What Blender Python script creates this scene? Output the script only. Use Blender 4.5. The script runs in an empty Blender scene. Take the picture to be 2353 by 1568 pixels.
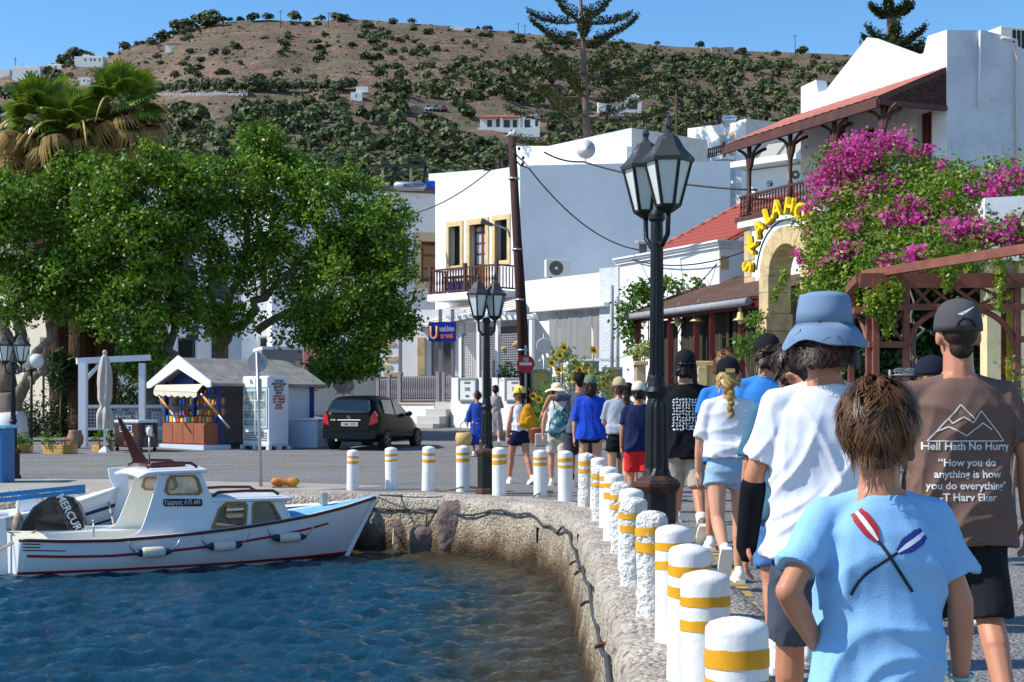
import bpy, bmesh, math, random
import numpy as np
from mathutils import Vector, Matrix, Euler
from mathutils.geometry import tessellate_polygon
from mathutils.bvhtree import BVHTree
R = math.radians
random.seed(7); rng = np.random.default_rng(7)
sc = bpy.context.scene; col = sc.collection
# ---------------------------------------------------------------- camera, sky, sun, exposure
F_, W_, CX, HY, EYE = 3300., 2353., 1176.5, 929., 1.36
cd = bpy.data.cameras.new('camera'); cam = bpy.data.objects.new('camera', cd); col.objects.link(cam)
cam.location = (0, 0, EYE); cam.rotation_euler = (R(90), 0, 0)
cd.sensor_width = 36; cd.lens = 36 * F_ / W_; cd.shift_y = (HY - 784.) / W_
cd.clip_start = .1; cd.clip_end = 6000; sc.camera = cam
SUN_EL, SUN_AZ = R(44), R(188)          # azimuth of the sun seen from the scene, counter-clockwise from +X
sd = Vector((math.cos(SUN_EL) * math.cos(SUN_AZ), math.cos(SUN_EL) * math.sin(SUN_AZ), math.sin(SUN_EL)))
wd = bpy.data.worlds.new('World'); sc.world = wd; wd.use_nodes = True
nt = wd.node_tree; sky = nt.nodes.new('ShaderNodeTexSky'); sky.sky_type = 'NISHITA'
sky.sun_disc = False; sky.sun_elevation = SUN_EL; sky.sun_rotation = math.atan2(sd.x, sd.y)
sky.air_density = 1.0; sky.dust_density = .05; sky.ozone_density = 3.0; sky.altitude = 20
bg = nt.nodes['Background']; bg.inputs[1].default_value = .15; hsv = nt.nodes.new('ShaderNodeHueSaturation'); hsv.inputs['Saturation'].default_value = 1.25; nt.links.new(sky.outputs[0], hsv.inputs['Color']); nt.links.new(hsv.outputs[0], bg.inputs[0])
sl = bpy.data.lights.new('sun', 'SUN'); sl.energy = 4.4; sl.angle = R(.53); sl.color = (1, .95, .87)
so = bpy.data.objects.new('sun', sl); col.objects.link(so); so.rotation_euler = sd.to_track_quat('Z', 'Y').to_euler()
so.location = (-30, -5, 40)
vs = sc.view_settings; vs.view_transform = 'Standard'; vs.look = 'None'; vs.exposure = 0.32; vs.gamma = 1; vs.use_curve_mapping = False
sc.cycles.max_bounces = 7; sc.cycles.transparent_max_bounces = 10
sc.cycles.use_denoising = True

# ---------------------------------------------------------------- helpers
def lin(c): return tuple((x / 12.92 if x <= .04045 else ((x + .055) / 1.055) ** 2.4) for x in (v / 255. for v in c))
MATS = {}
def M(name, c, rough=.7, metal=0, var=0, vsc=4, bump=0, bsc=40, spec=.4, trans=0, emit=0, alpha=1, coat=0, c2=None, det=5, coord='Object', stretch=None, ramp=(.35, .65), dist=.02):
    """plain procedural material: base colour, mixed by noise with c2 (or a lighter/darker tone), fine bump"""
    if name in MATS: return MATS[name]
    m = bpy.data.materials.new(name); m.use_nodes = True; t = m.node_tree; b = t.nodes['Principled BSDF']
    L = t.links.new; c = lin(c)
    b.inputs['Base Color'].default_value = (*c, 1); b.inputs['Roughness'].default_value = rough
    b.inputs['Metallic'].default_value = metal; b.inputs['Specular IOR Level'].default_value = spec
    b.inputs['Transmission Weight'].default_value = trans; b.inputs['Alpha'].default_value = alpha; b.inputs['Coat Weight'].default_value = coat
    if emit: b.inputs['Emission Color'].default_value = (*c, 1); b.inputs['Emission Strength'].default_value = emit
    if var or c2 or bump:
        tc = t.nodes.new('ShaderNodeTexCoord'); mp = t.nodes.new('ShaderNodeMapping'); L(tc.outputs[coord], mp.inputs[0])
        if stretch: mp.inputs['Scale'].default_value = stretch
    if var or c2:
        n = t.nodes.new('ShaderNodeTexNoise'); n.inputs['Scale'].default_value = vsc; n.inputs['Detail'].default_value = det; n.inputs['Roughness'].default_value = .65
        L(mp.outputs[0], n.inputs[0]); r = t.nodes.new('ShaderNodeValToRGB')
        a = tuple(min(1, x * (1 - var)) for x in c); d = tuple(min(1, x * (1 + var)) for x in c)
        if c2: a, d = c, lin(c2)
        r.color_ramp.elements[0].color = (*a, 1); r.color_ramp.elements[1].color = (*d, 1)
        r.color_ramp.elements[0].position, r.color_ramp.elements[1].position = ramp
        L(n.outputs[0], r.inputs[0]); L(r.outputs[0], b.inputs['Base Color'])
    if bump:
        n = t.nodes.new('ShaderNodeTexNoise'); n.inputs['Scale'].default_value = bsc; n.inputs['Detail'].default_value = 4
        L(mp.outputs[0], n.inputs[0]); k = t.nodes.new('ShaderNodeBump'); k.inputs['Strength'].default_value = bump; k.inputs['Distance'].default_value = dist
        L(n.outputs[0], k.inputs['Height']); L(k.outputs[0], b.inputs['Normal'])
    MATS[name] = m; return m
def LEAF(name, c1, c2, rough=.42, tl=.3, spec=.4):
    """leaf material: tone by the per-leaf attribute v, light passing through the blade"""
    if name in MATS: return MATS[name]
    m = bpy.data.materials.new(name); m.use_nodes = True; t = m.node_tree; b = t.nodes['Principled BSDF']; L = t.links.new
    at = t.nodes.new('ShaderNodeAttribute'); at.attribute_name = 'v'
    r = t.nodes.new('ShaderNodeValToRGB'); r.color_ramp.elements[0].color = (*lin(c1), 1); r.color_ramp.elements[1].color = (*lin(c2), 1)
    L(at.outputs['Fac'], r.inputs[0]); L(r.outputs[0], b.inputs['Base Color']); b.inputs['Roughness'].default_value = rough; b.inputs['Specular IOR Level'].default_value = spec
    tr = t.nodes.new('ShaderNodeBsdfTranslucent'); L(r.outputs[0], tr.inputs[0]); mx = t.nodes.new('ShaderNodeMixShader'); mx.inputs[0].default_value = tl
    L(b.outputs[0], mx.inputs[1]); L(tr.outputs[0], mx.inputs[2]); L(mx.outputs[0], t.nodes['Material Output'].inputs[0])
    MATS[name] = m; return m
def GLASS(name, c, alpha=.35, rough=.05):
    """thin pane: part clear, part glossy tinted reflection"""
    if name in MATS: return MATS[name]
    m = bpy.data.materials.new(name); m.use_nodes = True; t = m.node_tree; b = t.nodes['Principled BSDF']; L = t.links.new
    b.inputs['Base Color'].default_value = (*lin(c), 1); b.inputs['Roughness'].default_value = rough; b.inputs['Specular IOR Level'].default_value = .6
    tr = t.nodes.new('ShaderNodeBsdfTransparent'); mx = t.nodes.new('ShaderNodeMixShader'); mx.inputs[0].default_value = alpha
    L(tr.outputs[0], mx.inputs[1]); L(b.outputs[0], mx.inputs[2]); L(mx.outputs[0], t.nodes['Material Output'].inputs[0])
    MATS[name] = m; return m

def px(x, y, D):
    """the point at depth D metres that the photograph's reading (x, y) names"""
    return Vector(((x - CX) * D / F_, D, EYE + (HY - y) * D / F_))
def zg(D): return float(np.interp(D, [0, 25, 39, 48, 60, 110, 140], [0, 0, .29, .62, 1.0, 2.6, 4.0]))
def ground_at(x, y):
    """point of the sloping ground seen at reading (x, y)"""
    a, b = 2., 140.
    for _ in range(50):
        D = (a + b) / 2
        if HY + (EYE - zg(D)) * F_ / D > y: a = D
        else: b = D
    return Vector(((x - CX) * D / F_, D, zg(D)))
class Frame:
    """upright plane from A to B (plan points, left to right); u along it, z up, w towards the viewer"""
    def __init__(s, A, B):
        s.A = Vector((A[0], A[1])); d = Vector((B[0], B[1])) - s.A; s.L = d.length; s.d = d.normalized(); s.n = Vector((s.d.y, -s.d.x))
        if s.n.y > 0 and abs(s.n.y) > .02: s.n = -s.n
    def __call__(s, u, z, w=0): p = s.A + s.d * u + s.n * w; return Vector((p.x, p.y, z))
    def uz(s, x, y, w=0):
        r = Vector(((x - CX) / F_, 1.)); o = s.A + s.n * w
        D = (o.dot(s.n)) / r.dot(s.n); p = r * D
        return ((p - s.A).dot(s.d), EYE + (HY - y) * D / F_)
    def ang(s): return math.atan2(s.d.y, s.d.x)

MW = {}
def thing(name, label, cat, loc=(0, 0, 0), rz=0, group=None):
    o = bpy.data.objects.new(name, None); col.objects.link(o); o.empty_display_size = .2
    o.location = loc; o.rotation_euler = (0, 0, rz); MW[o.name] = Matrix.Translation(loc) @ Matrix.Rotation(rz, 4, 'Z')
    return tag(o, label, cat, group)
def tag(o, label=None, cat=None, group=None, kind=None):
    if label: o['label'] = label
    if cat: o['category'] = cat
    if group: o['group'] = group
    if kind: o['kind'] = kind
    return o
def link(name, me, mats=None, parent=None, world=False):
    o = bpy.data.objects.new(name, me); col.objects.link(o)
    if mats is not None:
        me.materials.clear()
        for m in (mats if isinstance(mats, (list, tuple)) else [mats]): me.materials.append(m)
    if parent is not None:
        o.parent = parent
        if world:
            r = parent
            while r.parent is not None: r = r.parent
            if r.name in MW: o.matrix_parent_inverse = MW[r.name].inverted() if r is parent else Matrix()
            if r is not parent:
                o.matrix_parent_inverse = Matrix()   # the part above already carries the inverse
    return o
def copy_tree(o, parent=None):
    c = o.copy(); col.objects.link(c); c.parent = parent
    for ch in list(o.children): copy_tree(ch, c)
    return c
def npmesh(name, V, Fq, smooth=False, attr=None):
    V = np.asarray(V, np.float32); Fq = np.asarray(Fq, np.int32); me = bpy.data.meshes.new(name); k = Fq.shape[1]
    me.vertices.add(len(V)); me.vertices.foreach_set('co', V.ravel()); me.loops.add(Fq.size); me.loops.foreach_set('vertex_index', Fq.ravel())
    me.polygons.add(len(Fq)); me.polygons.foreach_set('loop_start', np.arange(0, Fq.size, k, dtype=np.int32))
    if smooth: me.polygons.foreach_set('use_smooth', np.ones(len(Fq), bool))
    me.update(calc_edges=True)
    if attr is not None:
        a = me.attributes.new('v', 'FLOAT', 'FACE'); a.data.foreach_set('value', np.asarray(attr, np.float32))
    return me
class MB:
    def __init__(s): s.v = []; s.f = []; s.m = []; s.sm = []
    def add(s, V, Fs, mi=0, sm=False):
        o = len(s.v); s.v += [tuple(p) for p in V]
        for f in Fs: s.f.append([i + o for i in f]); s.m.append(mi); s.sm.append(sm)
        return s
    def hexa(s, P, mi=0):
        """eight corners: bottom four counter-clockwise, then top four"""
        return s.add(P, [(3, 2, 1, 0), (4, 5, 6, 7), (0, 1, 5, 4), (1, 2, 6, 5), (2, 3, 7, 6), (3, 0, 4, 7)], mi)
    def box(s, c, size, rz=0, mi=0, rot=None):
        x, y, z = (q / 2 for q in size); P = [Vector(p) for p in ((-x, -y, -z), (x, -y, -z), (x, y, -z), (-x, y, -z), (-x, -y, z), (x, -y, z), (x, y, z), (-x, y, z))]
        m = rot if rot is not None else Matrix.Rotation(rz, 3, 'Z'); c = Vector(c)
        return s.hexa([m @ p + c for p in P], mi)
    def bb(s, x0, x1, y0, y1, z0, z1, mi=0): return s.box(((x0 + x1) / 2, (y0 + y1) / 2, (z0 + z1) / 2), (x1 - x0, y1 - y0, z1 - z0), 0, mi)
    def fb(s, fr, u0, u1, z0, z1, w0, w1, mi=0):
        """box in a frame"""
        return s.hexa([fr(u0, z0, w1), fr(u1, z0, w1), fr(u1, z0, w0), fr(u0, z0, w0), fr(u0, z1, w1), fr(u1, z1, w1), fr(u1, z1, w0), fr(u0, z1, w0)], mi)
    def bar(s, a, b, wx, wz, mi=0, up=(0, 0, 1)):
        a, b = Vector(a), Vector(b); d = (b - a).normalized(); up = Vector(up)
        if abs(d.dot(up)) > .95: up = Vector((0, 1, 0))
        x = d.cross(up).normalized() * wx / 2; z = x.cross(d).normalized() * wz / 2
        return s.hexa([a - x - z, a + x - z, b + x - z, b - x - z, a - x + z, a + x + z, b + x + z, b - x + z], mi)
    def tube(s, path, r, n=8, mi=0, cap=True, sm=True):
        path = [Vector(p) for p in path]; k = len(path); rr = r if hasattr(r, '__len__') else [r] * k
        V = []; up = None
        for i, p in enumerate(path):
            d = (path[min(i + 1, k - 1)] - path[max(i - 1, 0)]).normalized()
            if up is None: up = Vector((0, 0, 1)) if abs(d.z) < .9 else Vector((1, 0, 0))
            x = d.cross(up).normalized(); up = x.cross(d).normalized()
            V += [p + (x * math.cos(a) + up * math.sin(a)) * rr[i] for a in (2 * math.pi * j / n for j in range(n))]
        Fs = [(i * n + j, i * n + (j + 1) % n, (i + 1) * n + (j + 1) % n, (i + 1) * n + j) for i in range(k - 1) for j in range(n)]
        s.add(V, Fs, mi, sm)
        if cap:
            o = len(s.v) - len(V); s.f += [[o + j for j in range(n)][::-1], [o + (k - 1) * n + j for j in range(n)]]; s.m += [mi, mi]; s.sm += [False, False]
        return s
    def lathe(s, prof, n=16, c=(0, 0, 0), mi=0, sm=True, sx=1, sy=1):
        c = Vector(c); V = [c + Vector((r * math.cos(2 * math.pi * j / n) * sx, r * math.sin(2 * math.pi * j / n) * sy, z)) for r, z in prof for j in range(n)]; k = len(prof)
        s.add(V, [(i * n + j, i * n + (j + 1) % n, (i + 1) * n + (j + 1) % n, (i + 1) * n + j) for i in range(k - 1) for j in range(n)], mi, sm)
        o = len(s.v) - len(V); s.f += [[o + j for j in range(n)][::-1], [o + (k - 1) * n + j for j in range(n)]]; s.m += [mi, mi]; s.sm += [False, False]
        return s
    def ball(s, c, r, n=10, m=7, mi=0, rot=None):
        r = (r, r, r) if not hasattr(r, '__len__') else r; c = Vector(c); V = []
        for i in range(m + 1):
            a = math.pi * (i + .02 * (i == 0) - .02 * (i == m)) / m - math.pi / 2
            for j in range(n):
                b = 2 * math.pi * j / n; p = Vector((r[0] * math.cos(a) * math.cos(b), r[1] * math.cos(a) * math.sin(b), r[2] * math.sin(a)))
                V.append((rot @ p if rot is not None else p) + c)
        s.add(V, [(i * n + j, i * n + (j + 1) % n, (i + 1) * n + (j + 1) % n, (i + 1) * n + j) for i in range(m) for j in range(n)], mi, True)
        o = len(s.v) - len(V); s.f += [[o + j for j in range(n)][::-1], [o + m * n + j for j in range(n)]]; s.m += [mi, mi]; s.sm += [True, True]
        return s
    def panel(s, outer, fn, w0, w1, holes=(), mi=0):
        """plate of the given outline (u, z) with holes, between w0 and w1; fn(u, z, w) places it"""
        loops = [list(outer)] + [list(h) for h in holes]; flat = [p for l in loops for p in l]
        tris = tessellate_polygon([[Vector((p[0], p[1], 0)) for p in l] for l in loops]); n = len(flat)
        V = [fn(p[0], p[1], w0) for p in flat] + [fn(p[0], p[1], w1) for p in flat]
        Fs = [tuple(t) for t in tris] + [tuple(i + n for i in t[::-1]) for t in tris]; o = 0
        for l in loops:
            k = len(l); Fs += [(o + i, o + (i + 1) % k, n + o + (i + 1) % k, n + o + i) for i in range(k)]; o += k
        return s.add(V, Fs, mi)
    def wall(s, fr, u0, u1, z0, z1, th, holes=(), mi=0, ztop=None):
        """wall with rectangular openings (u0, u1, z0, z1); ztop gives the height of the right end"""
        us = sorted({u0, u1, *[h[0] for h in holes], *[h[1] for h in holes]}); zs = sorted({z0, *[h[2] for h in holes], *[h[3] for h in holes]}) + [None]
        zt = lambda u: z1 if ztop is None else z1 + (ztop - z1) * (u - u0) / (u1 - u0)
        for a, b in zip(us, us[1:]):
            run = None
            for c, d in zip(zs, zs[1:]):
                mid = c + .001; inside = any(h[0] <= a + 1e-4 and h[1] >= b - 1e-4 and h[2] <= mid <= h[3] for h in holes)
                if inside:
                    if run is not None: s.fb(fr, a, b, run, c, -th, 0, mi)
                    run = None
                elif run is None: run = c
                if d is None and run is not None:
                    s.hexa([fr(a, run, 0), fr(b, run, 0), fr(b, run, -th), fr(a, run, -th), fr(a, zt(a), 0), fr(b, zt(b), 0), fr(b, zt(b), -th), fr(a, zt(a), -th)], mi)
        return s
    def mesh(s, name, fix=True):
        me = bpy.data.meshes.new(name); me.from_pydata(s.v, [], s.f)
        me.polygons.foreach_set('material_index', s.m); me.polygons.foreach_set('use_smooth', s.sm)
        if fix:
            b = bmesh.new(); b.from_mesh(me); bmesh.ops.recalc_face_normals(b, faces=b.faces); b.to_mesh(me); b.free()
        me.update(); return me
    def build(s, name, mats, parent=None, world=False, bevel=0, fix=True):
        o = link(name, s.mesh(name, fix), mats, parent, world)
        if bevel:
            m = o.modifiers.new('bevel', 'BEVEL'); m.width = bevel; m.segments = 2; m.limit_method = 'ANGLE'
        return o
TS = bpy.data.scenes.new('workbench')
def evaluated(ob):
    TS.collection.objects.link(ob); vl = TS.view_layers[0]; vl.update(); me = bpy.data.meshes.new_from_object(ob.evaluated_get(vl.depsgraph)); TS.collection.objects.unlink(ob); bpy.data.objects.remove(ob); return me
def remesh(mb, voxel, smooth=4, dec=0):
    """melt overlapping closed shapes into one continuous skin"""
    ob = bpy.data.objects.new('melt', mb.mesh('melt')); m = ob.modifiers.new('r', 'REMESH'); m.mode = 'VOXEL'; m.voxel_size = voxel; m.use_smooth_shade = True
    if smooth: k = ob.modifiers.new('s', 'SMOOTH'); k.iterations = smooth; k.factor = .5
    return evaluated(ob)
def text_mesh(body, size=1., align='CENTER', extrude=.0, bold=False, spacing=1.):
    c = bpy.data.curves.new('text', 'FONT'); c.body = body; c.size = size; c.align_x = align; c.align_y = 'CENTER'; c.extrude = extrude; c.space_character = spacing; c.resolution_u = 3
    if bold: c.offset = size * .02
    return evaluated(bpy.data.objects.new('text', c))
def text_on(name, body, fr, u, z, w, size, mat, parent, align='CENTER', extrude=.004, bold=False, stretch=1., world=True, spacing=1., rot=0):
    """lettering lying on a frame's plane, centred at (u, z), w in front of it"""
    me = text_mesh(body, size, align, extrude, bold, spacing); n = len(me.vertices); a = np.empty(n * 3, np.float32); me.vertices.foreach_get('co', a); a = a.reshape(-1, 3)
    c, s_ = math.cos(rot), math.sin(rot); X = a[:, 0] * stretch; Y = a[:, 1]; U = X * c - Y * s_; Z = X * s_ + Y * c
    P = np.array([fr(u + float(p), z + float(q), w + float(r)) for p, q, r in zip(U, Z, a[:, 2])], np.float32)
    me.vertices.foreach_set('co', P.ravel()); me.update(); return link(name, me, mat, parent, world)
def cards(C, N, size, asp=.5, attr=None, jitter=.3, fold=0):
    """leaf blades: one diamond per centre C, facing N"""
    C = np.asarray(C); k = len(C); N = N / (np.linalg.norm(N, axis=1, keepdims=True) + 1e-9)
    T = rng.normal(size=(k, 3)); T -= N * (T * N).sum(1, keepdims=True); T /= np.linalg.norm(T, axis=1, keepdims=True) + 1e-9; B = np.cross(N, T)
    sz = (size if np.ndim(size) else np.full(k, size)) * (1 + jitter * rng.uniform(-1, 1, k)); a = T * sz[:, None] * .5; b = B * sz[:, None] * .5 * asp
    drop = N * (sz * .12)[:, None]
    V = np.stack([C - a - drop, C - a * .1 + b, C + a - drop, C - a * .1 - b], 1).reshape(-1, 3); Fq = np.arange(4 * k).reshape(-1, 4)
    return V, Fq, (attr if attr is not None else rng.uniform(0, 1, k))
def wrinkle(me, amp, freq=(9, 7, 5), seed=0, zdir=1., flt=None):
    """soft folds along the normals"""
    n = len(me.vertices); P = np.empty(n * 3, np.float32); me.vertices.foreach_get('co', P); P = P.reshape(-1, 3); N = np.empty(n * 3, np.float32); me.vertices.foreach_get('normal', N); N = N.reshape(-1, 3)
    r = np.random.default_rng(seed); h = np.zeros(n); w = P * 3 + r.uniform(0, 6, 3); wx = np.sin(w[:, 2] * 2.1 + w[:, 0]) * .8; wy = np.sin(w[:, 0] * 2.6 + w[:, 2] * 1.3)
    for i in range(7):
        a = r.uniform(-1.0, 1.0); k = r.uniform(.7, 2.4) * freq[0]; d = np.array([math.cos(a), math.sin(a * 1.7) * .5, math.sin(a) * .9 * zdir])
        q = np.sin((P @ d) * k + wx * r.uniform(.8, 2.4) + wy * r.uniform(.5, 1.8) + r.uniform(0, 6)); env = .5 + .5 * np.sin(P @ r.normal(size=3) * 7 + r.uniform(0, 6)); h += ((1 - np.abs(q)) ** 2.2 * 1.7 - .5) * env / (1 + .12 * i)
    if flt is not None: h = h * flt(P)
    P += N * (h * amp / 2.2)[:, None].astype(np.float32); me.vertices.foreach_set('co', P.ravel()); me.update()
def kind(o, k): o['kind'] = k; return o
# ---------------------------------------------------------------- the setting: ground, quay, water, hill
def vnoise(P, sc_=1., seed=0, octv=3):
    P = np.asarray(P, float) * sc_ + seed * 17.31; out = np.zeros(len(P)); amp = 1.; tot = 0
    for o in range(octv):
        i = np.floor(P).astype(np.int64); f = P - i; f = f * f * (3 - 2 * f)
        def hsh(dx, dy, dz):
            n = (i[:, 0] + dx) * 374761393 + (i[:, 1] + dy) * 668265263 + (i[:, 2] + dz) * 2147483647 + o * 1013904223
            n = (n ^ (n >> 13)) * 1274126177; n = n ^ (n >> 16); return (n & 0xffff) / 65535.
        c = 0
        for dx in (0, 1):
            for dy in (0, 1):
                for dz in (0, 1):
                    c = c + hsh(dx, dy, dz) * (f[:, 0] if dx else 1 - f[:, 0]) * (f[:, 1] if dy else 1 - f[:, 1]) * (f[:, 2] if dz else 1 - f[:, 2])
        out += c * amp; tot += amp; amp *= .5; P = P * 2.03
    return out / tot * 2 - 1
def grid_faces(nr, nc):
    a = np.arange(nr * nc).reshape(nr, nc); return np.stack([a[:-1, :-1], a[:-1, 1:], a[1:, 1:], a[1:, :-1]], -1).reshape(-1, 4)
EY = [-30, 7, 9, 12, 15.5, 16.3, 17, 17.8, 18.6, 19.2, 19.7, 20.1, 20.5, 20.9, 21.2, 21.45, 21.6, 21.8, 22.0, 22.3, 22.5]
EX = [.56, .56, .64, .70, .72, .70, .66, .56, .40, .16, -.1, -.42, -.8, -1.3, -1.9, -2.7, -3.5, -6, -12, -25, -130]
def edge_x(Y): return float(np.interp(Y, EY, EX))
WZ = -.80
# ground: one asphalt sheet behind the harbour edge
ys = np.unique(np.concatenate([np.linspace(-28, 15.5, 40), np.linspace(15.5, 22.5, 80), np.linspace(22.5, 70, 90), np.linspace(70, 135, 20), [200, 400, 900, 2500]]))
V = []
for Y in ys:
    x0 = edge_x(Y) + (.35 if Y < 22.5 else 0) if Y < 22.5 else -130. - max(0, Y - 135)
    for t in np.linspace(0, 1, 61): x = x0 + (90 + max(0, Y - 135) - x0) * t ** 2.2; V.append((x, Y, zg(min(Y, 140)) if Y < 136 else 4.0 - .02 * Y))
m = M('asphalt', (134, 131, 127), .9, c2=(104, 102, 99), vsc=.8, bump=.9, bsc=55, det=8, stretch=(.5, 1.6, 1), ramp=(.25, .75), dist=.015)
def pebbles(m, scale, fac):
    t_ = m.node_tree; b_ = t_.nodes['Principled BSDF']; vo = t_.nodes.new('ShaderNodeTexVoronoi'); vo.inputs['Scale'].default_value = scale; tc_ = t_.nodes.new('ShaderNodeTexCoord'); t_.links.new(tc_.outputs['Object'], vo.inputs[0])
    mx_ = t_.nodes.new('ShaderNodeMixRGB'); mx_.blend_type = 'OVERLAY'; mx_.inputs[0].default_value = fac; src = b_.inputs['Base Color'].links[0].from_socket; hs_ = t_.nodes.new('ShaderNodeHueSaturation'); hs_.inputs['Saturation'].default_value = 0
    t_.links.new(vo.outputs['Color'], hs_.inputs['Color']); t_.links.new(src, mx_.inputs[1]); t_.links.new(hs_.outputs[0], mx_.inputs[2]); t_.links.new(mx_.outputs[0], b_.inputs['Base Color'])
    k = t_.nodes.new('ShaderNodeBump'); k.inputs['Strength'].default_value = .8; k.inputs['Distance'].default_value = .03; t_.links.new(vo.outputs['Distance'], k.inputs['Height']); k.invert = True
    if b_.inputs['Normal'].links: t_.links.new(b_.inputs['Normal'].links[0].from_socket, k.inputs['Normal'])
    t_.links.new(k.outputs[0], b_.inputs['Normal'])
pebbles(m, 42, .55)
o = link('road', npmesh('road', V, grid_faces(len(ys), 61)), m); kind(o, 'structure')
# pale concrete apron along the far edge of the road
mb = MB(); mconc = M('apron_concrete', (176, 168, 155), .9, c2=(150, 143, 132), vsc=1.2, bump=.5, bsc=30, ramp=(.3, .7))
P = [(-40, 22.75), (-12, 22.45), (-6, 22.25), (-3.6, 22.1), (-2.0, 23.8), (-3.5, 24.6), (-8, 25.8), (-14, 26.2), (-40, 26.6)]
mb.panel([(a, b) for a, b in P], lambda u, v, w: Vector((u, v, w + zg(v))), -.05, .006); kind(mb.build('quay_apron', mconc), 'structure')
mb = MB()
for (x0, y0, x1, y1, w) in ((1.30, 6.0, 1.72, 11.2, .13), (1.74, 11.5, 1.95, 14.0, .11)):
    d = Vector((x1 - x0, y1 - y0, 0)).normalized(); n_ = Vector((d.y, -d.x, 0)) * w / 2; k = 24
    for i in range(k):
        if rng.uniform() < .12: continue
        a = Vector((x0, y0, .005)) + d * (i / k) * math.hypot(x1 - x0, y1 - y0); b = a + d * math.hypot(x1 - x0, y1 - y0) / k * rng.uniform(.8, 1.0)
        j = rng.uniform(-.02, .02, 4); mb.add([a - n_ * (1 + j[0] * 8), b - n_ * (1 + j[1] * 8), b + n_ * (1 + j[2] * 8), a + n_ * (1 + j[3] * 8)], [(0, 1, 2, 3)])
for i in range(26):
    x = -11 + i * .55 + rng.uniform(-.1, .1); mb.add([(x, 29.6, .1), (x + .3, 29.6, .1), (x + .3, 29.72, .103), (x, 29.72, .103)], [(0, 1, 2, 3)])
kind(mb.build('road_marking', M('yellow_road_paint', (178, 150, 70), .85, c2=(140, 128, 100), vsc=14, ramp=(.4, .7)), fix=False), 'structure')
# quay wall: rough cast concrete, one swept body
path = [(edge_x(y), y) for y in np.arange(-2, 15.5, .07)] + [(edge_x(y), y) for y in np.linspace(15.5, 21.5, 150)] + [(x, float(np.interp(-x, [-e for e in EX[5:]], EY[5:]))) for x in np.arange(-3.0, -30, -.1)]
path = np.array(path); T = np.gradient(path, axis=0); T /= np.linalg.norm(T, axis=1, keepdims=True); NI = np.stack([T[:, 1], -T[:, 0]], 1)   # towards the land
prof = [(1.0, -.06), (.98, .006), (.8, .02), (.62, .03), (.5, .034), (.38, .036), (.27, .036), (.18, .034), (.1, .03), (.04, .015), (.0, -.02), (-.02, -.07)] + [(-.025 - .01 * k, -.07 - .075 * k) for k in range(1, 15)] + [(-.3, -1.7)]
V = np.array([[x + nx * o_, y + ny * o_, z] for (x, y), (nx, ny) in zip(path, NI) for o_, z in prof])
d1 = vnoise(V, 2.2, 1) * .035 + vnoise(V, 9, 2, 2) * .018 + vnoise(V, 26, 5, 1) * .006
nn = np.tile(np.array([[0 if z > 0 else 1, 1 if z > 0 else 0] for o_, z in prof]), (len(path), 1)); NIr = np.repeat(NI, len(prof), 0)
V[:, 0] -= NIr[:, 0] * nn[:, 0] * d1; V[:, 1] -= NIr[:, 1] * nn[:, 0] * d1; V[:, 2] += nn[:, 1] * np.clip(d1, -.02, .05) * .5
mq = M('quay_concrete', (176, 166, 152), .93, c2=(138, 130, 118), vsc=1.6, bump=1., bsc=34, det=9, ramp=(.3, .7), dist=.03)
t_ = mq.node_tree; b_ = t_.nodes['Principled BSDF']; g_ = t_.nodes.new('ShaderNodeNewGeometry'); sx_ = t_.nodes.new('ShaderNodeSeparateXYZ'); t_.links.new(g_.outputs['Position'], sx_.inputs[0])
nz_ = t_.nodes.new('ShaderNodeTexNoise'); nz_.inputs['Scale'].default_value = 2.4; ad_ = t_.nodes.new('ShaderNodeMath'); ad_.operation = 'MULTIPLY_ADD'; ad_.inputs[1].default_value = .5
t_.links.new(g_.outputs['Position'], nz_.inputs[0]); t_.links.new(nz_.outputs[0], ad_.inputs[0]); t_.links.new(sx_.outputs[2], ad_.inputs[2])
rp_ = t_.nodes.new('ShaderNodeValToRGB'); e_ = rp_.color_ramp.elements; e_[0].position = 0; e_[0].color = (*lin((62, 52, 36)), 1); e_[1].position = 1; e_[1].color = (1, 1, 1, 1)
for p_, c_ in ((.42, (88, 72, 46)), (.52, (150, 132, 104)), (.68, (225, 218, 205))): q_ = e_.new(p_); q_.color = (*lin(c_), 1)
mr_ = t_.nodes.new('ShaderNodeMapRange'); mr_.inputs[1].default_value = -1.0; mr_.inputs[2].default_value = .3; t_.links.new(ad_.outputs[0], mr_.inputs[0]); t_.links.new(mr_.outputs[0], rp_.inputs[0])
mu_ = t_.nodes.new('ShaderNodeMixRGB'); mu_.blend_type = 'MULTIPLY'; mu_.inputs[0].default_value = 1; src = b_.inputs['Base Color'].links[0].from_socket
t_.links.new(src, mu_.inputs[1]); t_.links.new(rp_.outputs[0], mu_.inputs[2]); t_.links.new(mu_.outputs[0], b_.inputs['Base Color'])
pebbles(mq, 26, .6)
kind(link('quay_wall', npmesh('quay_wall', V, grid_faces(len(path), len(prof)), True), mq), 'structure')
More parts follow.
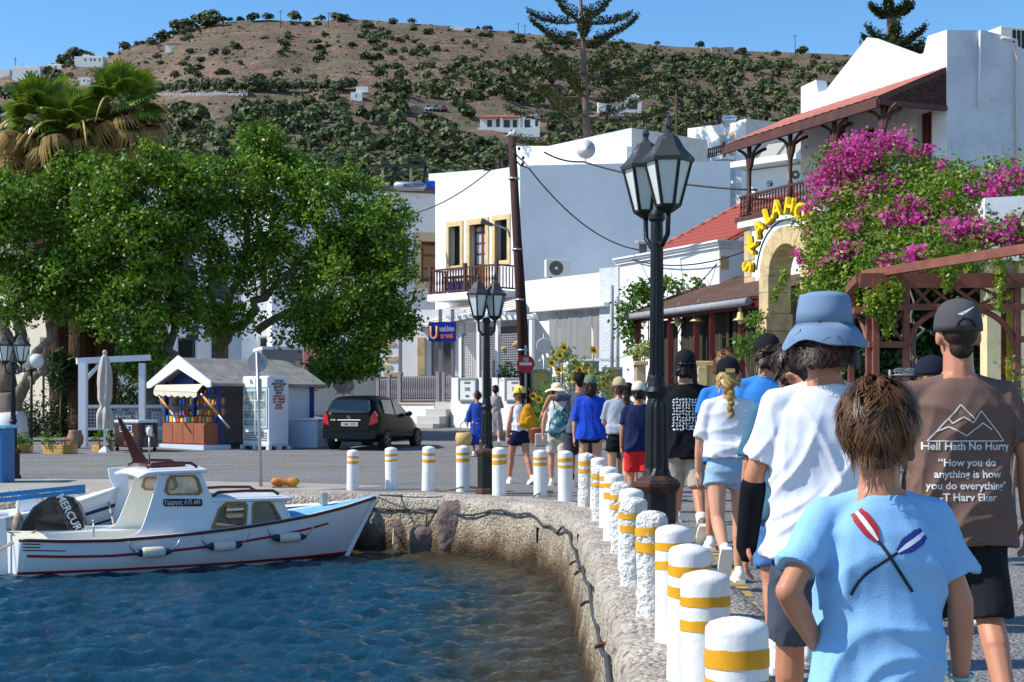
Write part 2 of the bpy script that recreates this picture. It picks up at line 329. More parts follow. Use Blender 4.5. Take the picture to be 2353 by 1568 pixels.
# water: real chop, finer where it is seen
xs = np.unique(np.concatenate([np.linspace(-300, -11, 30), np.arange(-11, 1.3, .05), [1.6]])); ysw = np.unique(np.concatenate([np.linspace(-60, 8.8, 40), np.arange(8.8, 22.9, .05), np.linspace(23, 24, 3)]))
X, Y = np.meshgrid(xs, ysw); Z = np.zeros_like(X)
for i in range(46):
    lam = .16 * (1.042 ** i); a = R(100) + rng.normal() * .62; k = 2 * math.pi / lam; ph = (X * math.cos(a) + Y * math.sin(a)) * k + rng.uniform(0, 6.28)
    ph = ph + .55 * np.sin(X * k * .23 + i) + .5 * np.sin(Y * k * .19 + 2 * i); Z += .0066 * lam ** .45 * (np.sin(ph) + .3 * np.sin(2 * ph + 1.2))
fade = np.clip((X + 14) / 3, 0, 1) * np.clip((Y - 5) / 3, 0, 1); Z = WZ + Z * (.3 + .7 * fade) * 1.15
V = np.stack([X, Y, Z], -1).reshape(-1, 3)
pe = path[::6]; dist = np.full(len(V), 99.)
near = (V[:, 0] > -13) & (V[:, 1] > 6)
dv = np.concatenate([np.sqrt(((c[:, None, :2] - pe[None]) ** 2).sum(-1)).min(1) for c in np.array_split(V[near], 40)]); dist[near] = dv
me = npmesh('water', V, grid_faces(len(ysw), len(xs)), True)
at = me.attributes.new('shallow_and_reflection', 'FLOAT', 'POINT'); at.data.foreach_set('value', np.clip(1 - dist / 2.2, 0, 1).astype(np.float32))
mw = bpy.data.materials.new('sea_water'); mw.use_nodes = True; t_ = mw.node_tree; b_ = t_.nodes['Principled BSDF']; L_ = t_.links.new
b_.inputs['Roughness'].default_value = .03; b_.inputs['IOR'].default_value = 1.42
an = t_.nodes.new('ShaderNodeAttribute'); an.attribute_name = 'shallow_and_reflection'; nz_ = t_.nodes.new('ShaderNodeTexNoise'); nz_.inputs['Scale'].default_value = .9; nz_.inputs['Detail'].default_value = 4
tc_ = t_.nodes.new('ShaderNodeTexCoord'); L_(tc_.outputs['Object'], nz_.inputs[0]); md = t_.nodes.new('ShaderNodeMath'); md.operation = 'MULTIPLY_ADD'; md.inputs[1].default_value = .7; L_(nz_.outputs[0], md.inputs[0]); L_(an.outputs['Fac'], md.inputs[2])
rp_ = t_.nodes.new('ShaderNodeValToRGB'); e_ = rp_.color_ramp.elements; e_[0].position = .15; e_[0].color = (*lin((9, 56, 78)), 1); e_[1].position = 1.0; e_[1].color = (*lin((70, 64, 42)), 1)  # olive by the wall: shallow bottom plus sunlit wall reflection, painted in
q_ = e_.new(.55); q_.color = (*lin((13, 62, 78)), 1); q_ = e_.new(.8); q_.color = (*lin((36, 54, 50)), 1); L_(md.outputs[0], rp_.inputs[0]); L_(rp_.outputs[0], b_.inputs['Base Color'])
n2 = t_.nodes.new('ShaderNodeTexNoise'); n2.inputs['Scale'].default_value = 11; n2.inputs['Detail'].default_value = 7; n2.inputs['Roughness'].default_value = .68; mp = t_.nodes.new('ShaderNodeMapping'); mp.inputs['Scale'].default_value = (1, 1.7, 1); L_(tc_.outputs['Object'], mp.inputs[0]); L_(mp.outputs[0], n2.inputs[0])
bp = t_.nodes.new('ShaderNodeBump'); bp.inputs['Strength'].default_value = 1.0; bp.inputs['Distance'].default_value = .06; L_(n2.outputs[0], bp.inputs['Height']); L_(bp.outputs[0], b_.inputs['Normal'])
kind(link('sea_water', me, mw), 'structure')
mb = MB(); mb.add([(-300, -60, -2.6), (3, -60, -2.6), (3, 30, -2.6), (-300, 30, -2.6)], [(0, 1, 2, 3)]); kind(mb.build('seabed', M('seabed_silt', (90, 85, 60), .9, var=.3), fix=False), 'structure')

# ---- hill
HXP = [-700, -200, 0, 113, 173, 240, 283, 383, 417, 460, 500, 617, 717, 783, 918, 984, 1084, 1200, 1317, 1568, 1802, 1928, 2353, 3000]
HYP = [300, 215, 172, 152, 138, 140, 118, 96, 74, 66, 56, 49, 54, 43, 54, 61, 71, 84, 94, 114, 127, 132, 150, 260]
GY = [60, 90, 120, 150, 220, 300, 400, 520, 640, 720, 800, 1000, 1500]; GG = [-.02, .05, .26, .44, .57, .66, .76, .87, .955, 1.0, .985, .62, .2]
def hill_z(x, Y):
    """terrain height along the bearing x at depth Y (arrays)"""
    top = (HY - np.interp(x, HXP, HYP)) / F_; g = np.interp(Y, GY, GG); z = EYE + Y * top * g
    X = (x - CX) * Y / F_; P = np.stack([X, Y, X * 0], -1).reshape(-1, 3); am = np.clip((Y - 90) / 200, 0, 1)
    z = z + (vnoise(P, .012, 3, 3).reshape(z.shape) * 5.5 + vnoise(P, .06, 4, 3).reshape(z.shape) * 1.5) * am * np.clip((745 - Y) / 120, .25, 1)
    tr = np.clip((Y - 330) / 60, 0, 1) * (.55 + .45 * vnoise(P, .01, 9, 2).reshape(z.shape)); st = 4.2; q = z / st + vnoise(P, .02, 8, 2).reshape(z.shape) * .8; f = q - np.floor(q)
    return z + tr * ((np.clip((f - .0) / .28, 0, 1) - f) * st) * .8
def hz1(x, Y): return float(hill_z(np.array([float(x)]), np.array([float(Y)]))[0])
hx = np.linspace(-700, 3000, 340); hy = np.concatenate([np.linspace(60, 300, 60), np.linspace(304, 760, 190), np.linspace(780, 1500, 14)])
XX, YY = np.meshgrid(hx, hy); ZZ = hill_z(XX, YY); ZZ[YY > 1450] -= 60
def hill_hit(x, y):
    """first depth at which the bearing (x, y) meets the hill"""
    Yq = np.linspace(95, 745, 900); e = HY - (hill_z(np.full(900, float(x)), Yq) - EYE) * F_ / Yq
    k = np.nonzero(e <= y)[0]; return float(Yq[k[0]]) if len(k) else 715.
m = M('hill_earth', (126, 101, 80), .95, c2=(86, 72, 58), vsc=.05, bump=.6, bsc=.8, det=9, ramp=(.35, .65), dist=1.)
t_ = m.node_tree; b_ = t_.nodes['Principled BSDF']; L_ = t_.links.new; src = b_.inputs['Base Color'].links[0].from_socket; tc_ = t_.nodes.new('ShaderNodeTexCoord')
def layer(src, color, scale, lo, hi, det=8, stretch=(1, 1, 1)):
    n = t_.nodes.new('ShaderNodeTexNoise'); n.inputs['Scale'].default_value = scale; n.inputs['Detail'].default_value = det; n.inputs['Roughness'].default_value = .7
    mp = t_.nodes.new('ShaderNodeMapping'); mp.inputs['Scale'].default_value = stretch; L_(tc_.outputs['Object'], mp.inputs[0]); L_(mp.outputs[0], n.inputs[0])
    r = t_.nodes.new('ShaderNodeMapRange'); r.inputs[1].default_value = lo; r.inputs[2].default_value = hi; L_(n.outputs[0], r.inputs[0])
    x = t_.nodes.new('ShaderNodeMixRGB'); L_(r.outputs[0], x.inputs[0]); L_(src, x.inputs[1]); x.inputs[2].default_value = (*lin(color), 1); return x.outputs[0]
s1 = layer(src, (86, 88, 58), .035, .50, .62); s1 = layer(s1, (132, 126, 122), .22, .58, .68, 6); s1 = layer(s1, (62, 66, 42), .16, .56, .64, 8); s1 = layer(s1, (92, 76, 62), .7, .52, .62, 6); s1 = layer(s1, (146, 138, 130), 1.1, .6, .66, 4); s1 = layer(s1, (152, 118, 82), .03, .60, .70, 6, (1, 1, 3))
g_ = t_.nodes.new('ShaderNodeNewGeometry'); sx_ = t_.nodes.new('ShaderNodeSeparateXYZ'); L_(g_.outputs['Normal'], sx_.inputs[0]); r = t_.nodes.new('ShaderNodeMapRange'); r.inputs[1].default_value = .78; r.inputs[2].default_value = .62; L_(sx_.outputs[2], r.inputs[0])
x = t_.nodes.new('ShaderNodeMixRGB'); L_(r.outputs[0], x.inputs[0]); L_(s1, x.inputs[1]); x.inputs[2].default_value = (*lin((112, 106, 100)), 1); L_(x.outputs[0], b_.inputs['Base Color'])
kind(link('hill', npmesh('hill', np.stack([(XX - CX) * YY / F_, YY, ZZ], -1).reshape(-1, 3), grid_faces(len(hy), len(hx)), True), m), 'structure')

# ---- trees on the hill
def crown_pts(k, r, up=.9, flat=.75):
    d = rng.normal(size=(k, 3)); d /= np.linalg.norm(d, axis=1, keepdims=True); d[:, 2] = np.where(d[:, 2] < -.35, -d[:, 2], d[:, 2])
    nb = 7; lob = rng.normal(size=(nb, 3)); lob /= np.linalg.norm(lob, axis=1, keepdims=True); lob[:, 2] = np.abs(lob[:, 2])
    w = rng.integers(0, nb, k); q = lob[w] * .52 + d * (.52 * rng.uniform(.75, 1.05, k)[:, None]); nrm = d + lob[w] * .5
    return q * np.array([r, r, r * flat]), nrm
mh1 = LEAF('hill_foliage', (56, 68, 42), (116, 126, 80), .6, .15, .25); mh2 = LEAF('olive_foliage', (60, 70, 52), (116, 122, 90), .6, .15, .25)
YB = lambda x: np.interp(x, [-300, 0, 200, 330, 420, 600, 740, 800, 900, 1050, 1250, 1568, 1950, 2500], [165, 160, 168, 236, 268, 262, 240, 214, 176, 156, 142, 132, 138, 150])
VV, FF, AA, off = [], [], [], 0; cnt = 0; keep = []
HOUSE_BOX = [(795, 860, 190, 240), (1085, 1260, 245, 318), (930, 1045, 232, 264), (1420, 1490, 205, 270), (350, 570, 206, 230), (0, 100, 148, 186), (165, 242, 122, 160), (375, 422, 90, 116), (1370, 1440, 210, 250)]
while cnt < 2750:
    x = rng.uniform(-120, 2150); Y = 118 + 560 * rng.uniform() ** 1.25; z = hz1(x, Y); y = HY - (z - EYE) * F_ / Y
    if y > 470: continue
    pr = 1. if y > YB(x) + 8 else (.35 if y > YB(x) - 10 else .0)
    if x < 1300 and y > YB(x) and Y > 420: pr *= .8
    if rng.uniform() > pr or any(a - 4 < x < b + 4 and c < y - 2 and y - 30 < d for a, b, c, d in HOUSE_BOX): continue
    r = rng.uniform(1.5, 2.9) * (1 + .25 * (Y > 350)); k = 92 if Y < 330 else 62; q, nrm = crown_pts(k, r, flat=rng.uniform(.7, 1.25)); q = q + np.array([(x - CX) * Y / F_, Y, z + r * .35])
    tone = rng.uniform(0, .62); v, f, a = cards(q, nrm + rng.normal(size=q.shape) * .35, r * .5, .8, np.clip(tone + rng.uniform(-.12, .3, k), 0, 1)); VV.append(v); FF.append(f + off); AA.append(a); off += len(v); cnt += 1
o = link('hillside_wood', npmesh('hillside_wood', np.concatenate(VV), np.concatenate(FF), False, np.concatenate(AA)), mh1)
tag(o, 'dense dark green wood covering the lower hillside behind the town', 'wood', None, 'stuff')
VV, FF, AA, off = [], [], [], 0
for _ in range(2600):
    x = rng.uniform(0, 1980); Y = rng.uniform(300, 724); z = hz1(x, Y); r = rng.uniform(.4, 1.1)
    if any(a - 3 < x < b + 3 and c < HY - (z - EYE) * F_ / Y < d + 3 for a, b, c, d in HOUSE_BOX): continue
    q, nrm = crown_pts(14, r, flat=.6); v, f, a = cards(q + np.array([(x - CX) * Y / F_, Y, z + r * .1]), nrm, r * .8, .8, np.clip(rng.uniform(.1, .8) + rng.uniform(-.1, .2, 14), 0, 1)); VV.append(v); FF.append(f + off); AA.append(a); off += len(v)
o = link('hillside_scrub', npmesh('hillside_scrub', np.concatenate(VV), np.concatenate(FF), False, np.concatenate(AA)), LEAF('scrub', (62, 62, 42), (122, 112, 82), .7, .1, .2)); tag(o, 'low dry scrub speckling the open brown hillside', 'scrub', None, 'stuff')
bush_mesh = []
for i in range(6):
    q, nrm = crown_pts(170, 1., flat=rng.uniform(.7, 1.)); v, f, a = cards(q, nrm + rng.normal(size=q.shape) * .4, .38, .8, np.clip(rng.uniform(.0, .5) + rng.uniform(-.1, .35, 170), 0, 1))
    me = npmesh('olive_bush', v, f, False, a); me.materials.append(mh2 if i % 2 else mh1); bush_mesh.append(me)
def hill_bush(x, Y, r, z=None, label='small dark bush dotted over the dry terraced hillside', group='bushes on the hillside', name='hill_bush', sz=1.):
    o = bpy.data.objects.new(name, random.choice(bush_mesh)); col.objects.link(o); z = hz1(x, Y) if z is None else z
    o.location = ((x - CX) * Y / F_, Y, z + r * .3 * sz); o.scale = (r, r, r * sz); o.rotation_euler = (0, 0, rng.uniform(0, 6)); tag(o, label, 'bush', group); return o
cnt = 0
while cnt < 200:
    x = rng.uniform(0, 1940); Y = rng.uniform(330, 722); z = hz1(x, Y); y = HY - (z - EYE) * F_ / Y
    if y > YB(x) + 4 or any(a < x < b and c < y and y - 16 < d for a, b, c, d in HOUSE_BOX): continue
    if vnoise(np.array([[x * .012, Y * .012, 0]]), 1, 5)[0] < rng.uniform(-.5, .35): continue
    hill_bush(x, Y, rng.uniform(1.1, 3.0)); cnt += 1
for i in range(26):      # shrubs along the crest
    x = rng.choice([rng.uniform(400, 800), rng.uniform(800, 1940), rng.uniform(100, 400)]); hill_bush(x, 716, rng.uniform(1.6, 4.2), label='dark shrub standing on the crest of the hill against the sky', group='shrubs on the crest')
for x, r in ((418, 7), (428, 6), (470, 7.5), (484, 7), (175, 6), (150, 5), (195, 4), (285, 4), (372, 5), (350, 4), (790, 4.5), (905, 3.2), (1705, 3.2), (1783, 3)):
    hill_bush(x, 706, r, label='large dark tree on the ridge standing out against the sky', group='ridge trees', name='ridge_tree', sz=.9)
for i in range(34):      # row of trees above the hill road
    x = 372 + i * 13.2 + rng.uniform(-5, 5); Y = hill_hit(x, 212 - .004 * (x - 370)); hill_bush(x, Y, rng.uniform(1.6, 2.5), label='upright green tree in the row above the hill road', group='trees along the hill road', name='roadside_tree', sz=1.5)
# white parapet of the hill road
t = thing('road_parapet', 'low white parapet wall of the road running across the hillside', 'parapet', (0, 0, 0)); mwh = M('hill_whitewash', (232, 232, 230), .85)
for i in range(40):
    x0, x1 = 362 + i * 5.2, 362 + i * 5.2 + 3.6; Y = hill_hit(x0, 221); a, b = px(x0, 222, Y), px(x1, 222, Y); mb = MB(); z = hz1(x0, Y); mb.hexa([(a.x, Y, z - 1), (b.x, Y, z - 1), (b.x, Y + .6, z - 1), (a.x, Y + .6, z - 1), (a.x, Y, z + .75), (b.x, Y, z + .75), (b.x, Y + .6, z + .75), (a.x, Y + .6, z + .75)]); mb.build('block', mwh, t)
# houses on the hill
mwin = M('far_window', (52, 56, 62), .3); mred = M('terracotta_far', (150, 84, 66), .8, var=.2); mtan = M('rubble_stone', (150, 138, 122), .9, var=.25, vsc=.6)
def hill_house(x0, x1, y0, y1, label, wins=(), steps=(), roof=None, wall=None, name='hillside_house', yaw=0):
    Y = hill_hit((x0 + x1) / 2, y1) - 1; a, b = px(x0, y1, Y), px(x1, y1, Y); fr = Frame((a.x, Y), (b.x, Y + (b.x - a.x) * yaw)); z0 = a.z; h = (y1 - y0) * Y / F_; L = fr.L; s = Y / F_
    t = thing(name, label, 'house', (a.x, Y, z0)); dp = min(7, max(3, L * .6)); mb = MB(); mb.fb(fr, 0, L, z0 - 2.5, z0 + h, -dp, 0)
    for (c, d, e) in steps: mb.fb(fr, L * c, L * d, z0 + h - .01, z0 + h + e * s, -dp * .8, -.3)
    mb.build('wall', wall or mwh, t, True)
    for (c, d, e, g) in wins:
        mb = MB(); mb.fb(fr, L * c, L * d, z0 + h * e, z0 + h * g, -.1, .03); w_ = mb.build('window', mwh if False else mwin, t, True)
    if roof:
        c, d, e = roof; mb = MB(); u0, u1 = L * c, L * d; q = h * e
        mb.hexa([fr(u0, z0 + q - .35, 1.2), fr(u1, z0 + q - .35, 1.2), fr(u1, z0 + q, -.0), fr(u0, z0 + q, 0), fr(u0, z0 + q - .15, 1.2), fr(u1, z0 + q - .15, 1.2), fr(u1, z0 + q + .5, 0), fr(u0, z0 + q + .5, 0)]); mb.build('tiled_roof', mred, t, True)
    return t, fr, z0, h
W3 = [(.12, .22, .35, .7), (.42, .52, .35, .7), (.72, .82, .35, .7)]
hill_house(-8, 22, 159, 176, 'small white cube house at the foot of the left ridge, half hidden by bushes', W3[:1])
hill_house(28, 92, 155, 180, 'long white house with dark windows low on the left ridge', [(.5, .56, .45, .7), (.66, .72, .45, .7), (.85, .9, .45, .7)], [(0, .9, 3)])
hill_house(106, 153, 149, 160, 'low flat white house between two larger ones on the left ridge', W3[:2], [(.1, .7, 2)])
hill_house(171, 237, 130, 152, 'white stepped house with a raised middle block on the ridge', [(.35, .4, .5, .8), (.55, .6, .5, .8), (.68, .73, .5, .8), (.86, .9, .5, .8)], [(.28, .5, 5), (.5, .98, 2)])
hill_house(180, 208, 178, 194, 'tiny white house standing above the palm crowns', W3[1:2])
hill_house(380, 418, 101, 112, 'white chapel with a red roof on the left slope of the hill', (), (), (0, 1, 1.0))
hill_house(710, 734, 46, 56, 'small white building on the crest of the brown hill', W3[1:2])
hill_house(806, 832, 212, 230, 'white cube house with a taller block among the hillside trees', W3[1:2], [(.45, 1.5, 13)])
hill_house(944, 972, 243, 258, 'grey concrete block house beside three parked cars on the hill', W3[1:2], wall=mtan)
t, fr, z0, h = hill_house(1103, 1240, 268, 300, 'large white hillside villa with a brown tiled porch and arched end window', [(.12, .2, .25, .75), (.27, .33, .25, .8), (.4, .5, .15, .75), (.55, .62, .2, .75), (.74, .84, .2, .78), (.92, .97, .3, .72)], [(.1, .7, 3), (.7, 1, 5)], (-.02, .7, .93))
for u in (.35, .65, .72, .9):
    mb = MB(); mb.fb(fr, fr.L * u, fr.L * u + .35, z0 - .5, z0 + h * .85, .9, 1.2); mb.build('pillar', mwh, t, True)
mb = MB(); mb.fb(fr, -.5, fr.L, z0 - 2, z0 + h * .12, 1.2, 1.6); mb.build('terrace_wall', mwh, t, True)
hill_house(1436, 1474, 219, 260, 'white house with a tall rounded arch among the hillside trees', [(.2, .75, .2, .75)], [(.2, .7, 3)])
hill_house(1375, 1436, 228, 262, 'white house under a long brown roof behind the tall pine', [(.3, .5, .2, .6)], (), (0, 1, .95))
hill_house(1635, 1686, 110, 124, 'ruined grey stone house on the crest at the right', [(.3, .36, .3, .8), (.6, .66, .3, .8)], [(0, .3, 2), (.6, 1, 2)], wall=mtan, name='stone_ruin')
hill_house(1034, 1068, 62, 69, 'long white wall-like building on the crest right of the summit', W3[:1])
hill_house(910, 992, 316, 334, 'long low tan stone terrace house between the lower trees', [(.75, .9, .2, .8)], wall=mtan)
hill_house(0, 40, 246, 262, 'white roof peeping out left of the palm crown', W3[:1])
for x, c, l in ((985, (220, 225, 230), 'small white car parked by the grey block house on the hill'), (1003, (90, 150, 150), 'small teal car parked between two others on the hill'), (1021, (170, 40, 50), 'small red car parked on the hillside terrace')):
    Y = hill_hit(x, 254) - 1; p = px(x, 254, Y); mb = MB(); mb.hexa([p + Vector(q) for q in ((-.95, -.8, 0), (.95, -.8, 0), (.95, .8, 0), (-.95, .8, 0), (-.95, -.8, .7), (.95, -.8, .7), (.95, .8, .7), (-.95, .8, .7))]); t = thing('hillside_car', l, 'car', p, 0, None)
    mm = M('far_car_%d' % x, c, .3, coat=.5); mb.build('body', mm, t, True, .12); mb = MB(); mb.hexa([p + Vector(q) for q in ((-.75, -.72, .69), (.6, -.72, .69), (.6, .72, .69), (-.75, .72, .69), (-.5, -.6, 1.25), (.35, -.6, 1.25), (.35, .6, 1.25), (-.5, .6, 1.25))]); mb.build('cabin', mwin, t, True)
    for sx_ in (-.6, .6): mb = MB(); mb.tube([p + Vector((sx_, -.82, .1)), p + Vector((sx_, -.6, .1))], .3, 10); mb.build('wheel', M('tyre', (26, 26, 27), .85), t, True)
mpole = M('pole_timber', (70, 58, 48), .9)
for x, y, h_ in ((35, 150, 9), (50, 165, 5), (157, 152, 9), (274, 108, 8), (445, 60, 9), (645, 48, 9), (755, 46, 8), (1191, 82, 8), (1206, 82, 7), (1827, 128, 12)):
    Y = 690; z = hz1(x, Y); p = Vector(((x - CX) * Y / F_, Y, z)); mb = MB(); mb.tube([p - Vector((0, 0, 1)), p + Vector((0, 0, h_))], .16, 6); t = thing('ridge_power_pole', 'thin wooden power pole on the ridge against the sky', 'pole', p, 0, 'power poles on the ridge'); mb.build('shaft', mpole, t, True)
    mb = MB(); mb.bb(p.x - .9, p.x + .9, Y - .08, Y + .08, p.z + h_ - .9, p.z + h_ - .7); mb.build('crossarm', mpole, t, True)
for x, y0, y1, D in ((1557, 215, 330, 120), (1148, 355, 400, 100), (1156, 345, 400, 100)):
    a, b = px(x, y1, D), px(x - 3, y0, D); mb = MB(); mb.tube([a - Vector((0, 0, 9)), b], [.16, .11], 8); t = thing('telegraph_pole', 'weathered telegraph pole rising behind the white roofs', 'pole', a - Vector((0, 0, 9)), 0, 'telegraph poles behind the roofs'); mb.build('shaft', mpole, t, True)
# ---------------------------------------------------------------- buildings
mwall = M('whitewash', (236, 236, 236), .88, var=.05, vsc=.7, bump=.25, bsc=9)
mgrey = M('grey_whitewash', (212, 216, 222), .9, c2=(178, 184, 192), vsc=1.1, bump=.9, bsc=14, det=9, ramp=(.45, .8), dist=.05)  # greyer, mottled and bumpier than the plain whitewash
mstone = M('tan_sandstone', (222, 194, 140), .85, var=.12, vsc=3, bump=.3, bsc=20)
mstone2 = M('arch_sandstone', (206, 182, 138), .9, c2=(150, 128, 94), vsc=3, bump=.7, bsc=14, ramp=(.45, .75))
mwood = M('dark_brown_wood', (84, 52, 42), .65, var=.25, vsc=3, stretch=(1, 1, .2))
mwood2 = M('red_brown_wood', (112, 62, 44), .6, var=.2, vsc=4)
mredw = M('wine_red_paint', (84, 22, 30), .5)
mglass = M('dark_pane', (40, 46, 54), .12, spec=.6); mcurt = M('pale_curtain', (190, 192, 196), .9, var=.15, vsc=8)
mgreyp = M('grey_paint', (134, 130, 134), .6); mgreyd = M('dark_grey_paint', (86, 84, 90), .6); mwhite = M('white_paint', (226, 228, 230), .5)
mtile = M('clay_tile', (172, 84, 72), .8, c2=(140, 62, 54), vsc=2.5, bump=.2); mpink = M('worn_pink_roof', (182, 112, 96), .8, c2=(150, 84, 72), vsc=2, ramp=(.4, .7))
mblue = M('blue_tarp', (26, 84, 190), .6, var=.2); msteel = M('dark_steel', (40, 38, 40), .6); mmetal = M('galvanised', (172, 176, 180), .4, .7); mac = M('appliance_cream', (226, 222, 208), .5); mblack = M('black_plastic', (24, 25, 27), .5)
mroofw = M('roof_screed', (200, 198, 192), .9, var=.1)
def surround(fr, u0, u1, z0, z1, t, d=.22, w=.05, name='stone_surround', mat=None, sill=True):
    mat = mat or mstone
    for nm, a in (('jamb', (u0 - d, u0, z0, z1)), ('jamb', (u1, u1 + d, z0, z1)), ('lintel', (u0 - d, u1 + d, z1, z1 + d * 1.3))) + ((('sill', (u0 - d, u1 + d, z0 - d, z0)),) if sill else ()):
        mb = MB(); mb.fb(fr, *a, -.3, w); mb.build(nm, mat, t, True, .01)
def pane(fr, u0, u1, z0, z1, t, w=-.28, mat=None, fm=None, f=.06, bars=0, name='window'):
    mb = MB()
    for a in ((u0, u0 + f, z0, z1), (u1 - f, u1, z0, z1), (u0 + f, u1 - f, z0, z0 + f), (u0 + f, u1 - f, z1 - f, z1)): mb.fb(fr, *a, w - .05, w)
    for k in range(bars): z = z0 + (z1 - z0) * (k + 1) / (bars + 1); mb.fb(fr, u0 + f, u1 - f, z - f / 3, z + f / 3, w - .04, w - .005)
    o = mb.build(name, fm or mwood2, t, True); mb = MB(); mb.fb(fr, u0 + f, u1 - f, z0 + f, z1 - f, w - .035, w - .02); mb.build('pane', mat or mglass, o, True); return o
def R4(fr, x0, x1, y0, y1, w=0):
    """rectangle (u0, u1, z0, z1) on a frame from readings"""
    a = fr.uz((x0 + x1) / 2, y0, w); b = fr.uz((x0 + x1) / 2, y1, w); return fr.uz(x0, y0, w)[0], fr.uz(x1, y0, w)[0], b[1], a[1]
def railing(fr, u0, u1, z0, z1, w, t, mat, n, r=.025, post=.05, posts=()):
    for z, h in ((z0, .05), (z1 - .06, .06)): mb = MB(); mb.fb(fr, u0, u1, z, z + h, w - .035, w + .035); mb.build('rail', mat, t, True)
    b0 = None
    for k in range(n):
        u = u0 + (u1 - u0) * (k + .5) / n
        if b0 is None:
            h = z1 - z0 - .11; mb = MB(); mb.lathe([(r * .7, 0), (r, h * .1), (r * .55, h * .18), (r * 1.25, h * .4), (r * .6, h * .62), (r, h * .9), (r * .7, h)], 8); b0 = mb.mesh('baluster'); b0.materials.append(mat)
        p = fr(u, z0 + .05, w); o = link('baluster', b0, None, t); o.matrix_parent_inverse = MW[t.name].inverted(); o.location = p
    for u in posts: mb = MB(); mb.fb(fr, u - post, u + post, z0 - .1, z1 + .14, w - post, w + post); mb.build('post', mat, t, True)
def ac_unit(c, rz, label, s=1.):
    t = thing('air_conditioner', label, 'air conditioner', c, rz); mb = MB(); mb.bb(-.42 * s, .42 * s, -.15, .15, .06, .62 * s); mb.build('casing', mac, t, bevel=.02)
    mb = MB(); mb.tube([(-.1, -.152, .34 * s), (-.1, -.17, .34 * s)], .23 * s, 20); mb.build('fan_grille', M('grille_grey', (92, 90, 84), .6), t); mb = MB(); mb.tube([(-.1, -.17, .34 * s), (-.1, -.18, .34 * s)], .06, 12); mb.build('hub', mac, t)
    for x in (-.3, .3): mb = MB(); mb.bb(x - .03, x + .03, -.17, .17, 0, .06); mb.build('foot', msteel, t)
    return t
def dish(c, label, r=.45, rz=0, tilt=.3):
    t = thing('satellite_dish', label, 'satellite dish', c, rz); mb = MB(); rot = Matrix.Rotation(R(90) - tilt, 3, 'X'); V = MB(); V.lathe([(r, .0), (r * .8, -.02), (r * .5, -.035), (.02, -.04), (.02, -.06), (r * .5, -.055), (r * .8, -.04), (r, -.02)], 20); mb.add([rot @ Vector(p) + Vector((0, 0, r + .15)) for p in V.v], V.f, 0, True); mb.build('reflector', M('dish_grey', (205, 206, 208), .5), t)
    mb = MB(); mb.tube([(0, .05, 0), (0, .05, r + .1)], .03, 8); mb.build('mast', mmetal, t); mb = MB(); mb.tube([(0, -.02, r * .5), (0, -r, r + .1)], .015, 6); mb.build('feed_arm', mmetal, t); return t
# ---- pale blue-shaded building behind the fig trees, tank on its roof
B1 = Frame((-9.5, 56.75), (-2.6, 58.95)); t = thing('shaded_townhouse', 'pale white townhouse in shade with a brown shuttered window, left of the balcony house', 'house', B1(0, .9)); zt = px(940, 441, 58.2).z
mb = MB(); wr = R4(B1, 967, 1010, 556, 648); mb.wall(B1, 0, B1.L, .8, zt, .35, [(wr[0], wr[1], wr[2], wr[3])]); mb.build('wall', mwall, t, True)
mb = MB(); mb.fb(B1, 0, B1.L, .8, zt - .2, -6, -.36); mb.build('core', mwall, t, True); mb = MB(); mb.fb(B1, -.1, B1.L, zt, zt + .18, -.5, .12); mb.build('coping', M('brown_coping', (120, 104, 92), .9), t, True)
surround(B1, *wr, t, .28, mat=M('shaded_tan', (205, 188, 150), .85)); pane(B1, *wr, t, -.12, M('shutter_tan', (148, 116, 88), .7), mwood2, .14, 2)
rt = thing('roof_frame', 'black steel roof frame with pale timber props on the shaded townhouse', 'frame', B1(1, zt))
zr = zt + .18
for x in (878, 943, 972, 905): a, b = px(x - (8 if x in (905,) else 0), 440, 57.8), px(x + (6 if x in (905, 972) else 0), 381, 57.8); mb = MB(); mb.tube([(a.x, 57.8 + .2, zr), (b.x, 58.0, b.z)], .07, 6); mb.build('prop', M('raw_timber', (196, 164, 116), .8) if x in (878, 943) else msteel, rt, True)
a, b = px(842, 382, 57.9), px(982, 380, 57.9); mb = MB(); mb.bar(a, b, .1, .1); mb.build('top_bar', msteel, rt, True)
tk = thing('water_tank', 'silver cylindrical solar water tank lying on the shaded townhouse roof', 'tank', px(942, 438, 58)); p0, p1 = px(904, 428, 58), px(978, 428, 58); mb = MB(); mb.tube([p0, p0 + Vector((.12, 0, 0)), p1 - Vector((.12, 0, 0)), p1], [.08, .19, .19, .08], 14); mb.build('cylinder', mmetal, tk, True)
for k in (.2, .8): q = p0.lerp(p1, k); mb = MB(); mb.bb(q.x - .04, q.x + .04, 57.85, 58.15, zr, q.z); mb.build('foot', msteel, tk, True)
text_on('lettering', 'MALTEZOS', Frame((p0.x, 57.79), (p1.x, 57.79)), .85, p0.z, .005, .17, M('tank_print', (30, 60, 120), .5), tk, bold=True)
for a, b, c, l in ((868, 912, 427, 'bright blue tarpaulin bundle at the left end of the townhouse roof'), (976, 1000, 416, 'bright blue tarpaulin beside the roof tank')):
    A, B = px(a, 440, 58.6), px(b, c, 58.6); mb = MB(); mb.bb(A.x, B.x, 58.5, 59.0, zr, B.z); tag(mb.build('tarpaulin', mblue, None, False, .04), l, 'tarpaulin')
dish(px(892, 470, 56.4) - Vector((0, 0, .3)), 'grey satellite dish on the edge of the shaded townhouse', .3, .6)
